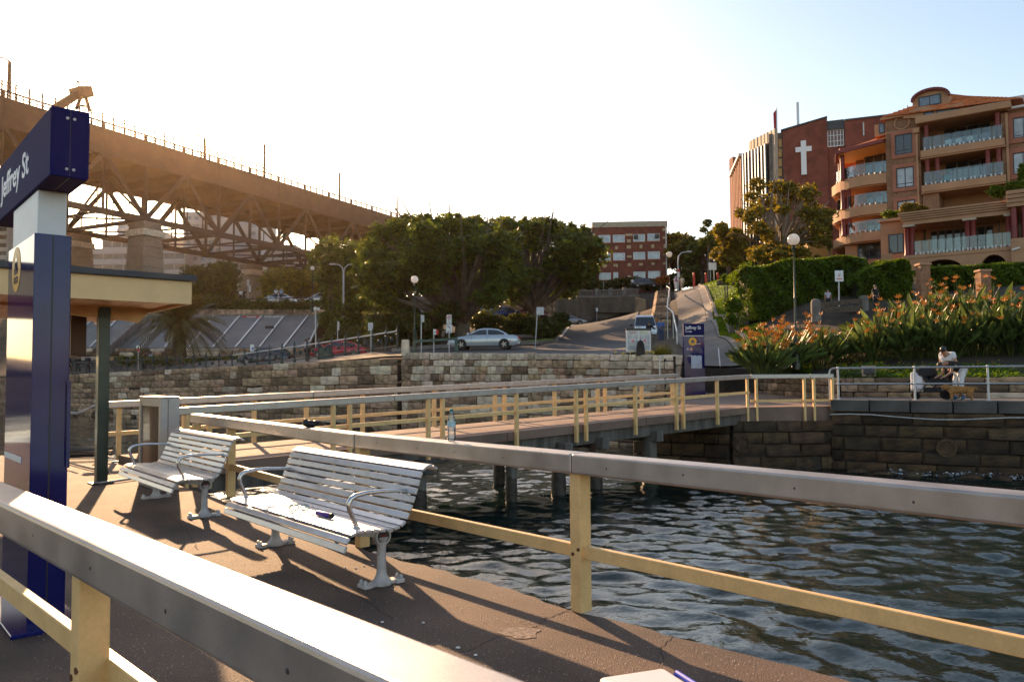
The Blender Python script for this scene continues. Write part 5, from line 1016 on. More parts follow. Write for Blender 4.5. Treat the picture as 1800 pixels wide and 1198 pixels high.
# podium terraces in front
pb = Plane(*Z7(505, 830), 64, (.80, -.60)); npod = 0
def br(x0, y0, x1, y1, n=0.): return pb.rect(*Z7(x0, y0), *Z7(x1, y1), n)
bz = lambda y, x=850, n=0.: pb.sz(*Z7(x, y), n)[1]; bs_ = lambda x, n=0., y=900: pb.sz(*Z7(x, y), n)[0]
s0, s1, s2 = bs_(500), bs_(1185), bs_(1400)
zp1, zp0 = bz(785), bz(838)
for i in range(4):
    m = MB(); dz = (zp1 - zp0) / 4; pb.box(m, s0 - .1 + .06 * (3 - i), s1, zp0 + dz * i, zp0 + dz * (i + 1) - .03, -4.0, .04 + .09 * i); m.build('parapet_course', render_tan, t, .01, 1)
m = MB(); pb.box(m, s0 + .2, s1, zp0 - .35, zp0 - .02, -6, -.1); m.build('lintel', render_tan, t)
zt0 = bz(1062); 
m = MB(); pb.box(m, s0 + .1, s1, bz(1085), zt0, -6, .1); m.build('terrace_slab', render_tan, t, .02, 1)
m = MB(); pb.box(m, s0 + .2, s1, bz(1085), zp0 - .36, -6.3, -3.6); m.build('terrace_wall', render_tan, t)
for k in range(8): x0 = bs_(640) + (bs_(890) - bs_(640)) * k / 5; window(pb, t, (x0, x0 + (bs_(890) - bs_(640)) / 5 - .04, zt0 + .05, zt0 + 2.3), -3.58, .06, dglass, darkgrey)
def bpost(x, z0, z1, n=-.2):
    m = MB(); p = pb.W(x, n, 0); m.lathe([(.24, z0), (.24, z0 + .1), (.2, z0 + .2), (.19, z1 - .25), (.23, z1 - .2), (.23, z1 - .16)], (p.x, p.y, 0), 12); m.build('column', maroon, t)
for x in (538, 570, 915, 950, 1172):
    bpost(bs_(x), zt0, zp0 - .35)
for x0, x1 in ((515, 590), (888, 972), (1145, 1185)): m = MB(); pb.box(m, bs_(x0), bs_(x1), zp0 - .52, zp0 - .36, -.6, .12); m.build('capital', palestone, t)
def balus2(x0, x1, n, z, k):
    w_ = (x1 - x0) / k
    for i in range(k):
        m = MB(); pb.box(m, x0 + w_ * i + .02, x0 + w_ * (i + 1) - .02, z + .08, z + 1.1, n - .02, n); gg = m.build('glass_panel', clear, t); m = MB()
        for f in (.2, .8): pb.box(m, x0 + w_ * (i + f) - .05, x0 + w_ * (i + f) + .05, z, z + .2, n - .06, n + .04)
        m.build('clamp', white, gg)
balus2(bs_(585), s1, .02, zt0, 12)
# base with two arches
def arched_wall(x0, x1, z0, z1, holes, n0, n1):
    k = 10; m = MB(); xs_ = [x0]
    for c0, c1, zs, zt_ in holes:
        for i in range(k + 1): xs_.append(c0 + (c1 - c0) * i / k)
    xs_.append(x1)
    def low(x):
        for c0, c1, zs, zt_ in holes:
            if c0 - 1e-6 <= x <= c1 + 1e-6: f = (x - c0) / (c1 - c0) * 2 - 1; return zs + (zt_ - zs) * math.sqrt(max(0, 1 - f * f))
        return z0
    for i in range(len(xs_) - 1):
        a_, b_ = xs_[i], xs_[i + 1]
        if b_ - a_ < 1e-5: continue
        mid = (a_ + b_) / 2; ins = any(c0 < mid < c1 for c0, c1, _, _ in holes); la, lb = (low(a_), low(b_)) if ins else (z0, z0)
        m.hexa([pb.W(a_, n1, la), pb.W(b_, n1, lb), pb.W(b_, n0, lb), pb.W(a_, n0, la), pb.W(a_, n1, z1), pb.W(b_, n1, z1), pb.W(b_, n0, z1), pb.W(a_, n0, z1)])
    m.build('base_wall', render_tan, t)
zb_ = ga - 1
arched_wall(s0 + .1, s1, zb_, bz(1085) - .01, [(bs_(612), bs_(893), bz(1150, 750) - .6, bz(1113, 750)), (bs_(985), bs_(1160), bz(1130, 1070) - .6, bz(1083, 1070))], -.5, .05)
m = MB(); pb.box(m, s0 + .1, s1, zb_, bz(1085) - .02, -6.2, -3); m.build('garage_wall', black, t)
m = MB(); pb.box(m, bs_(378, -2), s0 + .08, zb_, bz(880, 440, -2), -7, -2); m.build('podium_wall', render_tan, t)
m = MB(); pb.box(m, bs_(372, -2), s0 + .1, bz(880, 440, -2), bz(862, 440, -2), -7, -1.7); m.build('coping', render_tan, t, .02, 1)
window(pb, t, br(430, 955, 524, 1075, -2), -1.98, .08, dglass, darkgrey, (.6,))
# right-hand podium
m = MB(); pb.box(m, s1 + .02, s1 + 9, zb_, bz(990, 1200), -8, .6); m.build('podium_wall', render_tan, t)
for i in range(4): m = MB(); zq0, zq1 = bz(795, 1200), bz(695, 1200); dz = (zq1 - zq0) / 4; pb.box(m, s1 - .15, s1 + 9, zq0 + dz * i, zq0 + dz * (i + 1) - .03, -8, .64 + .08 * i); m.build('parapet_course', render_tan, t, .01, 1)
m = MB(); pb.box(m, s1 + .5, s1 + 9, bz(990, 1200), bz(795, 1200), -8, -3); m.build('terrace_wall', render_tan, t)
for x in (.25, .95): m = MB(); p = pb.W(s1 + x, .3, 0); m.lathe([(.22, bz(990, 1200)), (.2, bz(795, 1200))], (p.x, p.y, 0), 12); m.build('column', maroon, t)
m = MB(); p = pb.W(s1 + .1, .7, bz(1060, 1195)); m.beam(p, p + V((.35, -.35, .1)), .12, .12); m.build('security_camera', white, t)
m = MB(); pb.box(m, bs_(400), bs_(462), zb_, bz(1088, 430), .4, 1.2); m.build('gate_pier', render_tan, t)
# neighbouring yellow-brown wall left of the building
py_ = Plane(*Z6(640, 1030), 78, (1, 0)); r = py_.rect(*Z6(640, 1022), *Z6(812, 1150)); o = MB(); py_.box(o, r[0], r[1], ga, r[3], -4, 0); tag(o.build('garden_wall', mat('ochre_render', (.42, .24, .07), .8, var=.1)), 'plain ochre rendered wall between the church tree and the apartments', 'wall')
# ------------------------------------------------------------------ foliage builders
def leafcloud(cl, size, asp=0.5, up=0.0):
    # cl: list of (center, radii, count): diamond leaves spread through ellipsoids, denser towards the outside
    out = []
    for c, r, n in cl:
        n = int(n); d = NR.normal(size=(n, 3)); d /= np.linalg.norm(d, axis=1)[:, None]; rr = NR.uniform(0.25, 1, n) ** 0.5
        lump = 1 + 0.22 * np.sin(d[:, 0] * 5 + c[0]) * np.sin(d[:, 1] * 4 + c[1]) + 0.18 * np.sin(d[:, 2] * 7 + c[0] * 2)
        p = np.array(c)[None] + d * rr[:, None] * np.array(r)[None] * lump[:, None]
        a = NR.normal(size=(n, 3)); a[:, 2] = a[:, 2] * .7 + up; a /= np.linalg.norm(a, axis=1)[:, None]
        b_ = np.cross(a, NR.normal(size=(n, 3))); b_ /= np.linalg.norm(b_, axis=1)[:, None] + 1e-9
        s = size * NR.uniform(.6, 1.35, n)[:, None]
        out.append(np.stack([p - a * s, p + b_ * s * asp, p + a * s, p - b_ * s * asp], 1))
    return np.concatenate(out)
def limbs(m, base, top, r0, targets, r=.0):
    base, top = V(base), V(top); mid = base.lerp(top, .5) + V((R.uniform(-.1, .1), R.uniform(-.1, .1), 0)) * (top - base).length * .4
    m.tube([base - V((0, 0, .3)), base + V((0, 0, .05)), mid, top], [r0 * 1.5, r0 * 1.15, r0 * .9, r0 * .75], 9)
    for q in targets:
        q = V(q); L_ = (q - top).length; k = top.lerp(q, .45) + V((R.uniform(-.06, .06), R.uniform(-.06, .06), R.uniform(-.1, .03))) * L_
        rr = max(.025, min(r0 * .6, r0 * .22 + L_ * .012)); m.tube([top - V((0, 0, r0 * .3)), top.lerp(k, .5), k, q], [rr * 1.2, rr, rr * .7, rr * .25], 6)
        for _ in range(2):
            e = q + V((R.uniform(-1, 1), R.uniform(-1, 1), R.uniform(-.2, .8))) * L_ * .28; m.tube([k, k.lerp(e, .5) + V((0, 0, .05 * L_)), e], [rr * .55, rr * .35, rr * .12], 5)
def tree(lab, base, fork, r0, cl, size, leaf, n, name='tree', cat='tree', group=None, brk=None, asp=.5, skip=1, pale_lf=None):
    # cl: list of (px, py, Yd, rx_px, ry_px)
    base = V(base); t = thing(name, lab, cat, base, group); L_ = []
    vol = sum(a[3] * a[4] for a in cl)
    for px, py, Yd, rx, ry in cl:
        c = at(px, py, Yd); k = Yd / F; L_.append(((c.x, c.y, c.z), (rx * k, rx * k * .9, ry * k), n * rx * ry / vol))
    m = MB(); limbs(m, base, fork, r0, [l[0] for l in L_][::skip]); m.build('trunk', brk or bark, t)
    o = quads('crown', leafcloud(L_, size, asp), leaf, t); o['kind'] = 'stuff'
    if pale_lf:
        sel = [(tuple(V(c) + V((R.uniform(-.5, .5) * r[0], R.uniform(-.4, .2) * r[1], R.uniform(.1, .6) * r[2]))), tuple(x * .62 for x in r), k * .38) for c, r, k in L_ if R.random() < .75]; o = quads('pale_clumps', leafcloud(sel, size, asp), pale_lf, t); o['kind'] = 'stuff'  # paler leaf clumps set higher within most of the crown clumps
    return t
def gnd(px, py, Yd): p = at(px, py, Yd); return V((p.x, p.y, h(p.x, p.y)))
def spread(n, x0, x1, y0, y1, Y0, Y1, rx, ry, shape=None):
    out = []; i = 0
    while len(out) < n and i < n * 30:
        i += 1; x, y = R.uniform(x0, x1), R.uniform(y0, y1)
        if shape and not shape(x, y): continue
        out.append((x, y, R.uniform(Y0, Y1), rx * R.uniform(.75, 1.3), ry * R.uniform(.75, 1.3)))
    return out
# the two big figs
def dome(cx, cy, rx, ry): return lambda x, y: ((x - cx) / rx) ** 2 + ((y - cy) / ry) ** 2 < 1
b1_ = gnd(814, 600, 66); f1_ = at(812, 566, 66)
cl = spread(62, 640, 900, 385, 530, 60, 74, 26, 21, lambda x, y: ((x - 775) / 125) ** 2 + ((y - 470) / 84) ** 2 < 1 and not (y > 500 and x > 700 and x < 850))
cl += [(650, 440, 64, 24, 22), (665, 410, 66, 20, 18), (700, 395, 68, 22, 14), (740, 390, 68, 24, 14), (785, 393, 67, 24, 14), (830, 395, 68, 24, 14), (640, 480, 62, 26, 24), (660, 515, 62, 30, 18)]
cl += [(R.uniform(650, 895), 0, 67, R.uniform(5, 10), R.uniform(8, 14)) for _ in range(26)]; cl = [(x, y if y else 390 + ((x - 775) / 125) ** 2 * 34 + R.uniform(-9, 4), Y_, a_, b_) for x, y, Y_, a_, b_ in cl]
tree('big spreading fig tree with a forked grey trunk behind the silver sedan', b1_, f1_, .75, cl, .22, lf_fig, 30000, 'fig_tree', skip=3, pale_lf=lf_fig_pale)
b2_ = gnd(934, 575, 82); f2_ = at(936, 545, 82)
clg = [(R.uniform(868, 912), R.uniform(398, 505), R.uniform(70, 80), 20, 18) for _ in range(12)]
cl = clg + spread(50, 860, 1050, 395, 520, 76, 90, 24, 18, lambda x, y: ((x - 950) / 105) ** 2 + ((y - 460) / 72) ** 2 < 1) + [(880, 395, 82, 20, 14), (925, 400, 82, 20, 12), (975, 405, 82, 20, 12), (1010, 415, 80, 20, 16), (1035, 440, 80, 16, 16), (1040, 470, 80, 14, 20), (1010, 490, 80, 24, 14)]
cl += [(x, 398 + ((x - 940) / 105) ** 2 * 26 + R.uniform(-10, 4), 81, R.uniform(5, 9), R.uniform(7, 12)) for x in [R.uniform(865, 1045) for _ in range(22)]]
tree('second fig tree leaning right in front of the brick flats', b2_, f2_, .7, cl, .25, lf_fig, 24000, 'fig_tree', skip=3, pale_lf=lf_fig_pale)
# dark undergrowth under and left of the figs
def bush(lab, cl, size, leaf, n, name='shrub', cat='shrub', group=None):
    L_ = []; vol = sum(a[3] * a[4] for a in cl)
    for px, py, Yd, rx, ry in cl: c = at(px, py, Yd); k = Yd / F; L_.append(((c.x, c.y, c.z), (rx * k, rx * k * .8, ry * k), n * rx * ry / vol))
    q = at(cl[0][0], cl[0][1] + cl[0][4], cl[0][2]); t = thing(name, lab, cat, q, group)
    m = MB()
    for l in L_[::2]: m.tube([(l[0][0], l[0][1], h(l[0][0], l[0][1]) - .2), l[0]], [.08, .03], 5)
    m.build('stem', bark, t)['kind'] = 'stuff'; o = quads('foliage', leafcloud(L_, size), leaf, t); o['kind'] = 'stuff'; return t
bush('dark low hedge under the first fig between trunk and parked cars', spread(16, 835, 975, 560, 592, 72, 76, 22, 15) + [(870, 572, 74, 30, 18), (940, 575, 74, 36, 18), (985, 565, 76, 18, 16)], .2, lf_dark, 15000, 'hedge', 'hedge')
bush('dark tangled shrubs on the bank left of the first fig trunk', spread(24, 660, 800, 545, 605, 62, 72, 26, 18), .22, lf_dark, 17000)
bush('tall dark trees between the bridge and the first fig', spread(26, 560, 680, 440, 535, 84, 100, 26, 22), .30, lf_fig, 17000, 'tree', 'tree')
bush('sunlit trees behind the far bridge pier', spread(16, 458, 570, 478, 525, 112, 130, 22, 16), .32, lf_gum, 10000, 'tree', 'tree')
tree('dark round tree behind the shelter roof corner', gnd(372, 535, 104), at(372, 515, 104), .4, spread(22, 318, 420, 472, 530, 100, 108, 20, 16, dome(370, 500, 46, 34)), .3, lf_dark, 12000, 'round_tree')
bush('long trimmed hedge along the street above the sloping panels', [(x, 540 + R.uniform(-4, 4), 99 - (x - 395) * .012, 14, 11) for x in range(395, 585, 9)], .18, lf_dark, 12000, 'hedge', 'hedge')
bush('wild shrubs spilling down the bank right of the sloping panels', spread(26, 575, 690, 535, 580, 80, 92, 18, 14), .2, lf_fig, 14000)
bush('low dry scrub on the bank above the red car', spread(12, 560, 640, 578, 602, 74, 80, 16, 10), .15, lf_dark, 6000)
# trees on the hill
tree('slender gum with pale limbs and thin olive crown in front of the church', gnd(1378, 470, 62), at(1374, 432, 62), .28, spread(34, 1290, 1455, 315, 440, 58, 66, 15, 11, lambda x, y: ((x - 1375) / 85) ** 2 + ((y - 385) / 70) ** 2 < 1) + [(1300, 375, 60, 10, 10), (1290, 410, 60, 9, 9), (1420, 340, 62, 22, 16), (1440, 400, 62, 18, 24), (1400, 420, 62, 22, 18), (1330, 445, 60, 20, 14)], .15, lf_gum, 11000, 'gum_tree', brk=mat('pale_gum_bark', (.26, .19, .13), .8, var=.2), skip=1)
bush('olive shrub mass under the slender gum by the hedge', spread(12, 1310, 1440, 440, 470, 54, 60, 18, 12), .14, lf_gum, 6000)
tree('bushy yellow-green tree beside the brick flats', gnd(1195, 505, 132), at(1195, 480, 132), .35, spread(16, 1172, 1225, 425, 490, 126, 138, 15, 14), .36, lf_gum, 8000, 'hill_tree')
tree('dark spreading tree at the top of the path', gnd(1235, 500, 125), at(1235, 470, 125), .4, spread(20, 1205, 1290, 425, 485, 118, 132, 17, 15), .34, lf_fig, 9000, 'hill_tree')
tree('thin tall tree with sparse tufts rising above the path', gnd(1245, 490, 110), at(1246, 430, 110), .18, [(1243, 392, 110, 8, 8), (1236, 404, 110, 7, 5), (1250, 412, 110, 9, 7), (1240, 425, 110, 12, 9), (1256, 436, 110, 10, 9)], .25, lf_fig, 900, 'hill_tree')
tree('dark tree against the church side wing', gnd(1280, 480, 100), at(1280, 450, 100), .3, spread(14, 1262, 1310, 405, 470, 96, 104, 13, 14), .3, lf_gum, 6000, 'hill_tree')
bush('far tree line on the skyline right of the brick flats', [(x, 420 + abs(x - 1180) * .25, 170, 12, 12) for x in range(1165, 1260, 12)], .5, lf_fig, 4000, 'tree', 'tree')
bush('dark shrubs closing the view at the top of the path', [(x, 492 + R.uniform(-7, 6), 133, 14, 15) for x in range(1178, 1300, 9)], .35, lf_fig, 9000)
bush('dark backdrop of trees behind the two figs', [(x, 492 + R.uniform(-18, 14), 128, 24, 20) for x in range(650, 1040, 14)], .45, lf_fig, 15000, 'tree', 'tree')
bush('low ivy and scrub covering the bank above the street wall', [(R.uniform(575, 800), R.uniform(585, 612), R.uniform(66, 74), 16, 7) for _ in range(22)], .16, lf_dark, 9000)
# clipped hedges above the flower bank
def hedge(lab, top, bot, Yd, depth, n, size=.085):
    # top: (px, py) outline of the clipped top from left to right; leaves fill a thick skin over the top and the near face
    xs0, xs1 = top[0][0], top[-1][0]; q = at((xs0 + xs1) / 2, bot, Yd); t = thing('hedge', lab, 'hedge', q)
    px = NR.uniform(xs0, xs1, n); py = np.interp(px, [a for a, b in top], [b for a, b in top]); k = Yd / F
    zt = np.array([at(a, b, Yd).z for a, b in zip(px[:1], py[:1])])[0] + (py[0] - py) * k
    zb_ = np.array([at(px[0], bot, Yd).z])[0]; u = NR.random(n); x = (px - 900) * k; y = np.full(n, Yd, float); z = zb_ + (zt - zb_) * NR.random(n)
    tp = u < .45; sd = (u > .9); ins = NR.exponential(.12, n); lump = .22 * np.sin(x * 2.3 + 1) * np.sin(z * 2.9) + .12 * np.sin(x * 5.1 + z * 4)
    y = np.where(tp, Yd + NR.uniform(0, depth, n), Yd + ins); z = np.where(tp, zt - ins * .8 + .12 * np.sin(x * 2.1) * np.sin(y * 2.7), z); y = y - lump * ~tp
    y = np.where(sd, Yd + .2 + NR.uniform(0, depth, n), y); x = np.where(sd, np.where(NR.random(n) < .6, x.min() + .75 + ins * .5, x.max() - .75 - ins * .5), x)
    edge = np.minimum(x - x.min(), x.max() - x); y = y + np.where((edge < .8) & ~sd, (.8 - edge) ** 2 * .8, 0); zc_ = (zt - z) < .3; y = y + np.where(zc_ & ~tp, .3 - (zt - z), 0)
    a = NR.normal(size=(n, 3)); a /= np.linalg.norm(a, axis=1)[:, None]; b_ = np.cross(a, NR.normal(size=(n, 3))); b_ /= np.linalg.norm(b_, axis=1)[:, None]; s = size * NR.uniform(.6, 1.4, n)[:, None]; p = np.stack([x, y, z], 1)
    o = quads('foliage', np.stack([p - a * s, p + b_ * s * .5, p + a * s, p - b_ * s * .5], 1), lf_hedge, t); o['kind'] = 'stuff'
    m = MB(); k2 = 12
    for i in range(1, k2 - 1):
        xa = xs0 + (xs1 - xs0) * (i + .06) / k2; xb = xs0 + (xs1 - xs0) * (i + .94) / k2; ya = float(np.interp((xa + xb) / 2, [a_ for a_, b in top], [b for a_, b in top])); A = at(xa, bot + 3, Yd); B = at(xb, ya, Yd); m.box(((A.x + B.x) / 2, Yd + .45 + depth / 2, (A.z + B.z) / 2 - .12), (B.x - A.x, depth * .8, B.z - A.z))
    m.build('dark_core', mat('hedge_core', (.012, .014, .006), .9) if 'hedge_core' not in bpy.data.materials else bpy.data.materials['hedge_core'], t); return t  # near-black boxes fill the hedge behind its skin of leaves
hedge('tall clipped hedge left of the parking sign on the bank', [(1302, 480), (1314, 466), (1345, 466), (1362, 462), (1390, 456), (1440, 453), (1500, 450), (1532, 453), (1542, 470)], 562, 45, 2.5, 30000)
hedge('rounded clipped hedge between the parking sign and the brick pillar', [(1520, 486), (1532, 472), (1560, 458), (1590, 454), (1608, 462), (1618, 485)], 550, 42.5, 1.8, 11000)
hedge('long bright hedge below the apartment arches', [(1640, 470), (1660, 468), (1740, 465), (1800, 461), (1860, 458)], 516, 44, 2, 15000)
for lab, x, y, rx, ry, Yd in (('round clipped shrub on the lower left terrace coping of the apartments', 1566, 378, 15, 8, 68), ('yellowish shrub on the terrace parapet corner of the apartments', 1598, 366, 15, 10, 66), ('small green shrub right of the yellowish one on the parapet', 1622, 366, 9, 6, 66), ('bright shrub at the right end of the terrace parapet', 1752, 338, 18, 11, 62), ('trailing shrub on the upper right planter of the apartments', 1785, 328, 20, 10, 61), ('slim upright shrub against the right wing of the apartments', 1796, 305, 6, 18, 61)):
    bush(lab, [(x + R.uniform(-.5, .5) * rx, y + R.uniform(-.3, .3) * ry, Yd, rx * .7, ry * .8) for _ in range(4)], .10, lf_hedge if 'yellow' not in lab else lf_gum, 1500)
bush('dark cypress beside the ochre wall', [(1457, y, 74, 6, 10) for y in (385, 400, 415, 430)], .12, lf_dark, 1600)
for lab, x, y, s in (('round dark shrub at the edge of the lawn by the big hedge', 1290, 536, 1.0), ('small leafy shrub beside the lawn lower down', 1285, 560, .7), ('pale green shrub by the seat at the top of the lawn', 1275, 492, .6)):
    bush(lab, [(x + R.uniform(-7, 7) * s, y + R.uniform(-6, 6) * s, 44 if y > 500 else 58, 12 * s, 11 * s) for _ in range(5)], .09, lf_hedge, 2200)
# ------------------------------------------------------------------ bird of paradise plants: blades, with every flower a part
fl_me = None
def flower_mesh():
    m = MB()
    for i in range(6): a = -1.0 + i * .38; sx_, cz_ = math.sin(a), math.cos(a); dy = (-.05, .05)[i % 2]; m.add([(0, 0, 0), (sx_ * .10 + cz_ * .03, dy, cz_ * .10 - sx_ * .03), (sx_ * .23, dy * 1.6, cz_ * .23), (sx_ * .10 - cz_ * .03, dy, cz_ * .10 + sx_ * .03)], [(0, 1, 2, 3)])
    m.add([(0, 0, 0), (-.10, .01, .05), (-.22, 0, .04), (-.1, -.01, .02)], [(0, 1, 2, 3)], 1)
    me = bpy.data.meshes.new('flower'); me.from_pydata(m.v, [], m.f); me.materials.append(orange); me.materials.append(mat('flower_beak', (.12, .05, .03), .6)); me.polygons.foreach_set('material_index', m.m); return me
FM = flower_mesh()
def strelitzia(lab, px, py, Yd, hgt, n, nf, rw):
    b = gnd(px, py, Yd + .5); t = thing('bird_of_paradise', lab, 'flowering plant', b, 'bird of paradise plants on the bank'); P_ = []; m = MB()
    for i in range(int(n * .85)):
        a = R.uniform(0, 6.28); k_ = math.sqrt(R.random()); rr = rw * .62 * k_; ln = hgt * (1.0 - .3 * k_ * k_) * R.uniform(.62, 1.04); le = .12 + .75 * k_ * R.uniform(.5, 1.2); q = b + V((rr * math.cos(a), rr * .8 * math.sin(a), 0)); q.z = h(q.x, q.y) - .05
        d = V((math.cos(a) * le, math.sin(a) * le, 1)).normalized(); s = q + d * ln * .5; o_ = V((math.cos(a), math.sin(a), 0)) * le; e = q + d * ln + (o_ * .25 + V((0, 0, -.14 * le))) * ln; tw = R.uniform(0, 6.28)
        md = s.lerp(e, .5) + V((0, 0, .02 * ln)); ax = (e - s).normalized(); w_ = ax.cross(V((math.cos(tw), math.sin(tw), .2))).normalized() * R.uniform(.07, .125); fold_ = ax.cross(w_).normalized() * .035
        P_ += [[tuple(s), tuple(s.lerp(e, .22) + w_ * .85 + fold_), tuple(md + w_ + fold_), tuple(md)], [tuple(md), tuple(md + w_ + fold_), tuple(s.lerp(e, .8) + w_ * .7 + fold_), tuple(e)],
               [tuple(s), tuple(md), tuple(md - w_ + fold_), tuple(s.lerp(e, .22) - w_ * .85 + fold_)], [tuple(md), tuple(e), tuple(s.lerp(e, .8) - w_ * .7 + fold_), tuple(md - w_ + fold_)]]
        w2 = w_.normalized() * .013; P_.append([tuple(q - w2), tuple(q + w2), tuple(s + w2 * .7), tuple(s - w2 * .7)])
    for i in range(int(nf * 2.6)):
        a = R.uniform(3.3, 6.1) if R.random() < .75 else R.uniform(0, 6.28); k_ = R.uniform(.1, 1); rr = rw * .6 * k_; q = b + V((rr * math.cos(a), rr * math.sin(a), 0)); q.z = h(q.x, q.y); ln = hgt * R.uniform(.62, 1.1); d = V((math.cos(a) * .75 * k_, math.sin(a) * .75 * k_, 1)).normalized(); e = q + d * ln
        m.tube([q, q.lerp(e, .6) + V((0, 0, .05)), e], [.014, .012, .010], 4)
        o = bpy.data.objects.new('flower', FM); C.objects.link(o); o.parent = t; o.location = e - t.location; o.rotation_euler = (R.uniform(-.3, .3), R.uniform(-.3, .3), R.uniform(0, 6.28)); o.scale = (R.uniform(.55, .95),) * 3
    o = quads('leaves', np.array(P_), lf_strel, t); o['kind'] = 'stuff'; m.build('stalks', lf_strel, t)['kind'] = 'stuff'
for a in (('bird of paradise clump at the left end of the bank beside the gutter', 1342, 622, 30.5, 1.8, 140, 13, .75), ('bird of paradise clump left of the lamp post near the path', 1364, 596, 32, 2.1, 170, 12, 1.1),
          ('bird of paradise clump just left of the lamp post', 1380, 620, 32, 2.0, 150, 8, .9), ('tall bird of paradise clump behind the lamp post', 1405, 582, 33.5, 2.2, 170, 6, 1.1), ('bird of paradise clump just right of the lamp post', 1440, 618, 32.5, 1.8, 160, 3, 1.0), ('dark bird of paradise clump left of the wooden seat back', 1478, 612, 33, 1.5, 130, 2, 1.0),
          ('bird of paradise clump below the wooden seat back', 1535, 622, 32, 1.9, 170, 6, 1.1), ('tall bird of paradise clump right of the wooden seat back', 1562, 585, 33, 2.3, 180, 7, 1.1), ('bird of paradise clump left of the man in white', 1605, 610, 31.5, 2.0, 170, 7, 1.1), ('tallest bird of paradise clump by the brick pillar', 1625, 565, 34, 2.4, 180, 6, 1.2),
          ('bird of paradise clump directly above the bending woman', 1662, 600, 31, 2.2, 180, 5, 1.2), ('bird of paradise clump behind the one above the bending woman', 1690, 560, 34, 2.5, 180, 6, 1.2), ('bird of paradise clump right of the bending woman', 1720, 606, 30.8, 2.3, 190, 5, 1.2), ('high bird of paradise clump near the right picture edge', 1745, 560, 33, 2.5, 180, 6, 1.2), ('bird of paradise clump at the right picture edge', 1782, 604, 30.3, 2.4, 190, 6, 1.2), ('bird of paradise clump beyond the right picture edge', 1835, 590, 30, 2.4, 170, 4, 1.2)):
    strelitzia(*a)
# low ground cover with yellow flowers along the garden wall
pts = []; fy = []
for k in range(15000):
    f = R.random() ** .8; a = Gs[0].lerp(G1, f * 2) if f < .35 else (G1.lerp(G2, (f - .35) / .5) if f < .85 else G2.lerp(G3, (f - .85) / .15 * .5)); dpt = R.uniform(.1, 3.0) * (1 if f > .3 else .8)
    x, y = a.x + dpt * .32, a.y + dpt * .95; z = h(x, y) + R.uniform(0, .28) * (1.2 if f < .5 else .7); s = R.uniform(.03, .065); an = R.uniform(0, 6.28); c_, s_ = math.cos(an) * s, math.sin(an) * s; q = [(x - c_, y - s_, z), (x - s_ * .6, y + c_ * .6, z + R.uniform(-.03, .05)), (x + c_, y + s_, z + R.uniform(-.02, .06)), (x + s_ * .6, y - c_ * .6, z)]
    pts.append(q)
    if R.random() < (.034 if f < .5 else .008): zz_ = h(x, y) + R.uniform(.26, .36); fy.append([(x - .025, y, zz_), (x, y - .02, zz_ + .025), (x + .025, y, zz_ + .01), (x, y + .02, zz_ - .02)])
tag(quads('ground_cover', np.array(pts), lf_cover), kind='stuff'); tag(quads('yellow_flowers', np.array(fy), gold), kind='stuff')
# lawn tufts
P_ = []
for k in range(42000):
    i = R.randrange(5); la = [((11.5, 38.5), (12.4, 38.5)), ((12.05, 46), (14.0, 46)), ((14.8, 58), (18.2, 58)), ((18.8, 75), (24.8, 74)), ((23.4, 99), (33, 98))]; i = R.choice((0, 0, 1, 1, 1, 2, 2, 3)); f = R.random(); g = R.random()
    x = (la[i][0][0] * (1 - f) + la[i + 1][0][0] * f) * (1 - g) + (la[i][1][0] * (1 - f) + la[i + 1][1][0] * f) * g; y = la[i][0][1] * (1 - f) + la[i + 1][0][1] * f; z = h(x, y) + .15; s = R.uniform(.02, .05) * (1 + y / 90); an = R.uniform(0, 3.14); q = V((math.cos(an) * s, math.sin(an) * s, 0)); u = V((R.uniform(-.04, .04), R.uniform(-.04, .04), R.uniform(.05, .12)))
    p = V((x, y, z)); P_.append([tuple(p - q), tuple(p + q), tuple(p + q * .3 + u), tuple(p - q * .3 + u)])
tag(quads('grass_blades', np.array(P_), leafmat('lawn_blade', (.085, .15, .012), .5, .3)), kind='stuff')
# spiky tussock by the notice case
tb = gnd(1165, 628, 35); t = thing('tussock', 'spiky yellow-green grass tussock beside the notice case', 'grass clump', tb); P_ = []
for k in range(520):
    a = R.uniform(0, 6.28); le = R.uniform(.1, 1.1); L_ = R.uniform(.55, 1.05); r0 = R.uniform(0, .25); q = tb + V((r0 * math.cos(a), r0 * math.sin(a), 0)); d = V((math.cos(a) * le, math.sin(a) * le, 1)).normalized(); e = q + d * L_ - V((0, 0, .25 * le * L_)); md = q + d * L_ * .55; w_ = V((-math.sin(a), math.cos(a), 0)) * .012
    P_ += [[tuple(q - w_), tuple(q + w_), tuple(md + w_ * .8), tuple(md - w_ * .8)], [tuple(md - w_ * .8), tuple(md + w_ * .8), tuple(e + w_ * .1), tuple(e - w_ * .1)]]
quads('blades', np.array(P_), lf_grass, t)['kind'] = 'stuff'
P_ = [[(x, y, z), (x + .03, y - .01, z + .03), (x, y, z + .06), (x - .03, y - .01, z + .03)] for x, y, z in [(V(at(R.uniform(1125, 1150), R.uniform(617, 622), 34.2)))[:] for _ in range(22)] + [(V(at(R.uniform(1080, 1122), R.uniform(619, 623), 34.6)))[:] for _ in range(14)]]
tag(quads('yellow_daisies', np.array(P_), gold), kind='stuff')
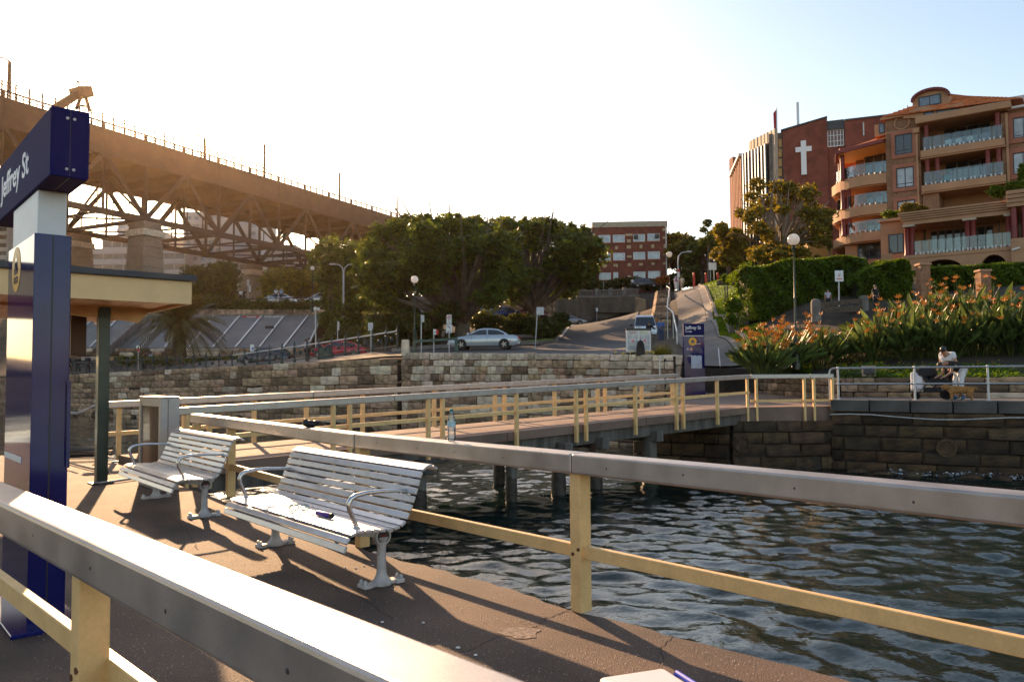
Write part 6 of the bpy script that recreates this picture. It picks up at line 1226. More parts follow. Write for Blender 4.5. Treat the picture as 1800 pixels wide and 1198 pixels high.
# palm
pb_ = gnd(316, 622, 70); ph = at(316, 578, 70); t = thing('palm_tree', 'stout date palm with drooping grey-green fronds left of the danger sign', 'palm tree', pb_)
m = MB(); k = 9; m.tube([pb_.lerp(ph, i / k) for i in range(k + 1)], [.62 + (.06 if i % 2 else 0) - .1 * math.sin(i / k * 3) for i in range(k + 1)], 12); m.ball(ph + V((0, 0, .2)), (.95, .95, .7), 10, 6); m.build('trunk', mat('palm_trunk', (.10, .065, .04), .9, var=.4, scale=4, bump=1, bscale=5), t)
for i in range(64):
    a = i * 2.399; el = R.uniform(-.25, 1.25); L_ = R.uniform(4.0, 5.2); P_ = []; pr = None; sp = []
    for j in range(9):
        f = j / 8; r_ = L_ * f * math.cos(el) * (1 - .12 * f) + .3; z = .5 + L_ * f * math.sin(el) - 2.6 * f * f * (1.1 if el < .8 else .7); sp.append(ph + V((r_ * math.cos(a), r_ * math.sin(a), z)))
    for j in range(8):
        p, q = sp[j], sp[j + 1]; d = (q - p).normalized(); s_ = V((-math.sin(a), math.cos(a), 0))
        for g in (0, .33, .66):
            c = p.lerp(q, g); l_ = .62 * math.sin(math.pi * min(1, (j + g) / 8 * .9 + .1)) + .1
            for sd in (-1, 1): e = c + (s_ * sd * .75 + d * .6 + V((0, 0, -.35))) * l_; w_ = d * .085; P_.append([tuple(c - w_), tuple(c + w_), tuple(e + w_ * .3), tuple(e - w_ * .3)])
        w_ = s_ * .03; P_.append([tuple(p - w_), tuple(p + w_), tuple(q + w_), tuple(q - w_)])
    quads('frond', np.array(P_), lf_palm, t)
bush('low leafy plants along the foot of the sandstone wall by the palm', [(x, 634 + R.uniform(-3, 3), 70, 14, 7) for x in range(215, 430, 13)], .14, lf_fig, 6000)
# ------------------------------------------------------------------ cutting wall with balustrade and driveway opening
t = thing('cutting_wall', 'tall stained rock and concrete cutting wall with a balustrade above the upper road', 'retaining wall', (0, 118, 8.8))
rockm = mat('stained_rock_face', (.115, .085, .06), .9, var=.5, scale=.5, streak=.25, bump=1, bscale=2, fine=.3, fscale=4)
wl = [(-24, 116.5), (-9, 117.5), (4, 117), (12, 115.2), (17.2, 109)]; topz = [12.4, 13.6, 13.6, 13.1, 12.6]
def wallseg(m, a, b, z0a, z0b, za, zb_, th=1.2):
    d = (V((*b, 0)) - V((*a, 0))).normalized(); n = V((-d.y, d.x, 0)) * th
    m.hexa([V((*a, z0a)), V((*b, z0b)), V((*b, z0b)) + n, V((*a, z0a)) + n, V((*a, za)), V((*b, zb_)), V((*b, zb_)) + n, V((*a, za)) + n])
for i in range(3): m = MB(); wallseg(m, wl[i], wl[i + 1], 6, 6, topz[i], topz[i + 1]); m.build('rock_face', rockm, t)
m = MB(); wallseg(m, wl[3], wl[4], 10.9, 10.4, topz[3], topz[4]); wallseg(m, (11.4, 115.4), wl[3], 6, 6, topz[3], topz[3]); o = m.build('rock_lintel', rockm, t)
m = MB(); wallseg(m, (12.0, 115.6), (17.4, 110.6), 6, 6, 10.88, 10.4, .6); m.build('driveway_wall', mat('tan_driveway_wall', (.17, .125, .09), .85, var=.15), t)
m = MB(); m.hexa([V((16.8, 109, 4)), V((18.2, 107, 4)), V((18.8, 109.6, 4)), V((17.6, 111, 4)), V((16.9, 109, 12.6)), V((18.1, 107.2, 12)), V((18.6, 109.6, 12.2)), V((17.5, 111, 12.8))]); m.build('rock_buttress', mat('warm_rock_face', (.27, .17, .095), .9, var=.5, scale=.6, bump=1, bscale=2), t, .15, 1)
bal = MB(); q = []
for i in range(len(wl) - 1):
    a, b = V((*wl[i], topz[i])), V((*wl[i + 1], topz[i + 1])); L_ = (b - a).length; k = max(1, round(L_ / 3.1)); up = V((0, 0, 1))
    n = V((-(b - a).y, (b - a).x, 0)).normalized() * .5; a += n; b += n
    for j in range(k):
        p, r_ = a.lerp(b, j / k), a.lerp(b, (j + 1) / k); m = MB(); m.beam(p, p + up * 1.35, .55, .55); m.build('balustrade_pier', conc, t, .05, 1)
        m = MB(); m.beam(p + up * 1.05, r_ + up * 1.05, .3, .18); m.beam(p + up * .15, r_ + up * .15, .3, .2)
        for g in range(1, 10): c = p.lerp(r_, g / 10); m.beam(c + up * .24, c + up * .97, .12, .12)
        o = m.build('balustrade', conc, t)
bush('dark garden strip behind the balustrade below the brick flats', [(x, 500 + R.uniform(-5, 5), 126, 16, 9) for x in range(1000, 1165, 13)], .25, lf_dark, 7000, 'hedge', 'hedge')
bush('orange flowering bush at the end of the balustrade', [(1163 + R.uniform(-7, 7), 493 + R.uniform(-5, 5), 112, 8, 6) for _ in range(5)], .2, leafmat('orange_leaf', (.36, .14, .02), .4), 1200)
# rough stone stair beside the path with a steel handrail
t = thing('stone_stair', 'narrow rough stone stair climbing left of the path', 'steps', gnd(1180, 600, 56))
for i in range(26):
    f = i / 26; y = 50 + 50 * f; x = .1985 * y - .3; m = MB(); z = 2.75 + (12.6 - 2.75) * f; m.hexa([V((x - 1.1, y, z - 2.5)), V((x + .45, y, z - 2.5)), V((x + .45, y + 1.93, z - 2.5)), V((x - 1.1, y + 1.93, z - 2.5)), V((x - 1.1, y, z)), V((x + .45, y, z)), V((x + .45, y + 1.93, z)), V((x - 1.1, y + 1.93, z))]); m.build('step', stone, t, .06, 1)
t = thing('handrail', 'bent galvanised handrail following the left edge of the path', 'handrail', gnd(1190, 583, 48))
pts = [at(1190, 583, 47), at(1183, 549, 52), at(1173, 540, 53), at(1177, 506, 90), at(1172, 503, 92)]
m = MB(); m.tube([pts[0] - V((0, 0, .8)), *pts], .055, 8); m.build('rail', steel, t)
for p in (pts[1], pts[2], pts[3]): m = MB(); m.tube([p, U(p, h(p.x, p.y))], .035, 6); m.build('post', steel, t)
t = thing('handrail', 'pale pipe handrail beside the lower steps right of the far pylon', 'handrail', V((10.9, 36, .85)))
pts = [at(1263, 612, 38.6), at(1267, 653, 36.2), at(1300, 653, 36), at(1306, 660, 36), at(1306, 682, 36)]; m = MB(); m.tube(pts, .03, 8); m.build('rail', steel, t)
m = MB(); m.tube([pts[1], U(pts[1], .9)], .03, 6); m.build('post', steel, t)
# ------------------------------------------------------------------ sloping panels on the left bank with warning signs
t = thing('sloping_panels', 'bank of grey sloping concrete panels with raised ribs under the danger sign', 'sloped wall', gnd(420, 612, 80))
def sp(px, top): return at(px, 556 if top else 611, 88.5 if top else 79.5)
ribx = [(118, 60), (170, 108), (212, 158), (250, 204), (292, 247), (333, 290), (374, 332), (421, 374), (460, 414), (499, 456), (541, 498), (566, 540)]
pm = mat('grey_slope_panel', (.155, .15, .145), .75, var=.15, scale=.5, fine=.1)
for i, ((a, b), (c, d)) in enumerate(zip(ribx[:-1], ribx[1:])):
    p0, p1, p2, p3 = sp(b + 1, 0), sp(d - 1, 0), sp(c - .8, 1), sp(a + .8, 1); n = (p1 - p0).cross(p3 - p0).normalized() * -.3
    if n.z > 0: n = -n
    m = MB(); m.hexa([p0 + n, p1 + n, p2 + n, p3 + n, p0, p1, p2, p3]); m.build('panel', pm, t)
    m = MB(); m.beam(sp(d, 0), sp(c, 1), .16, .25); m.build('rib', steel, t)
m = MB(); m.beam(sp(118, 1) + V((0, .2, .1)), sp(566, 1) + V((0, .2, .1)), .4, .35); m.build('top_edge', conc, t)
for i in range(14): m = MB(); x0 = 120 + i * 33; a, b = at(x0, 550, 89.5), at(x0 + 32, 550, 89.5); m.beam(a, b, .5, .75); m.build('stone_course', stone, t, .04, 1)
m = MB(); c = at(474, 575, 83.6); m.box(c, (.9, .15, .3)); m.build('vent', black, t)
def sign_board(lab, px0, py0, px1, py1, Yd, mt, txt, tm, name='sign', sz=.8, dy=0.):
    a, b = at(px0, py1, Yd), at(px1, py0, Yd); t = thing(name, lab, 'sign', (a + b) / 2); m = MB(); m.box((a + b) / 2, (b.x - a.x, .05, b.z - a.z)); m.build('board', mt, t)
    for i, s in enumerate(txt):
        hh = (b.z - a.z) * sz / len(txt); text('lettering', s, hh * 1.25, frame(((a.x + b.x) / 2, a.y - .03, b.z - (b.z - a.z) * (.5 + i + .33 * sz) / len(txt)), (1, 0, 0), (0, -1, 0)), tm, t, align='CENTER', sx=.82, depth=.004)
    return t, a, b
redp = mat('sign_red', (.62, .035, .02), .5); blackp = mat('sign_black', (.02, .02, .02), .5)
sign_board('red DANGER sign on the bank above the sloping panels', 426, 555.5, 458, 560.5, 88.2, redp, ['DANGER'], letter)
sign_board('white keep-off sign just right of the DANGER sign', 465, 555, 498, 559.5, 88.2, white, ['KEEP OFF LOUVRES'], blackp)
t = thing('garden_wall', 'sandstone wall at the foot of the sloping panels', 'stone wall', gnd(350, 625, 78))
a, b = U(at(116, 620, 79)), U(at(560, 620, 77)); stones(t, U(a, 0), U(b, 0), min(h(a.x, a.y), h(b.x, b.y)) - .6, at(116, 612, 79).z, at(560, 612, 77).z, 4, .9, 1.9, palestone, .4, lambda x, r: stone if R.random() < .5 else palestone)
backing(t, U(a, 0), U(b, 0), 1, at(116, 613, 79).z, at(560, 613, 77).z, .4)
# ramp walls left of the palm and the stair stringer right of the panels
m = MB(); p, q = at(186, 618, 77), at(250, 560, 86); m.beam(p, q, .6, .9); tag(m.build('ramp_wall', conc), 'narrow concrete ramp wall slanting up left of the palm', 'wall')
m = MB(); p, q = at(628, 600, 74), at(702, 528, 90); m.beam(p, q, .9, .5); tag(m.build('slanting_wall', conc), 'long concrete coping slanting up the bank towards the fig', 'wall')
t = thing('guard_rail', 'pipe guard rail along the upper street above the hedge', 'railing', gnd(480, 530, 100))
m = MB(); pts = [at(x, 526.5 - (x - 395) * .026, 101) for x in range(395, 640, 12)]; m.tube(pts, .06, 6); m.build('rail', steelbr, t)
for p in pts[::2]: m = MB(); m.tube([p, p - V((0, 0, 1.3))], .05, 6); m.build('post', steelbr, t)
for lab, x0, y0, x1, y1, Yd in (('pale guard rail across the lower bank left of the stair wall', 613, 530, 672, 530, 95), ('dark kerb wall among the shrubs under the figs', 655, 536, 760, 538, 90)):
    m = MB(); m.beam(at(x0, y0, Yd), at(x1, y1, Yd), .12, .12); tag(m.build('guard_rail', conc), lab, 'railing')
# stone wall under the figs behind the parked cars
t = thing('garden_wall', 'mossy stone wall behind the parked cars under the figs', 'stone wall', gnd(900, 555, 100)); a, b = U(at(760, 540, 99), 0), U(at(975, 540, 101), 0)
stones(t, a, b, 7.2, 11.2, 11.4, 5, 1.0, 2.2, stone, .5); backing(t, a, b, 6, 11.1, 11.3, .5)
for k in range(5): m = MB(); p = a.lerp(b, (k + .3) / 5); m.box((p.x, p.y, 11.6), (.6, .6, 1.0)); m.build('pier', palestone, t, .05, 1)
# ------------------------------------------------------------------ green iron fence on the left sea wall
t = thing('iron_fence', 'dark green iron fence with spiked posts and crossed rods on the left sea wall', 'fence', (-20, 57, 2.6))
iron = mat('green_iron', (.022, .045, .045), .5, .2, var=.2)
pxs = [121, 145, 168, 196, 218, 243, 263, 287, 309, 334, 356, 379, 402, 424, 446, 468, 490, 512, 534, 555, 578, 602, 625, 650, 674, 694]
posts = []
for px in pxs:
    p = fx(D_, CL, px) + V((.1, .35, 0)); f = (px - 120) / 580; z = at(px, 657 - 40 * max(0, (px - 380) / 320) ** 1.1 - 6 * min(1, (px - 120) / 260), p.y).z - .02; posts.append(V((p.x, p.y, z)))
pm_ = MB(); pm_.lathe([(.10, 0), (.10, .12), (.06, .16), (.055, .7), (.09, .74), (.09, .84), (.05, .88), (.055, 1.05), (.09, 1.08), (.05, 1.14), (.06, 1.2), (.0, 1.48)], (0, 0, 0), 8); me_ = pm_.build('post', iron).data; bpy.data.objects.remove(bpy.data.objects['post'] if 'post' in bpy.data.objects and bpy.data.objects['post'].data == me_ else [o for o in bpy.data.objects if o.data == me_][0])
for i, p in enumerate(posts):
    o = bpy.data.objects.new('post', me_); C.objects.link(o); o.parent = t; o.location = p - t.location
    if i: 
        q = posts[i - 1]; up = V((0, 0, 1)); m = MB(); m.tube([q + up * 1.02, p + up * 1.02], .045, 6); m.build('top_rail', steel if i > 12 else iron, t)
        m = MB(); m.tube([q + up * .16, p + up * .16], .04, 6); m.build('bottom_rail', iron, t)
        m = MB(); m.tube([q + up * .95, p + up * .2], .018, 5); m.tube([q + up * .2, p + up * .95], .018, 5); c = q.lerp(p, .5) + up * .575; m.ball(c, (.12, .05, .14), 8, 6); m.build('crossed_rods', iron, t)
# stone gate pillar where the fence ends and the green gate rail beyond it
c = fx(C_, B_, 713); m = MB(); zt_ = at(713, 597, c.y).z; m.hexa([V((c.x - .22, c.y - .28, zt_ - .95)), V((c.x + .22, c.y - .28, zt_ - .95)), V((c.x + .22, c.y + .28, zt_ - .95)), V((c.x - .22, c.y + .28, zt_ - .95)), V((c.x - .2, c.y - .26, zt_)), V((c.x + .2, c.y - .26, zt_)), V((c.x + .2, c.y + .26, zt_)), V((c.x - .2, c.y + .26, zt_))])
tag(m.build('stone_pillar', palestone, None, .04, 1), 'short granite pillar where the iron fence meets the wall', 'pillar')
t = thing('barrier_rail', 'single dark green barrier rail in front of the silver sedan', 'barrier', gnd(760, 600, 48)); p, q = at(729, 600, 47.5), at(802, 595, 47)
gr = mat('barrier_green', (.05, .10, .075), .5); m = MB(); m.beam(p, q, .09, .14); m.build('rail', gr, t); m = MB(); m.beam(q + V((0, 0, .05)), q - V((0, 0, .75)), .1, .2, up=(1, 0, 0)); m.build('post', gr, t)
m = MB(); m.beam(p + V((0, 0, .05)), p - V((0, 0, .9)), .1, .1, up=(1, 0, 0)); m.build('post', gr, t)
# ------------------------------------------------------------------ lamps
def globe_lamp(lab, px, ptop, pbase, Yd, r_px, base=True, mt=greenpole):
    top = at(px, ptop, Yd); b = at(px, pbase, Yd); hh = b.z
    t = thing('globe_lamp', lab, 'street lamp', b, 'globe lamps'); rr = r_px * Yd / F; k = max(.6, min(1.4, (top.z - b.z) / 4.5))
    m = MB(); L_ = top.z - b.z - rr
    prof = [(.16 * k, -.2), (.16 * k, .06), (.12 * k, .10), (.105 * k, .75), (.125 * k, .80), (.06 * k, .9), (.045 * k, 1.0), (.035 * k, L_ * .55), (.045 * k, L_ * .552), (.045 * k, L_ * .56), (.032 * k, L_ * .565), (.028 * k, L_ - .25), (.06 * k, L_ - .16), (.08 * k, L_ - .1), (.04 * k, L_ - .05), (.07 * k, L_ + .02)]
    m.lathe(prof, b, 12); m.build('post', mt, t); m = MB(); m.ball(U(b, top.z), rr, 20, 14); m.build('globe', lamphead, t)
    return t
globe_lamp('tall green lamp post with a white globe in the flower bank', 1400, 421, 640, 31.5, 10.5)
globe_lamp('green globe lamp by the barrier rail left of the silver sedan', 729, 491, 605, 48, 6.6)
globe_lamp('small globe lamp by the trees under the bridge end', 549, 471, 545, 83, 3.8)
globe_lamp('globe lamp at the top of the path beside the brick flats', 1177.5, 447, 510, 100, 5.2)
globe_lamp('black short lamp post at the road bend without a lit globe', 971, 497, 588, 80, 3.4, mt=black)
t = thing('double_lamp', 'pale double-armed street light on the upper street', 'street lamp', gnd(604, 545, 82)); p = at(604, 545, 82)
m = MB(); m.tube([p - V((0, 0, 1)), at(604, 480, 82), at(603.5, 474, 82)], [.12, .09, .08], 8); m.build('post', steel, t)
for s in (-1, 1): m = MB(); m.tube([at(604, 480, 82), at(604 + s * 2, 471, 82), at(604 + s * 7, 465.5, 82), at(604 + s * 15, 464, 82)], .06, 6); c = at(604 + s * 19, 464.4, 82); m.ball(c, (.42, .15, .1), 8, 5); m.build('lamp_arm', steel, t)
t = thing('street_light', 'curved-arm street light at the top of the path', 'street lamp', gnd(1192, 505, 105)); m = MB(); m.tube([at(1192, 510, 105), at(1192, 460, 105), at(1193, 450, 105), at(1198, 444, 105), at(1208, 442.5, 105)], [.12, .1, .09, .08, .07], 8); m.build('post', steel, t); m = MB(); m.ball(at(1212, 442.5, 105), (.4, .2, .14), 8, 6); m.build('lamp_head', offwhite, t)
t = thing('camera_pole', 'grey pole with white security cameras in front of the sloping panels', 'pole', gnd(555, 640, 66)); m = MB(); b_ = at(555.5, 640, 66); m.tube([b_, at(554.5, 543, 66)], .06, 8); m.build('post', steel, t)
for s in (0, 6): m = MB(); c = at(554 + s, 542 + s * .15, 66); m.lathe([(.0, -.16), (.12, -.12), (.14, .0), (.10, .12), (0, .14)], c, 10); m.build('camera', white, t)
# ------------------------------------------------------------------ traffic and parking signs
def post_sign(lab, px, ptop, pbase, Yd, plates, lean=0., mt=steel):
    b = at(px, pbase, Yd); t = thing('street_sign', lab, 'sign', b); top = at(px + lean, ptop, Yd); m = MB(); m.tube([b - V((0, 0, .4)), top], .035, 8); m.build('post', mt, t)
    out = []
    for x0, y0, x1, y1, pm in plates:
        a, c = at(x0, y1, Yd), at(x1, y0, Yd); m = MB(); m.box(((a.x + c.x) / 2, a.y - .06, (a.z + c.z) / 2), (c.x - a.x, .02, c.z - a.z)); out.append((m.build('plate', pm, t, .01, 1), a, c))
    return t, out
def sgn(s, f, a, c, t_, size, mt, par): text('lettering', s, size, frame(((a.x + c.x) / 2, a.y - .072, a.z + (c.z - a.z) * f), (1, 0, 0), (0, -1, 0)), mt, par, align='CENTER', sx=.8, depth=.002)
t, pl_ = post_sign('white no-right-turn sign above a left-arrow ONLY sign by the sedan bonnet', 789.5, 553, 610, 52, [(785.2, 553, 793.8, 569.5, white), (784.3, 570.5, 795, 585, white)])
(s1, a, c), (s2, a2, c2_) = pl_
def ring(o, r, mt, par, w=.15):
    m = MB(); m.tube([V((o[0] + r * math.cos(i * .393), o[1], o[2] + r * math.sin(i * .393))) for i in range(17)], r * w, 6); m.beam((o[0] - r * .7, o[1], o[2] + r * .7), (o[0] + r * .7, o[1], o[2] - r * .7), .01, r * .22); m.build('ring_mark', mt, par)
oo = ((a.x + c.x) / 2, a.y - .075, a.z + (c.z - a.z) * .72); ring(oo, .105, redp, s1)
def arrow(o, s, par, left=True):
    m = MB(); k = -1 if left else 1; y = o[1]; P = lambda x, z: V((o[0] + k * x * s, y, o[2] + z * s))
    m.prism([P(-.5, -.6), P(-.25, -.6), P(-.2, -.1), P(.1, .2), P(.4, .3), P(.35, .55), P(-.1, .42), P(-.4, .1)], (0, -.003, 0), (0, .003, 0)); m.prism([P(.3, .05), P(.3, .8), P(.85, .45)], (0, -.003, 0), (0, .003, 0)); m.build('arrow_mark', blackp, par)
arrow((oo[0], oo[1], oo[2]), .09, s1, False)
sgn('NO', .38, a, c, t, .09, blackp, s1); sgn('RIGHT', .22, a, c, t, .07, blackp, s1); sgn('TURN', .06, a, c, t, .07, blackp, s1)
arrow(((a2.x + c2_.x) / 2, a2.y - .075, a2.z + (c2_.z - a2.z) * .66), .16, s2, True); sgn('ONLY', .08, a2, c2_, t, .13, blackp, s2)
t, pl_ = post_sign('short sign with a white and red parking plate left of the arrow signs', 762.5, 578, 612, 53, [(762, 578.5, 766.8, 588, white), (767, 578.5, 771, 588, redp)])
sgn('1P', .3, pl_[0][1], pl_[0][2], t, .14, blackp, pl_[0][0])
post_sign('parking sign seen edge-on beside the globe lamp', 740.5, 553, 612, 50, [(741, 553.5, 746, 566, offwhite)])
post_sign('leaning pole with a blank grey sign plate right of the sedan', 940, 540, 612, 55, [(943, 539.5, 956, 553.5, offwhite)], lean=5)
post_sign('grey parking sign pole by the iron fence near the pillar', 652, 567, 625, 60, [(647, 567, 656, 581, offwhite)])
post_sign('plain pole with a narrow plate in front of the slanting bank', 593.5, 564, 625, 62, [(593.8, 565, 596.8, 580, offwhite)])
t, pl_ = post_sign('white and blue sign behind the iron fence above the dark hatchback', 443, 605, 645, 64, [(440, 605, 447, 617, white)]); m = MB(); a, c = pl_[0][1:]; m.box((a.x + .22, a.y - .075, a.z + .2), (.14, .01, .18)); m.build('mark', mat('sign_blue', (.02, .09, .5), .5), pl_[0][0])
t, pl_ = post_sign('small white and red sign by the palm and the people taking photos', 243, 607, 650, 68, [(240, 607, 246.5, 618, white)]); a, c = pl_[0][1:]; m = MB(); m.box((a.x + .16, a.y - .075, a.z + .15), (.28, .01, .24)); m.build('mark', redp, pl_[0][0])
post_sign('short white box on a thin pole by the cutting wall', 1049, 541, 574, 106, [(1047.4, 541, 1051, 547, white)])
post_sign('tall thin pole standing behind the balustrade', 1061, 495, 512, 124, [])
t, pl_ = post_sign('white parking sign in front of the clipped hedges on the bank', 1474.5, 477, 542, 42, [(1467, 475.5, 1481.5, 495, white)]); sgn('2P', .45, pl_[0][1], pl_[0][2], t, .17, redp, pl_[0][0]); m = MB(); a, c = pl_[0][1:]; m.box(((a.x + c.x) / 2, a.y - .075, a.z + .14), (.3, .01, .05)); m.build('mark', redp, pl_[0][0])
t, pl_ = post_sign('red-topped no-stopping sign at the head of the path', 1192.5, 470, 508, 101, [(1190.3, 473.5, 1194.6, 477.5, redp), (1190.3, 478, 1194.6, 487, white)])
t, pl_ = post_sign('pale blank board on two legs at the top of the lawn', 1249, 462, 488, 98, [(1245.5, 461.5, 1259, 474.5, white)]); m = MB(); p = at(1255, 474, 98); m.tube([p, p - V((0, 0, 1.4))], .05, 6); m.build('post', steel, t)
post_sign('thin pole with two pale plates by the far bridge pier', 436, 491, 527, 104, [(434, 491, 438.5, 502, offwhite), (437.5, 501, 441.5, 513, offwhite)])
t, pl_ = post_sign('red and white signs half hidden in the first fig', 757, 508, 530, 74, [(749.5, 512.5, 755, 518, redp), (759, 509, 762.5, 518, white)])
for lab, px in (('left red bollard at the top of the path', 1220), ('middle red bollard at the top of the lawn', 1241), ('right red bollard by the pale board', 1262)):
    p = at(px, 494, 100); m = MB(); m.lathe([(.14, -.8), (.14, 1.0), (.1, 1.08), (0, 1.1)], p, 10); tag(m.build('bollard', redp), lab, 'bollard', 'red bollards at the top of the path')
# ------------------------------------------------------------------ far pylon, notice case, plaque, fountain pipe
pc_ = V((at(1240, 700, 33.6).x, 33.6, .76)); t2, bx2, body2, head2 = totem('navy wharf name pylon standing on the landing at the far end of the gangway', pc_, V((1, .05, 0)).normalized(), V((.05, -1, 0)).normalized(), W_=.87, T_=.2, near=False, H=(2.49, 2.53, 3.02))
xx, nn = V((1, .05, 0)).normalized(), V((.05, -1, 0)).normalized()
def p2(a, z): q = pc_ + xx * (a - .87) + nn * .002; return U(q, pc_.z + z)
text('lettering', 'Jeffrey St', .20, frame(p2(.07, 2.79), xx, nn), letter, head2, sx=.92); text('lettering', 'Kirribilli', .085, frame(p2(.07, 2.66), xx, nn), letter, head2)
emblem(t2, p2(.37, 2.27), xx, nn, .17); m = MB(); m.box(p2(.58, 2.17), (.25, .012, .02)); m.build('mark', white, body2)
for a, mt in ((.15, 0), (.30, 1)):
    M = frame((0, 0, 0), xx, nn).to_3x3(); m = MB(); m.lathe([(.065, 0), (.065, .003), (0, .003)], p2(a, 1.95), 20, 0, M); r_ = m.build('round_sign', white, t2)
    m = MB(); o_ = p2(a, 1.95) + nn * .004; m.tube([o_ + xx * .055 * math.cos(i * .393) + V((0, 0, .055 * math.sin(i * .393))) for i in range(17)], .008, 6); m.box(o_, (.06, .006, .03)); m.build('mark', redp if mt else navy, r_)
m = MB(); m.box(p2(.41, 1.4), (.66, .008, .52)); m.build('timetable', mat('faded_poster', (.52, .56, .66), .5, var=.1), body2)
m = MB()
for k in range(16): m.box(p2(.1 + .04 * k, 1.665 + R.uniform(-.01, .015)), (R.uniform(.02, .04), .009, R.uniform(.01, .03)))
m.build('torn_paper', white, body2)['kind'] = 'stuff'
nb = V((0, 34.6, 0)); x0, x1 = at(1101, 580, 34.6).x, at(1144, 580, 34.6).x; zb_, zt_ = at(1120, 618, 34.6).z, at(1120, 580, 34.6).z
t = thing('notice_case', 'white two-door notice case with red and yellow headings on the wall', 'notice board', ((x0 + x1) / 2, 34.6, zb_))
m = MB(); m.box(((x0 + x1) / 2, 34.7, (zb_ + zt_) / 2), (x1 - x0, .16, zt_ - zb_)); m.build('case', white, t, .01, 1); m = MB(); m.box(((x0 + x1) / 2, 34.68, zt_ + .04), (x1 - x0 + .03, .24, .07)); m.build('top', black, t)
paper = mat('notice_paper', (.62, .62, .60), .6); grey_ink = mat('grey_ink', (.34, .33, .35), .7); rp = mat('pink_ink', (.75, .2, .2), .6); yg = mat('lime_ink', (.55, .6, .05), .6)
for i in (0, 1):
    xc = x0 + (x1 - x0) * (.26 + .48 * i); m = MB(); m.box((xc, 34.612, (zb_ + zt_) / 2), ((x1 - x0) * .42, .012, (zt_ - zb_) * .94)); pn2 = m.build('door_panel', paper, t)
    text('lettering', 'Tour all' if i == 0 else 'Jeffrey St', .10, frame((xc, 34.603, zt_ - .15), (1, 0, 0), (0, -1, 0)), redp if i == 0 else yg, pn2, align='CENTER', sx=.8)
    m = MB()
    for r_ in range(3):
        for cc in range(4):
            for ln in range(4): m.box((xc - .165 + cc * .11, 34.604, zt_ - .24 - r_ * .23 - ln * .04), (.085, .004, .014))
    m.build('print', grey_ink, pn2)['kind'] = 'stuff'
    m = MB(); m.lathe([(.055, 0), (.055, .004), (0, .004)], (xc, 34.604, (zb_ + zt_) / 2 + .0), 16, 0, Mx.Rotation(math.pi / 2, 3, 'X')); m.build('round_mark', rp, pn2)
p = at(1126, 619, 34.2); t = thing('bronze_plaque_stone', 'small dark pointed rock memorial in front of the notice case', 'memorial', p)
m = MB(); m.lathe([(.19, -.15), (.185, .15), (.16, .35), (.11, .47), (.03, .52), (.012, .52), (.008, .62), (0, .63)], p, 9); m.build('rock', mat('black_rock', (.03, .022, .018), .8, var=.6, bump=1, bscale=10), t)
p = at(1160, 660, 32.4); q = at(1160, 628, 32.4); m = MB(); m.tube([p, q, q + V((.02, .0, .05)), q + V((.1, 0, .06)), q + V((.16, .05, 0))], .025, 8); tag(m.build('standpipe', paleSteel), 'rusty standpipe bent over the right end of the pale stone wall', 'pipe')
t = thing('plaque', 'framed bronze plaque low in the ground cover behind the railing', 'plaque', at(1526, 662, 28.6)); c = at(1527, 652, 28.4); m = MB(); m.box(c, (.5, .08, .40)); m.build('frame', mat('plaque_stone', (.35, .27, .19), .8), t, .01, 1); m = MB(); m.box(c + V((0, -.045, .02)), (.40, .015, .26)); m.build('plate', darkgrey, t)
# promenade railing
t = thing('promenade_railing', 'two-rail galvanised pipe railing along the promenade edge on the right', 'railing', (Q1.x, Q1.y, PZ0))
def qd(x, z): c = Q1 + dq * x + pn * .12; return V((c.x, c.y, PZ0 + z))
def qx(px):
    lo, hi = -1, 22
    for _ in range(40):
        mid = (lo + hi) / 2; c = qd(mid, .5); q_ = cam_rot.transposed() @ (c - EYE); x = 900 + F * q_.x / -q_.z
        if x < px: lo = mid
        else: hi = mid
    return lo
pxl = [qx(1473.5), qx(1608), qx(1737)]; stp = pxl[2] - pxl[1]
s0 = qx(1458); m = MB(); m.tube([qd(s0, -.1), qd(s0, .82), qd(s0 + .03, .95), qd(s0 + .12, 1.0), *[qd(s0 + .2 + i * 2.1, 1.0) for i in range(11)]], .03, 8); m.build('top_rail', steel, t)
m = MB(); m.tube([qd(s0, .5), qd(s0 + 21, .5)], .026, 8); m.build('mid_rail', steel, t)
for x in pxl + [pxl[2] + stp, pxl[2] + 2 * stp]:
    m = MB(); m.tube([qd(x, 0), qd(x, 1.0)], .033, 10); m.ball(qd(x, 1.01), .045, 10, 6); m.ball(qd(x, .5), .045, 10, 6); m.lathe([(.07, 0), (.07, .02), (.03, .03)], qd(x, 0), 10); m.build('post', paleSteel, t)
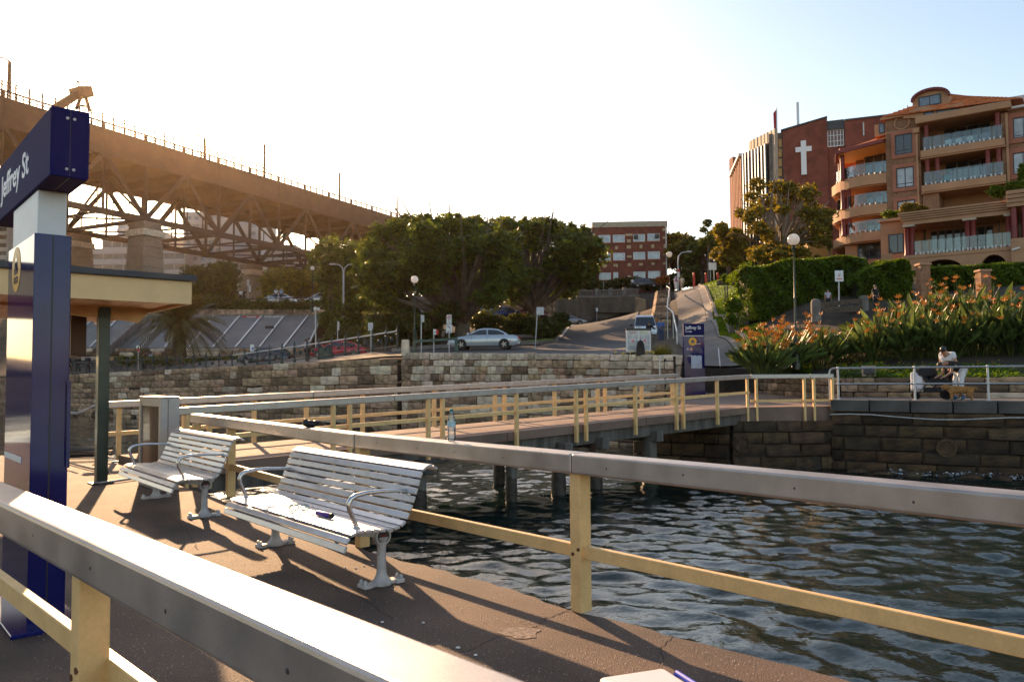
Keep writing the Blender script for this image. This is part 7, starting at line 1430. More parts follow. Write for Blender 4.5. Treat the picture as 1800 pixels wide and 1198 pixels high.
# wooden seat back and bollard on the bank, brick pillars
t = thing('wooden_barrier', 'weathered log barrier between rounded posts on the flower bank', 'barrier', gnd(1482, 545, 40)); wd = mat('weathered_log', (.11, .075, .05), .85, var=.4, scale=6, bump=.5)
m = MB(); m.beam(at(1440, 536, 39), at(1514, 528, 41), .2, .22); m.build('rail', wd, t); m = MB(); m.beam(at(1440, 545, 39), at(1514, 542, 41), .3, .3); m.build('lower_rail', wd, t)
for px, py, Yd in ((1434, 530, 39), (1518, 524, 41)): m = MB(); c = at(px, py, Yd); m.lathe([(.24, -1.0), (.24, -.05), (.2, .08), (.1, .14), (0, .15)], c, 12); m.build('post', conc, t)
for lab, px, y0, y1 in (('taller tan brick pillar beside the rounded hedge', 1626.5, 466, 505), ('shorter tan brick pillar among the tall flowers', 1732.5, 477, 505)):
    a = at(px - 9.5, y0, 41); b = at(px + 9.5, y1 + 20, 41); t = thing('brick_pillar', lab, 'pillar', ((a.x + b.x) / 2, 41, b.z)); m = MB(); m.box(((a.x + b.x) / 2, 41.2, (a.z + b.z) / 2), (b.x - a.x, .5, a.z - b.z)); m.build('shaft', brownbrick, t); m = MB(); m.box(((a.x + b.x) / 2, 41.2, a.z + .05), (b.x - a.x + .12, .62, .12)); m.build('cap', render_tan, t, .02, 1)
t = thing('planter_seat', 'low dark timber planter box at the top of the lawn', 'planter', at(1277, 497, 60)); m = MB(); a, b = at(1262, 500, 60), at(1293, 493, 60); m.box(((a.x + b.x) / 2, 60, (a.z + b.z) / 2), (b.x - a.x, .8, .3)); m.build('box', wd, t, .02, 1)
m = MB(); p = at(910, 735, 30); 
# ------------------------------------------------------------------ vehicles (local: x forward)
def car(lab, cat, name, paint, L_=4.7, Wd=1.8, Ht=1.42, kind='sedan', group=None):
    t = thing(name, lab, cat, (0, 0, 0), group); hl = L_ / 2; hw = Wd / 2
    pm = mat('car_paint', paint, .25, .35, var=.04, scale=1, coat=.8); van = kind == 'van'
    if van: st = [(-hl, .75, .92), (-hl + .05, 1.0, 1), (-1.2, 1.02, 1), (.4, 1.02, 1), (1.3, 1.0, .99), (hl - .35, .98, .96), (hl - .05, .85, .9), (hl, .6, .86)]
    else: st = [(-hl, .62, .84), (-hl + .06, .86, .90), (-hl + .35, .95, .96), (-1.25, .97, 1), (0, .95, 1), (.9, .93, 1), (1.5, .88, .97), (hl - .35, .76, .92), (hl - .08, .62, .85), (hl, .5, .8)]
    m = MB(); rings = []
    for x, zb_, f in st:
        w_ = hw * f; lo = .24 if abs(x) < hl - .1 else .34
        rings.append([(x, -w_ * .93, lo), (x, -w_, lo + .16), (x, -w_ * 1.0, (lo + zb_) / 2 + .06), (x, -w_ * .955, zb_ - .07), (x, -w_ * .88, zb_), (x, 0, zb_ + .035), (x, w_ * .88, zb_), (x, w_ * .955, zb_ - .07), (x, w_, (lo + zb_) / 2 + .06), (x, w_, lo + .16), (x, w_ * .93, lo)])
    n = 11; m.add([p for r_ in rings for p in r_], [(i * n + j, i * n + j + 1, (i + 1) * n + j + 1, (i + 1) * n + j) for i in range(len(st) - 1) for j in range(n - 1)] + [tuple(range(n)), tuple(reversed(range((len(st) - 1) * n, len(st) * n)))] + [((i + 1) * n, (i + 1) * n + n - 1, i * n + n - 1, i * n) for i in range(len(st) - 1)], 0, True)
    m.build('body', pm, t)
    zb0 = .94 if not van else 1.0
    if kind == 'sedan': prof = [(-1.75, zb0), (-1.55, zb0 + .16), (-1.05, Ht - .07), (-.6, Ht), (0, Ht + .01), (.35, Ht - .05), (.85, zb0 + .18), (1.25, zb0 - .03)]
    elif van: prof = [(-hl + .05, zb0), (-hl + .12, Ht - .3), (-hl + .3, Ht - .03), (-.6, Ht), (.5, Ht), (.85, Ht - .08), (1.35, zb0 + .25), (1.6, zb0 - .02)]
    else: prof = [(-hl + .25, zb0), (-hl + .4, zb0 + .2), (-1.35, Ht - .06), (-.7, Ht), (0, Ht), (.35, Ht - .06), (.85, zb0 + .18), (1.25, zb0 - .03)]
    wb, wr = hw * .87, hw * .68
    def yy(z): return wb + (wr - wb) * max(0, min(1, (z - zb0) / (Ht - zb0))) ** 1.2
    m = MB(); k = len(prof); vs = []
    for x, z in prof: vs += [(x, -yy(z), z), (x, -yy(z) * .75, z + .02 * (z > zb0 + .3)), (x, yy(z) * .75, z + .02 * (z > zb0 + .3)), (x, yy(z), z)]
    fs = [(i * 4 + j, i * 4 + j + 1, (i + 1) * 4 + j + 1, (i + 1) * 4 + j) for i in range(k - 1) for j in range(3)]
    for sd in (0, 3):
        for i in range(k - 1): 
            pass
    m.add(vs, fs, 0, True)
    for sd in (-1, 1): m.add([(x, sd * yy(z), z) for x, z in prof], [tuple(range(k)) if sd > 0 else tuple(reversed(range(k)))])
    m.build('roof', pm, t)
    def side_glass(xa, xb, sd):
        top = []; 
        def zroof(x):
            for (x0, z0), (x1, z1) in zip(prof[:-1], prof[1:]):
                if x0 <= x <= x1: return z0 + (z1 - z0) * (x - x0) / (x1 - x0)
            return zb0
        xs_ = [xa + (xb - xa) * i / 6 for i in range(7)]; up = [(x, max(zb0 + .05, min(zroof(x) - .09, Ht - .10))) for x in xs_]; pts = [(xa, zb0 + .04)] + up + [(xb, zb0 + .04)]
        m = MB(); m.add([(x, sd * (yy(z) + .012), z) for x, z in pts], [tuple(range(len(pts)))]); m.build('side_window', dglass, t)
    for sd in (-1, 1):
        x0, x1 = (-1.45, 1.0) if kind == 'sedan' else ((-hl + .5, 1.3) if van else (-1.6, 1.0))
        mid = -.28; side_glass(x0, mid - .04, sd); side_glass(mid + .04, x1, sd)
        m = MB(); m.box((1.0 if not van else 1.3, sd * (hw + .08), zb0 + .1), (.14, .2, .14)); m.build('mirror', pm if not van else black, t, .03, 1)
        for x in (-.2, .75 if not van else .9): m = MB(); m.box((x - .5, sd * (hw + .002), zb0 - .14), (.18, .02, .035)); m.build('door_handle', pm, t)
        for x in (-.28, .78): m = MB(); m.box((x, sd * (hw * .985), .62), (.012, .03, .5)); m.build('door_gap', black, t)
    def cross_glass(i, j, name, fr=.9):
        (xa, za), (xb, zb_) = prof[i], prof[j]; off = V((zb_ - za, 0, xa - xb)).normalized() * (.022 if (zb_ - za) * 1 > 0 and xb > xa else .022); 
        if off.z < 0: off = -off
        A, B = V((xa, 0, za)).lerp(V((xb, 0, zb_)), .1), V((xa, 0, za)).lerp(V((xb, 0, zb_)), .92); m = MB(); m.add([A + off + V((0, -yy(A.z) * fr, 0)), A + off + V((0, yy(A.z) * fr, 0)), B + off + V((0, yy(B.z) * fr, 0)), B + off + V((0, -yy(B.z) * fr, 0))], [(0, 1, 2, 3)]); m.build(name, dglass, t)
    if kind == 'sedan': cross_glass(0, 2, 'rear_window'); cross_glass(5, 7, 'windscreen')
    elif van: cross_glass(0, 2, 'rear_window', .85); cross_glass(5, 7, 'windscreen', .93)
    else: cross_glass(0, 2, 'rear_window'); cross_glass(5, 7, 'windscreen')
    rim = alu
    for x in (-L_ * .295, L_ * .305):
        for sd in (-1, 1):
            M = Mx.Rotation(math.pi / 2, 3, 'X'); r_ = .32 if not van else .34; m = MB(); m.lathe([(.0, -.0), (r_ + .05, 0), (r_ + .05, .01), (0, .01)], (x, sd * (hw * .99 + (.0 if sd < 0 else .01)), r_ + .02), 20, 0, M); m.build('wheel_arch', black, t)
            m = MB(); m.lathe([(r_ * .6, -.1), (r_ * .93, -.1), (r_, -.06), (r_, .06), (r_ * .93, .1), (r_ * .6, .1)], (x, sd * hw * .93, r_), 20, 0, M); wl_ = m.build('wheel', tyre, t)
            m = MB(); m.lathe([(0, -.09), (r_ * .64, -.09), (r_ * .64, .09), (0, .09)], (x, sd * hw * .93, r_), 16, 0, M)
            for g in range(5): a = g * 1.2566; m.beam((x, sd * (hw * .93 + .095), r_), (x + r_ * .6 * math.cos(a), sd * (hw * .93 + .095), r_ + r_ * .6 * math.sin(a)), .07, .03, up=(0, 1, 0))
            m.build('rim', rim, wl_)
    for sd in (-1, 1):
        m = MB(); m.box((-hl + .04, sd * hw * .66, .80 if not van else 1.05), (.12, hw * .4, .16 if not van else .5)); m.build('tail_light', redlens, t, .02, 1)
        m = MB(); m.box((hl - .10, sd * hw * .58, .60 if not van else .78), (.16, hw * .36, .14 if not van else .22)); m.build('headlight', wglass, t, .02, 1)
        m = MB(); m.box((-hl + .6, sd * hw * .97, .52), (.16, .03, .06)); m.build('side_marker', redlens, t)
    m = MB(); m.box((-hl - .005, 0, .55), (.02, .38, .11)); m.build('number_plate', white, t); m = MB(); m.box((hl + .005, 0, .42), (.02, .38, .10)); m.build('number_plate', yellow if False else white, t)
    m = MB(); m.box((hl - .02, 0, .58), (.08, hw * .7, .10)); m.build('grille', black, t)
    for x in (-hl + .02, hl - .04): m = MB(); m.box((x, 0, .40), (.16, Wd * .88, .18)); m.build('bumper', pm, t, .05, 2)
    return t
def park(t, px, py, Yd, rz, sc=1, dz=.12): p = at(px, py, Yd); place(t, V((p.x, p.y, p.z)), rad(rz), sc); return t
park(car('silver four-door sedan waiting on the lower road behind the stone wall', 'car', 'sedan', (.50, .53, .57), 4.9, 1.82, 1.42), 852, 614, 55, 174)
park(car('small silver sedan driving round the upper bend below the cutting wall', 'car', 'sedan', (.36, .34, .32), 4.75, 1.8, 1.42), 1000.5, 572.5, 107, -6)
park(car('white van-like wagon parked facing down the hill by the stone stair', 'car', 'van', (.62, .64, .66), 4.7, 1.9, 1.9, 'van'), 1133, 598, 62, -97)
park(car('dark blue sedan parked under the figs', 'car', 'sedan', (.02, .04, .16), 4.6, 1.78, 1.42), 883, 563, 88, 168)
park(car('silver-blue hatchback parked beyond the blue one under the figs', 'car', 'hatchback', (.25, .29, .33), 4.2, 1.75, 1.5, 'hatch'), 861, 558, 92, 172)
park(car('dull red car parked behind the second fig trunk', 'car', 'hatchback', (.13, .035, .04), 4.2, 1.75, 1.45, 'hatch'), 931, 562, 93, 172)
park(car('charcoal hatchback passing behind the iron fence', 'car', 'hatchback', (.05, .055, .065), 4.1, 1.75, 1.45, 'hatch'), 468, 643, 63, 178)
park(car('bright red car half hidden by the iron fence', 'car', 'sedan', (.45, .02, .03), 4.5, 1.78, 1.40), 596, 631, 62, 178)
park(car('white taxi-like sedan on the upper street above the hedge', 'car', 'sedan', (.6, .6, .6), 4.7, 1.8, 1.42), 489, 535, 106, 178)
park(car('second white car on the upper street nearer the trees', 'car', 'hatchback', (.6, .6, .58), 4.3, 1.8, 1.46, 'hatch'), 566, 534, 106, 178)
park(car('pale blue car parked at the top of the path', 'car', 'hatchback', (.25, .33, .42), 4.2, 1.75, 1.46, 'hatch'), 1208, 493, 128, 180)
park(car('dark car parked behind the balustrade by the brick flats', 'car', 'hatchback', (.04, .045, .05), 4.2, 1.75, 1.46, 'hatch'), 1133, 506, 122, 2)
t = thing('green_bin', 'dark green street bin behind the iron fence', 'bin', at(568, 633, 58)); m = MB(); a, b = at(559, 634, 58), at(578, 611, 58); m.box(((a.x + b.x) / 2, 58.4, (a.z + b.z) / 2), (b.x - a.x, .7, b.z - a.z)); m.build('body', gr, t, .03, 1); m = MB(); m.box(((a.x + b.x) / 2, 58.4, b.z + .04), (b.x - a.x + .06, .76, .07)); m.build('lid', iron, t)
# ------------------------------------------------------------------ people (local: facing -y, feet at the origin), one skinned body each
def skinmesh(name, verts, edges, radii, mt, parent, root=0, sub=2):
    me = bpy.data.meshes.new(name); me.from_pydata([tuple(v) for v in verts], edges, []); o = link(name, me, parent); me.materials.append(mt)
    sm = o.modifiers.new('skin', 'SKIN'); sm.use_smooth_shade = True
    for i, r in enumerate(radii): sv = me.skin_vertices[0].data[i]; sv.radius = (r, r) if not isinstance(r, tuple) else r; sv.use_root = (i == root)
    ss_ = o.modifiers.new('sub', 'SUBSURF'); ss_.levels = sub; ss_.render_levels = sub; return o
BASE = dict(pel=(0, 0, .53), sp=(0, 0, .63), ch=(0, 0, .745), nk=(0, -.005, .835), hd=(0, -.012, .885), ht=(0, -.008, .945),
  hl=(-.05, 0, .505), kl=(-.058, -.01, .285), al=(-.06, .012, .05), tl=(-.068, -.085, .018), hr=(.05, 0, .505), kr=(.058, -.01, .285), ar=(.06, .012, .05), tr=(.068, -.085, .018),
  sl=(-.105, .005, .80), el=(-.135, .01, .63), wl=(-.14, -.03, .485), fl=(-.14, -.05, .43), sr=(.105, .005, .80), er=(.135, .01, .63), wr=(.14, -.03, .485), fr=(.14, -.05, .43))
def person(lab, p, rz, hgt, shirt, pants, hair=hairm, pose=None, long_sleeve=False, shorts=False, shoes=None, cap=None, skirt=None, group=None, detail=False, shirt_sub=2, extra=None):
    t = thing('person', lab, 'person', (0, 0, 0), group); J = {k: V(v) * hgt for k, v in {**BASE, **(pose or {})}.items()}; H = hgt
    order = list(J); ix = {k: i for i, k in enumerate(order)}
    rad_ = dict(pel=.075, sp=.068, ch=.080, nk=.030, hd=(.046, .054), ht=(.040, .048), hl=.052, kl=.032, al=.022, tl=.020, hr=.052, kr=.032, ar=.022, tr=.020, sl=.034, el=.024, wl=.016, fl=.016, sr=.034, er=.024, wr=.016, fr=.016)
    ed = [('pel', 'sp'), ('sp', 'ch'), ('ch', 'nk'), ('nk', 'hd'), ('hd', 'ht'), ('pel', 'hl'), ('hl', 'kl'), ('kl', 'al'), ('al', 'tl'), ('pel', 'hr'), ('hr', 'kr'), ('kr', 'ar'), ('ar', 'tr'), ('ch', 'sl'), ('sl', 'el'), ('el', 'wl'), ('wl', 'fl'), ('ch', 'sr'), ('sr', 'er'), ('er', 'wr'), ('wr', 'fr')]
    vs = [J[k] for k in order]; es = [(ix[a], ix[b]) for a, b in ed]; rr = [tuple(x * H for x in rad_[k]) if isinstance(rad_[k], tuple) else rad_[k] * H for k in order]
    if detail:      # five fingers on each hand, nose
        for s in 'lr':
            f, w_ = J['f' + s], J['w' + s]; d = (f - w_).normalized(); sd = d.cross(V((0, 0, 1))); sd = sd.normalized() if sd.length > .1 else V((1, 0, 0)); pl_ = sd.cross(d)
            for k in range(4):
                b_ = f + sd * (k - 1.5) * .019; L_ = (.072, .08, .075, .058)[k]; a = len(vs); vs += [b_ + d * .012, b_ + d * L_ * .55 - pl_ * .006, b_ + d * L_ - pl_ * .022]; rr += [.0085, .008, .006]; es += [(ix['f' + s], a), (a, a + 1), (a + 1, a + 2)]
            b_ = w_.lerp(f, .45) + sd * .03; a = len(vs); vs += [b_, b_ + (d * .6 + sd * .6) * .05]; rr += [.010, .007]; es += [(ix['w' + s], a), (a, a + 1)]
    skinmesh('body', vs, es, rr, skin, t)
    def sub_(name, keys, eds, r, mt, root=0): return skinmesh(name, [J[k] if isinstance(k, str) else k for k in keys], eds, [x * H for x in r], mt, t, root, shirt_sub)
    # shirt: torso and sleeves
    e1 = lambda s: J['s' + s].lerp(J['e' + s], .62 if not long_sleeve else 1.0)
    ks = ['pel', 'sp', 'ch', J['ch'].lerp(J['nk'], .55), 'sl', e1('l'), 'sr', e1('r')]; es_ = [(0, 1), (1, 2), (2, 3), (2, 4), (4, 5), (2, 6), (6, 7)]; r_ = [x * (1.22 if detail else 1) for x in (.084, .079, .090, .052, .047, .037, .047, .037)]
    if long_sleeve: ks += [J['wl'], J['wr']]; es_ += [(5, 8), (7, 9)]; r_ += [.026, .026]
    sub_('shirt', ks, es_, r_, shirt)
    if skirt: sub_('skirt', ['pel', J['pel'].lerp((J['kl'] + J['kr']) / 2, .8)], [(0, 1)], [.09, .12], skirt)
    else:
        q = .9 if shorts else 1.0; kl, kr = (J['hl'].lerp(J['kl'], .85), J['hr'].lerp(J['kr'], .85)) if shorts else (J['kl'], J['kr']); ks = ['pel', 'hl', kl, 'hr', kr]; es_ = [(0, 1), (1, 2), (0, 3), (3, 4)]; r_ = [.086, .063, .046, .063, .046]
        if not shorts: ks += [J['al'].lerp(J['kl'], .12), J['ar'].lerp(J['kr'], .12)]; es_ += [(2, 5), (4, 6)]; r_ += [.034, .034]
        sub_('trousers', ks, es_, r_, pants)
    for s in 'lr': a, b = J['a' + s], J['t' + s]; skinmesh('shoe', [a - V((0, 0, .008)) * H, b], [(0, 1)], [.031 * H, .026 * H], shoes or black, t)
    up = (J['ht'] - J['hd']).normalized(); c = J['hd'].lerp(J['ht'], .62); bk = V((0, .014, 0)) * H
    m = MB(); q = V((0, 0, 1)).rotation_difference(up).to_matrix(); m.ball((0, 0, 0), (.052 * H, .060 * H, .055 * H), 12, 8)
    m.v = [tuple(q @ V(v) + c + bk + up * .008 * H) for v in m.v if True]; m.build('hair' if not cap else 'cap', cap or hair, t)
    if cap: m = MB(); f = q @ V((0, -.075 * H, .0)); m.lathe([(.0, 0), (.05 * H, 0), (.05 * H, .008), (0, .008)], c + f * .75, 12); m.build('peak', cap, t)
    if detail:
        m = MB(); fwd = q @ V((0, -1, 0)); m.ball(J['hd'] + fwd * .062 * H + up * .008 * H, (.008 * H, .012 * H, .012 * H), 8, 6); m.build('nose', skin, t)
        for s in (-1, 1):
            m = MB(); m.ball(J['hd'] + q @ V((s * .05 * H, .004, .012 * H)), (.008 * H, .014 * H, .018 * H), 8, 6); m.build('ear', skin, t); m = MB(); m.ball(J['hd'] + q @ V((s * .018 * H, -.053 * H, .022 * H)), .005 * H, 6, 4); m.build('eye', black, t)
        m = MB(); m.ball(J['hd'] + q @ V((0, -.056 * H, -.014 * H)), (.014 * H, .004 * H, .004 * H), 8, 4); m.build('mouth', redlens, t)
    if extra: extra(t, J)
    t.location = p; t.rotation_euler = (0, 0, rz); return t
walk = dict(kl=(-.058, -.07, .29), al=(-.06, -.05, .05), tl=(-.065, -.14, .025), kr=(.058, .02, .285), ar=(.06, .12, .07), tr=(.068, .05, .018), wl=(-.13, .03, .49), fl=(-.13, .01, .44), wr=(.14, -.09, .50), fr=(.14, -.12, .455))
armsup = dict(el=(-.12, -.10, .77), wl=(-.045, -.15, .88), fl=(-.03, -.165, .91), er=(.12, -.10, .77), wr=(.045, -.15, .88), fr=(.03, -.165, .91))
fold = dict(el=(-.13, -.02, .64), wl=(-.04, -.12, .64), fl=(.0, -.13, .65), er=(.13, -.02, .64), wr=(.04, -.13, .66), fr=(.0, -.14, .67))
K = {k: cloth(k, c) for k, c in dict(white_cotton=(.75, .75, .76), black_cotton=(.015, .015, .017), blue_shirt=(.10, .19, .45), denim=(.06, .09, .17), dark_suit=(.02, .02, .025), grey_shirt=(.30, .28, .30), lilac=(.45, .40, .50), khaki=(.42, .33, .22), cream_linen=(.62, .56, .44), rust_dress=(.16, .06, .03), pale_blue=(.35, .45, .62), magenta=(.35, .03, .18), teal_shoe=(.02, .12, .25), orange_skin=(.4, .17, .05)).items()}
# man in white and bending woman with a pram and dog on the promenade
def prom(px, k=.0): x = qx(px); c = Q1 + dq * x + pn * (1.0 + k); return V((c.x, c.y, PZ0))
bend = dict(pel=(0, .06, .53), sp=(0, -.03, .61), ch=(0, -.16, .665), nk=(0, -.255, .665), hd=(0, -.315, .645), ht=(0, -.365, .62), hl=(-.05, .06, .505), hr=(.05, .06, .505), kl=(-.055, -.01, .28), al=(-.06, .05, .05), tl=(-.066, -.05, .018), kr=(.055, .03, .28), ar=(.06, .10, .05), tr=(.066, .0, .018), sl=(-.10, -.17, .65), el=(-.11, -.20, .50), wl=(-.08, -.31, .43), fl=(-.075, -.36, .415), sr=(.10, -.17, .65), er=(.11, -.20, .50), wr=(.08, -.31, .42), fr=(.075, -.36, .405))
def red_cup(t, J):
    m = MB(); p = (J['fl'] + J['fr']) / 2 + V((0, -.08, -.02)); m.lathe([(.03, -.05), (.045, .05), (0, .05)], p, 12); m.build('held_cup', redp, t)
person('woman in black top and white trousers bending over a pram by the railing', prom(1683, .05), rad(-80), 1.70, K['black_cotton'], K['white_cotton'], pose=bend, shoes=K['teal_shoe'], detail=True, shirt_sub=2)
stoop = dict(sp=(0, -.03, .63), ch=(0, -.09, .735), nk=(0, -.15, .80), hd=(0, -.185, .835), ht=(0, -.215, .885), sl=(-.11, -.085, .785), el=(-.15, -.06, .63), wl=(-.11, -.16, .56), fl=(-.10, -.20, .53), sr=(.11, -.085, .785), er=(.15, -.06, .63), wr=(.11, -.16, .56), fr=(.10, -.20, .53))
def print_(t, J):
    m = MB(); c = J['ch'] + V((0, -.175, -.03)); m.box(c, (.16, .03, .07)); m.build('shirt_print', mat('blue_print', (.06, .12, .35), .8), t)
person('man in dark cap and white t-shirt standing behind the bending woman', prom(1672, .75), rad(-62), 1.80, K['white_cotton'], K['dark_suit'], pose=stoop, cap=black, detail=True)
# pram
t = thing('pram', 'black pram with a dark hood in front of the bending woman', 'pram', (0, 0, 0)); fab = cloth('pram_fabric', (.022, .022, .024))
for x in (-.42, .42):
    for y in (-.24, .24):
        r_ = .15 if x < 0 else .12; m = MB(); M = Mx.Rotation(math.pi / 2, 3, 'X'); m.lathe([(r_ * .75, -.02), (r_, -.02), (r_, .02), (r_ * .75, .02), (r_ * .75, -.02)], (x, y, r_), 18, 0, M); w_ = m.build('wheel', tyre, t); m = MB()
        for g in range(6): a = g * 1.047; m.beam((x, y, r_), (x + r_ * .8 * math.cos(a), y, r_ + r_ * .8 * math.sin(a)), .012, .012, up=(0, 1, 0))
        m.build('spokes', steel, w_)
m = MB()
for y in (-.22, .22): m.tube([(-.42, y, .15), (.1, y, .55), (.45, y, .98), (.52, y, 1.02)], .014, 6); m.tube([(.42, y, .12), (0, y, .6), (-.35, y, .72)], .014, 6)
m.tube([(.52, -.22, 1.02), (.52, .22, 1.02)], .016, 6); m.build('frame', darkgrey, t)
m = MB(); m.prism([(-.42, -.2, .55), (-.45, -.2, .70), (.05, -.2, .62), (.30, -.2, .98), (.36, -.2, .95), (.12, -.2, .48)], (0, 0, 0), (0, .4, 0)); m.build('seat', fab, t, .03, 2)
m = MB(); m.ball((.14, 0, .80), (.36, .25, .27), 16, 10); m.v = [(x, y, z if z > .74 else .74 + (z - .74) * .2) for x, y, z in m.v]; m.ball((-.18, 0, .60), (.34, .21, .16), 12, 8)
m.build('hood', fab, t); m = MB(); m.box((-.05, 0, .3), (.5, .36, .16)); m.build('basket', fab, t, .03, 1)
place(t, prom(1634, .15), math.pi + math.atan2(dq.y, dq.x) + rad(180) - math.pi + rad(6))
t = thing('backpack', 'white patterned backpack hanging on the pram handle', 'backpack', (0, 0, 0)); bp_ = mat('floral_fabric', (.74, .70, .74), .8, var=.02)
nd = bp_.node_tree; v_ = nd.nodes.new('ShaderNodeTexVoronoi'); v_.inputs['Scale'].default_value = 16; cr = nd.nodes.new('ShaderNodeValToRGB'); cr.color_ramp.elements[0].position = .0; cr.color_ramp.elements[0].color = (.25, .08, .35, 1); cr.color_ramp.elements[1].position = .34; cr.color_ramp.elements[1].color = (.78, .74, .78, 1); e_ = cr.color_ramp.elements.new(.2); e_.color = (.15, .35, .60, 1); tc_ = nd.nodes.new('ShaderNodeTexCoord'); nd.links.new(tc_.outputs['Object'], v_.inputs[0]); nd.links.new(v_.outputs[0], cr.inputs[0]); nd.links.new(cr.outputs[0], nd.nodes['Principled BSDF'].inputs['Base Color'])
m = MB(); m.box((0, 0, .30), (.36, .20, .60)); m.build('bag', bp_, t, .07, 3); m = MB(); m.box((0, -.13, .20), (.28, .07, .28)); m.build('pocket', bp_, t, .03, 2); m = MB(); m.tube([(-.06, 0, .6), (-.04, 0, .68), (.04, 0, .68), (.06, 0, .6)], .014, 6); m.build('strap', fab, t)
place(t, prom(1610, .02) + V((0, 0, .26)), math.atan2(dq.y, dq.x))
# dog: golden curly, standing side-on, head to the left
t = thing('dog', 'small golden curly dog standing at the promenade edge', 'dog', (0, 0, 0)); fur = mat('golden_fur', (.42, .20, .06), .9, var=.3, scale=18, bump=1, bscale=45, fine=.3, fscale=50)
vs = [(.0, 0, .33), (-.16, 0, .345), (-.27, 0, .34), (.14, 0, .34), (.24, 0, .335), (-.36, 0, .42), (-.42, 0, .455), (-.50, 0, .435), (-.545, 0, .425)]; es = [(0, 1), (1, 2), (0, 3), (3, 4), (2, 5), (5, 6), (6, 7), (7, 8)]; rr = [.125, .132, .125, .122, .11, .085, .088, .05, .036]
for y in (-.06, .06):
    a = len(vs); vs += [(-.27, y, .24), (-.275, y * 1.05, .13), (-.27, y * 1.05, .035), (-.30, y * 1.05, .018)]; es += [(2, a), (a, a + 1), (a + 1, a + 2), (a + 2, a + 3)]; rr += [.05, .034, .028, .024]
    a = len(vs); vs += [(.22, y, .24), (.20, y * 1.1, .185), (.275, y * 1.1, .115), (.265, y * 1.1, .035), (.235, y * 1.1, .018)]; es += [(4, a), (a, a + 1), (a + 1, a + 2), (a + 2, a + 3), (a + 3, a + 4)]; rr += [.062, .045, .030, .026, .023]
a = len(vs); vs += [(.32, 0, .40), (.38, 0, .42), (.40, 0, .37)]; es += [(4, a), (a, a + 1), (a + 1, a + 2)]; rr += [.03, .03, .022]
vs = [(x, y * 1.15, z * .9 + (.0 if z < .3 else .0)) for x, y, z in vs]; rr[9:] = [r * 1.2 for r in rr[9:]]
skinmesh('body', vs, es, rr, fur, t)
for y in (-.065, .065): m = MB(); m.ball((-.405, y * 1.2, .375), (.04, .022, .07), 8, 6); m.build('ear', fur, t); m = MB(); m.ball((-.49, y * .6, .425), .011, 6, 4); m.build('eye', black, t)
m = MB(); m.ball((-.585, 0, .388), (.014, .016, .012), 8, 5); m.build('nose', black, t); m = MB(); m.lathe([(.10, -.014), (.102, .014), (.094, .014), (.094, -.014)], (-.335, 0, .36), 14, 0, Mx.Rotation(rad(-42), 3, 'Y')); m.build('collar', redp if False else darkgrey, t)
place(t, prom(1690, -.62), math.atan2(dq.y, dq.x), 1.0)
# people by the white wagon
def foot(px, py, Yd): return at(px, py, Yd)
def hat(t, J): m = MB(); c = J['ht'] + V((0, 0, .0)); m.lathe([(.17, 0), (.17, .012), (.10, .02), (.09, .11), (0, .12)], c, 14); m.build('hat', darkgrey, t)
person('man in light blue shirt and jeans with a dark hat leaning by the stone stair', foot(1162, 603, 55), rad(5), 1.78, K['blue_shirt'], K['denim'], pose=fold, long_sleeve=True, extra=hat)
person('woman with long hair in black jacket and brown dress beside the white wagon', foot(1142, 606, 56), rad(-10), 1.68, K['black_cotton'], K['rust_dress'], pose={**fold, 'er': (.16, .0, .70), 'wr': (.24, .0, .68), 'fr': (.27, .0, .68)}, long_sleeve=True, skirt=K['rust_dress'])
person('bare-shouldered person half hidden behind the white wagon', foot(1153, 590, 66), rad(20), 1.75, K['orange_skin'], K['denim'])
person('woman in white with a pink bag walking down the path', foot(1188, 509, 97), rad(3), 1.68, K['white_cotton'], K['white_cotton'], pose=walk, extra=lambda t, J: MB().box(J['ch'] + V((.02, -.18, -.08)), (.2, .08, .3)).build('pink_bag', K['magenta'], t))
person('man in cream clothes walking down the path', foot(1199, 510, 97.5), rad(-3), 1.76, K['cream_linen'], K['khaki'], pose={**walk, 'er': (.17, .02, .66), 'wr': (.12, -.05, .55), 'fr': (.10, -.07, .53)})
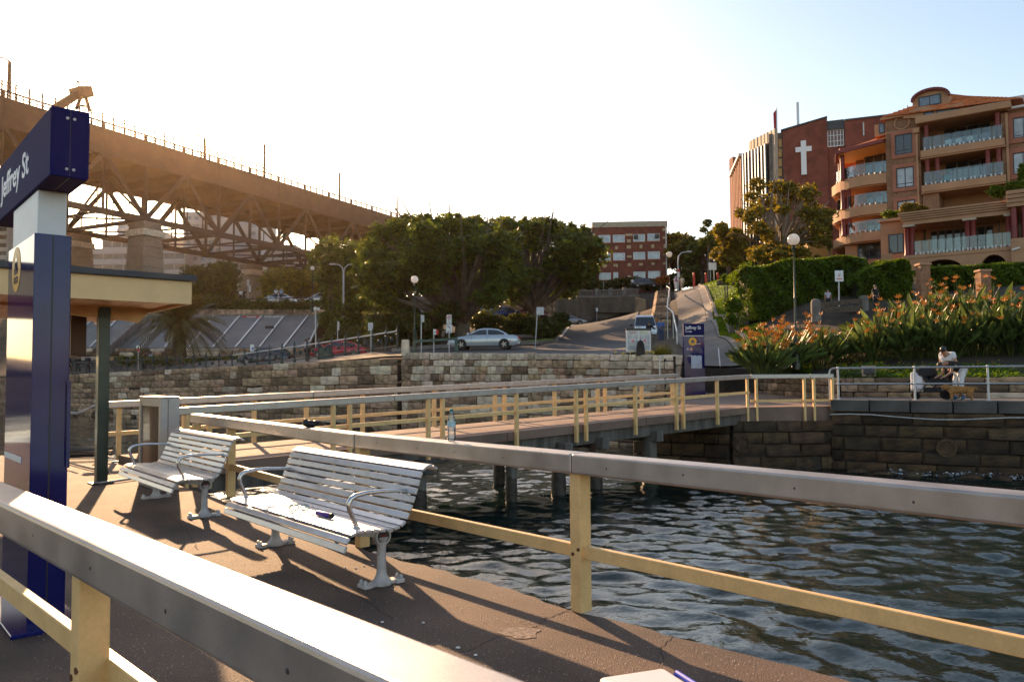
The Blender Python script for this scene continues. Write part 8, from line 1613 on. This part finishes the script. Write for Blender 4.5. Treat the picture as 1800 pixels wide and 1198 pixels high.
# along the sea wall street
hug = {'el': (-.13, -.10, .70), 'wl': (-.03, -.20, .72), 'fl': (.02, -.22, .72), 'er': (.13, -.10, .68), 'wr': (.03, -.20, .68), 'fr': (-.02, -.22, .68)}
person('man in grey t-shirt and dark trousers embracing someone by the iron fence', foot(542, 636, 56.5), rad(-60), 1.78, K['grey_shirt'], K['dark_suit'], pose=hug)
person('person in a pale top being embraced by the man in grey', foot(538, 636, 56.2), rad(110), 1.66, K['lilac'], K['dark_suit'], pose=hug)
for px, py, lab, rz in ((121, 657, 'dark-suited person cut by the blue pylon edge', 170), (137, 657.5, 'middle dark-suited person walking along the sea wall', 185), (154, 656.5, 'dark-suited person just left of the shelter post', 180)):
    person(lab, foot(px, py, 71.5), rad(rz), 1.74, K['dark_suit'], K['dark_suit'], pose=walk, long_sleeve=True)
person('person in black raising both arms to take a photo by the palm', foot(253, 651, 70.5), rad(180), 1.72, K['black_cotton'], K['dark_suit'], pose=armsup)
person('person in pale blue standing beside the photographer by the palm', foot(265, 650, 70.5), rad(150), 1.68, K['pale_blue'], K['denim'])
for px, py, lab, sh_, Yd in ((423, 531, 'white-haired man in a white shirt by the upper guard rail', 'white_cotton', 102.5), (429, 531, 'dark-clothed person beside the white-haired man on the upper street', 'black_cotton', 102.8), (485, 529, 'blonde woman in white on the upper street', 'white_cotton', 102.5), (494, 529, 'person in pale blue beside the blonde woman on the upper street', 'pale_blue', 102.7), (1112, 508, 'small figure in white behind the balustrade of the brick flats', 'white_cotton', 121)):
    person(lab, foot(px, py, Yd), rad(10), 1.7, K[sh_], K['dark_suit'], hair=mat('fair_hair', (.5, .4, .25), .6) if 'blonde' in lab else hairm)
person('person in white with a phone seated behind the wooden barrier', foot(1456, 545, 40.5), rad(0), 1.1, K['lilac'], K['dark_suit'])
person('person in a dark cap just showing above the flowers', foot(1540, 548, 38.5), rad(20), 1.35, K['black_cotton'], K['dark_suit'], cap=darkgrey)
# ------------------------------------------------------------------ haze
hz = mat('haze_unused', (1, 1, 1)); bpy.data.materials.remove(hz)
hm = bpy.data.materials.new('flare_haze'); hm.use_nodes = True; n = hm.node_tree.nodes; L = hm.node_tree.links; n.remove(n['Principled BSDF'])
pv = n.new('ShaderNodeVolumePrincipled'); pv.inputs['Color'].default_value = (1.0, .74, .50, 1); pv.inputs['Density'].default_value = FLARE_HAZE; pv.inputs['Anisotropy'].default_value = .82; L.new(pv.outputs[0], n['Material Output'].inputs['Volume'])
m = MB(); m.box((0, 100, 29), (1300, 1100, 72)); o = m.build('flare_haze', hm); tag(o, kind='stuff')  # orange volume added to stand in for the sun glow and lens flare veil
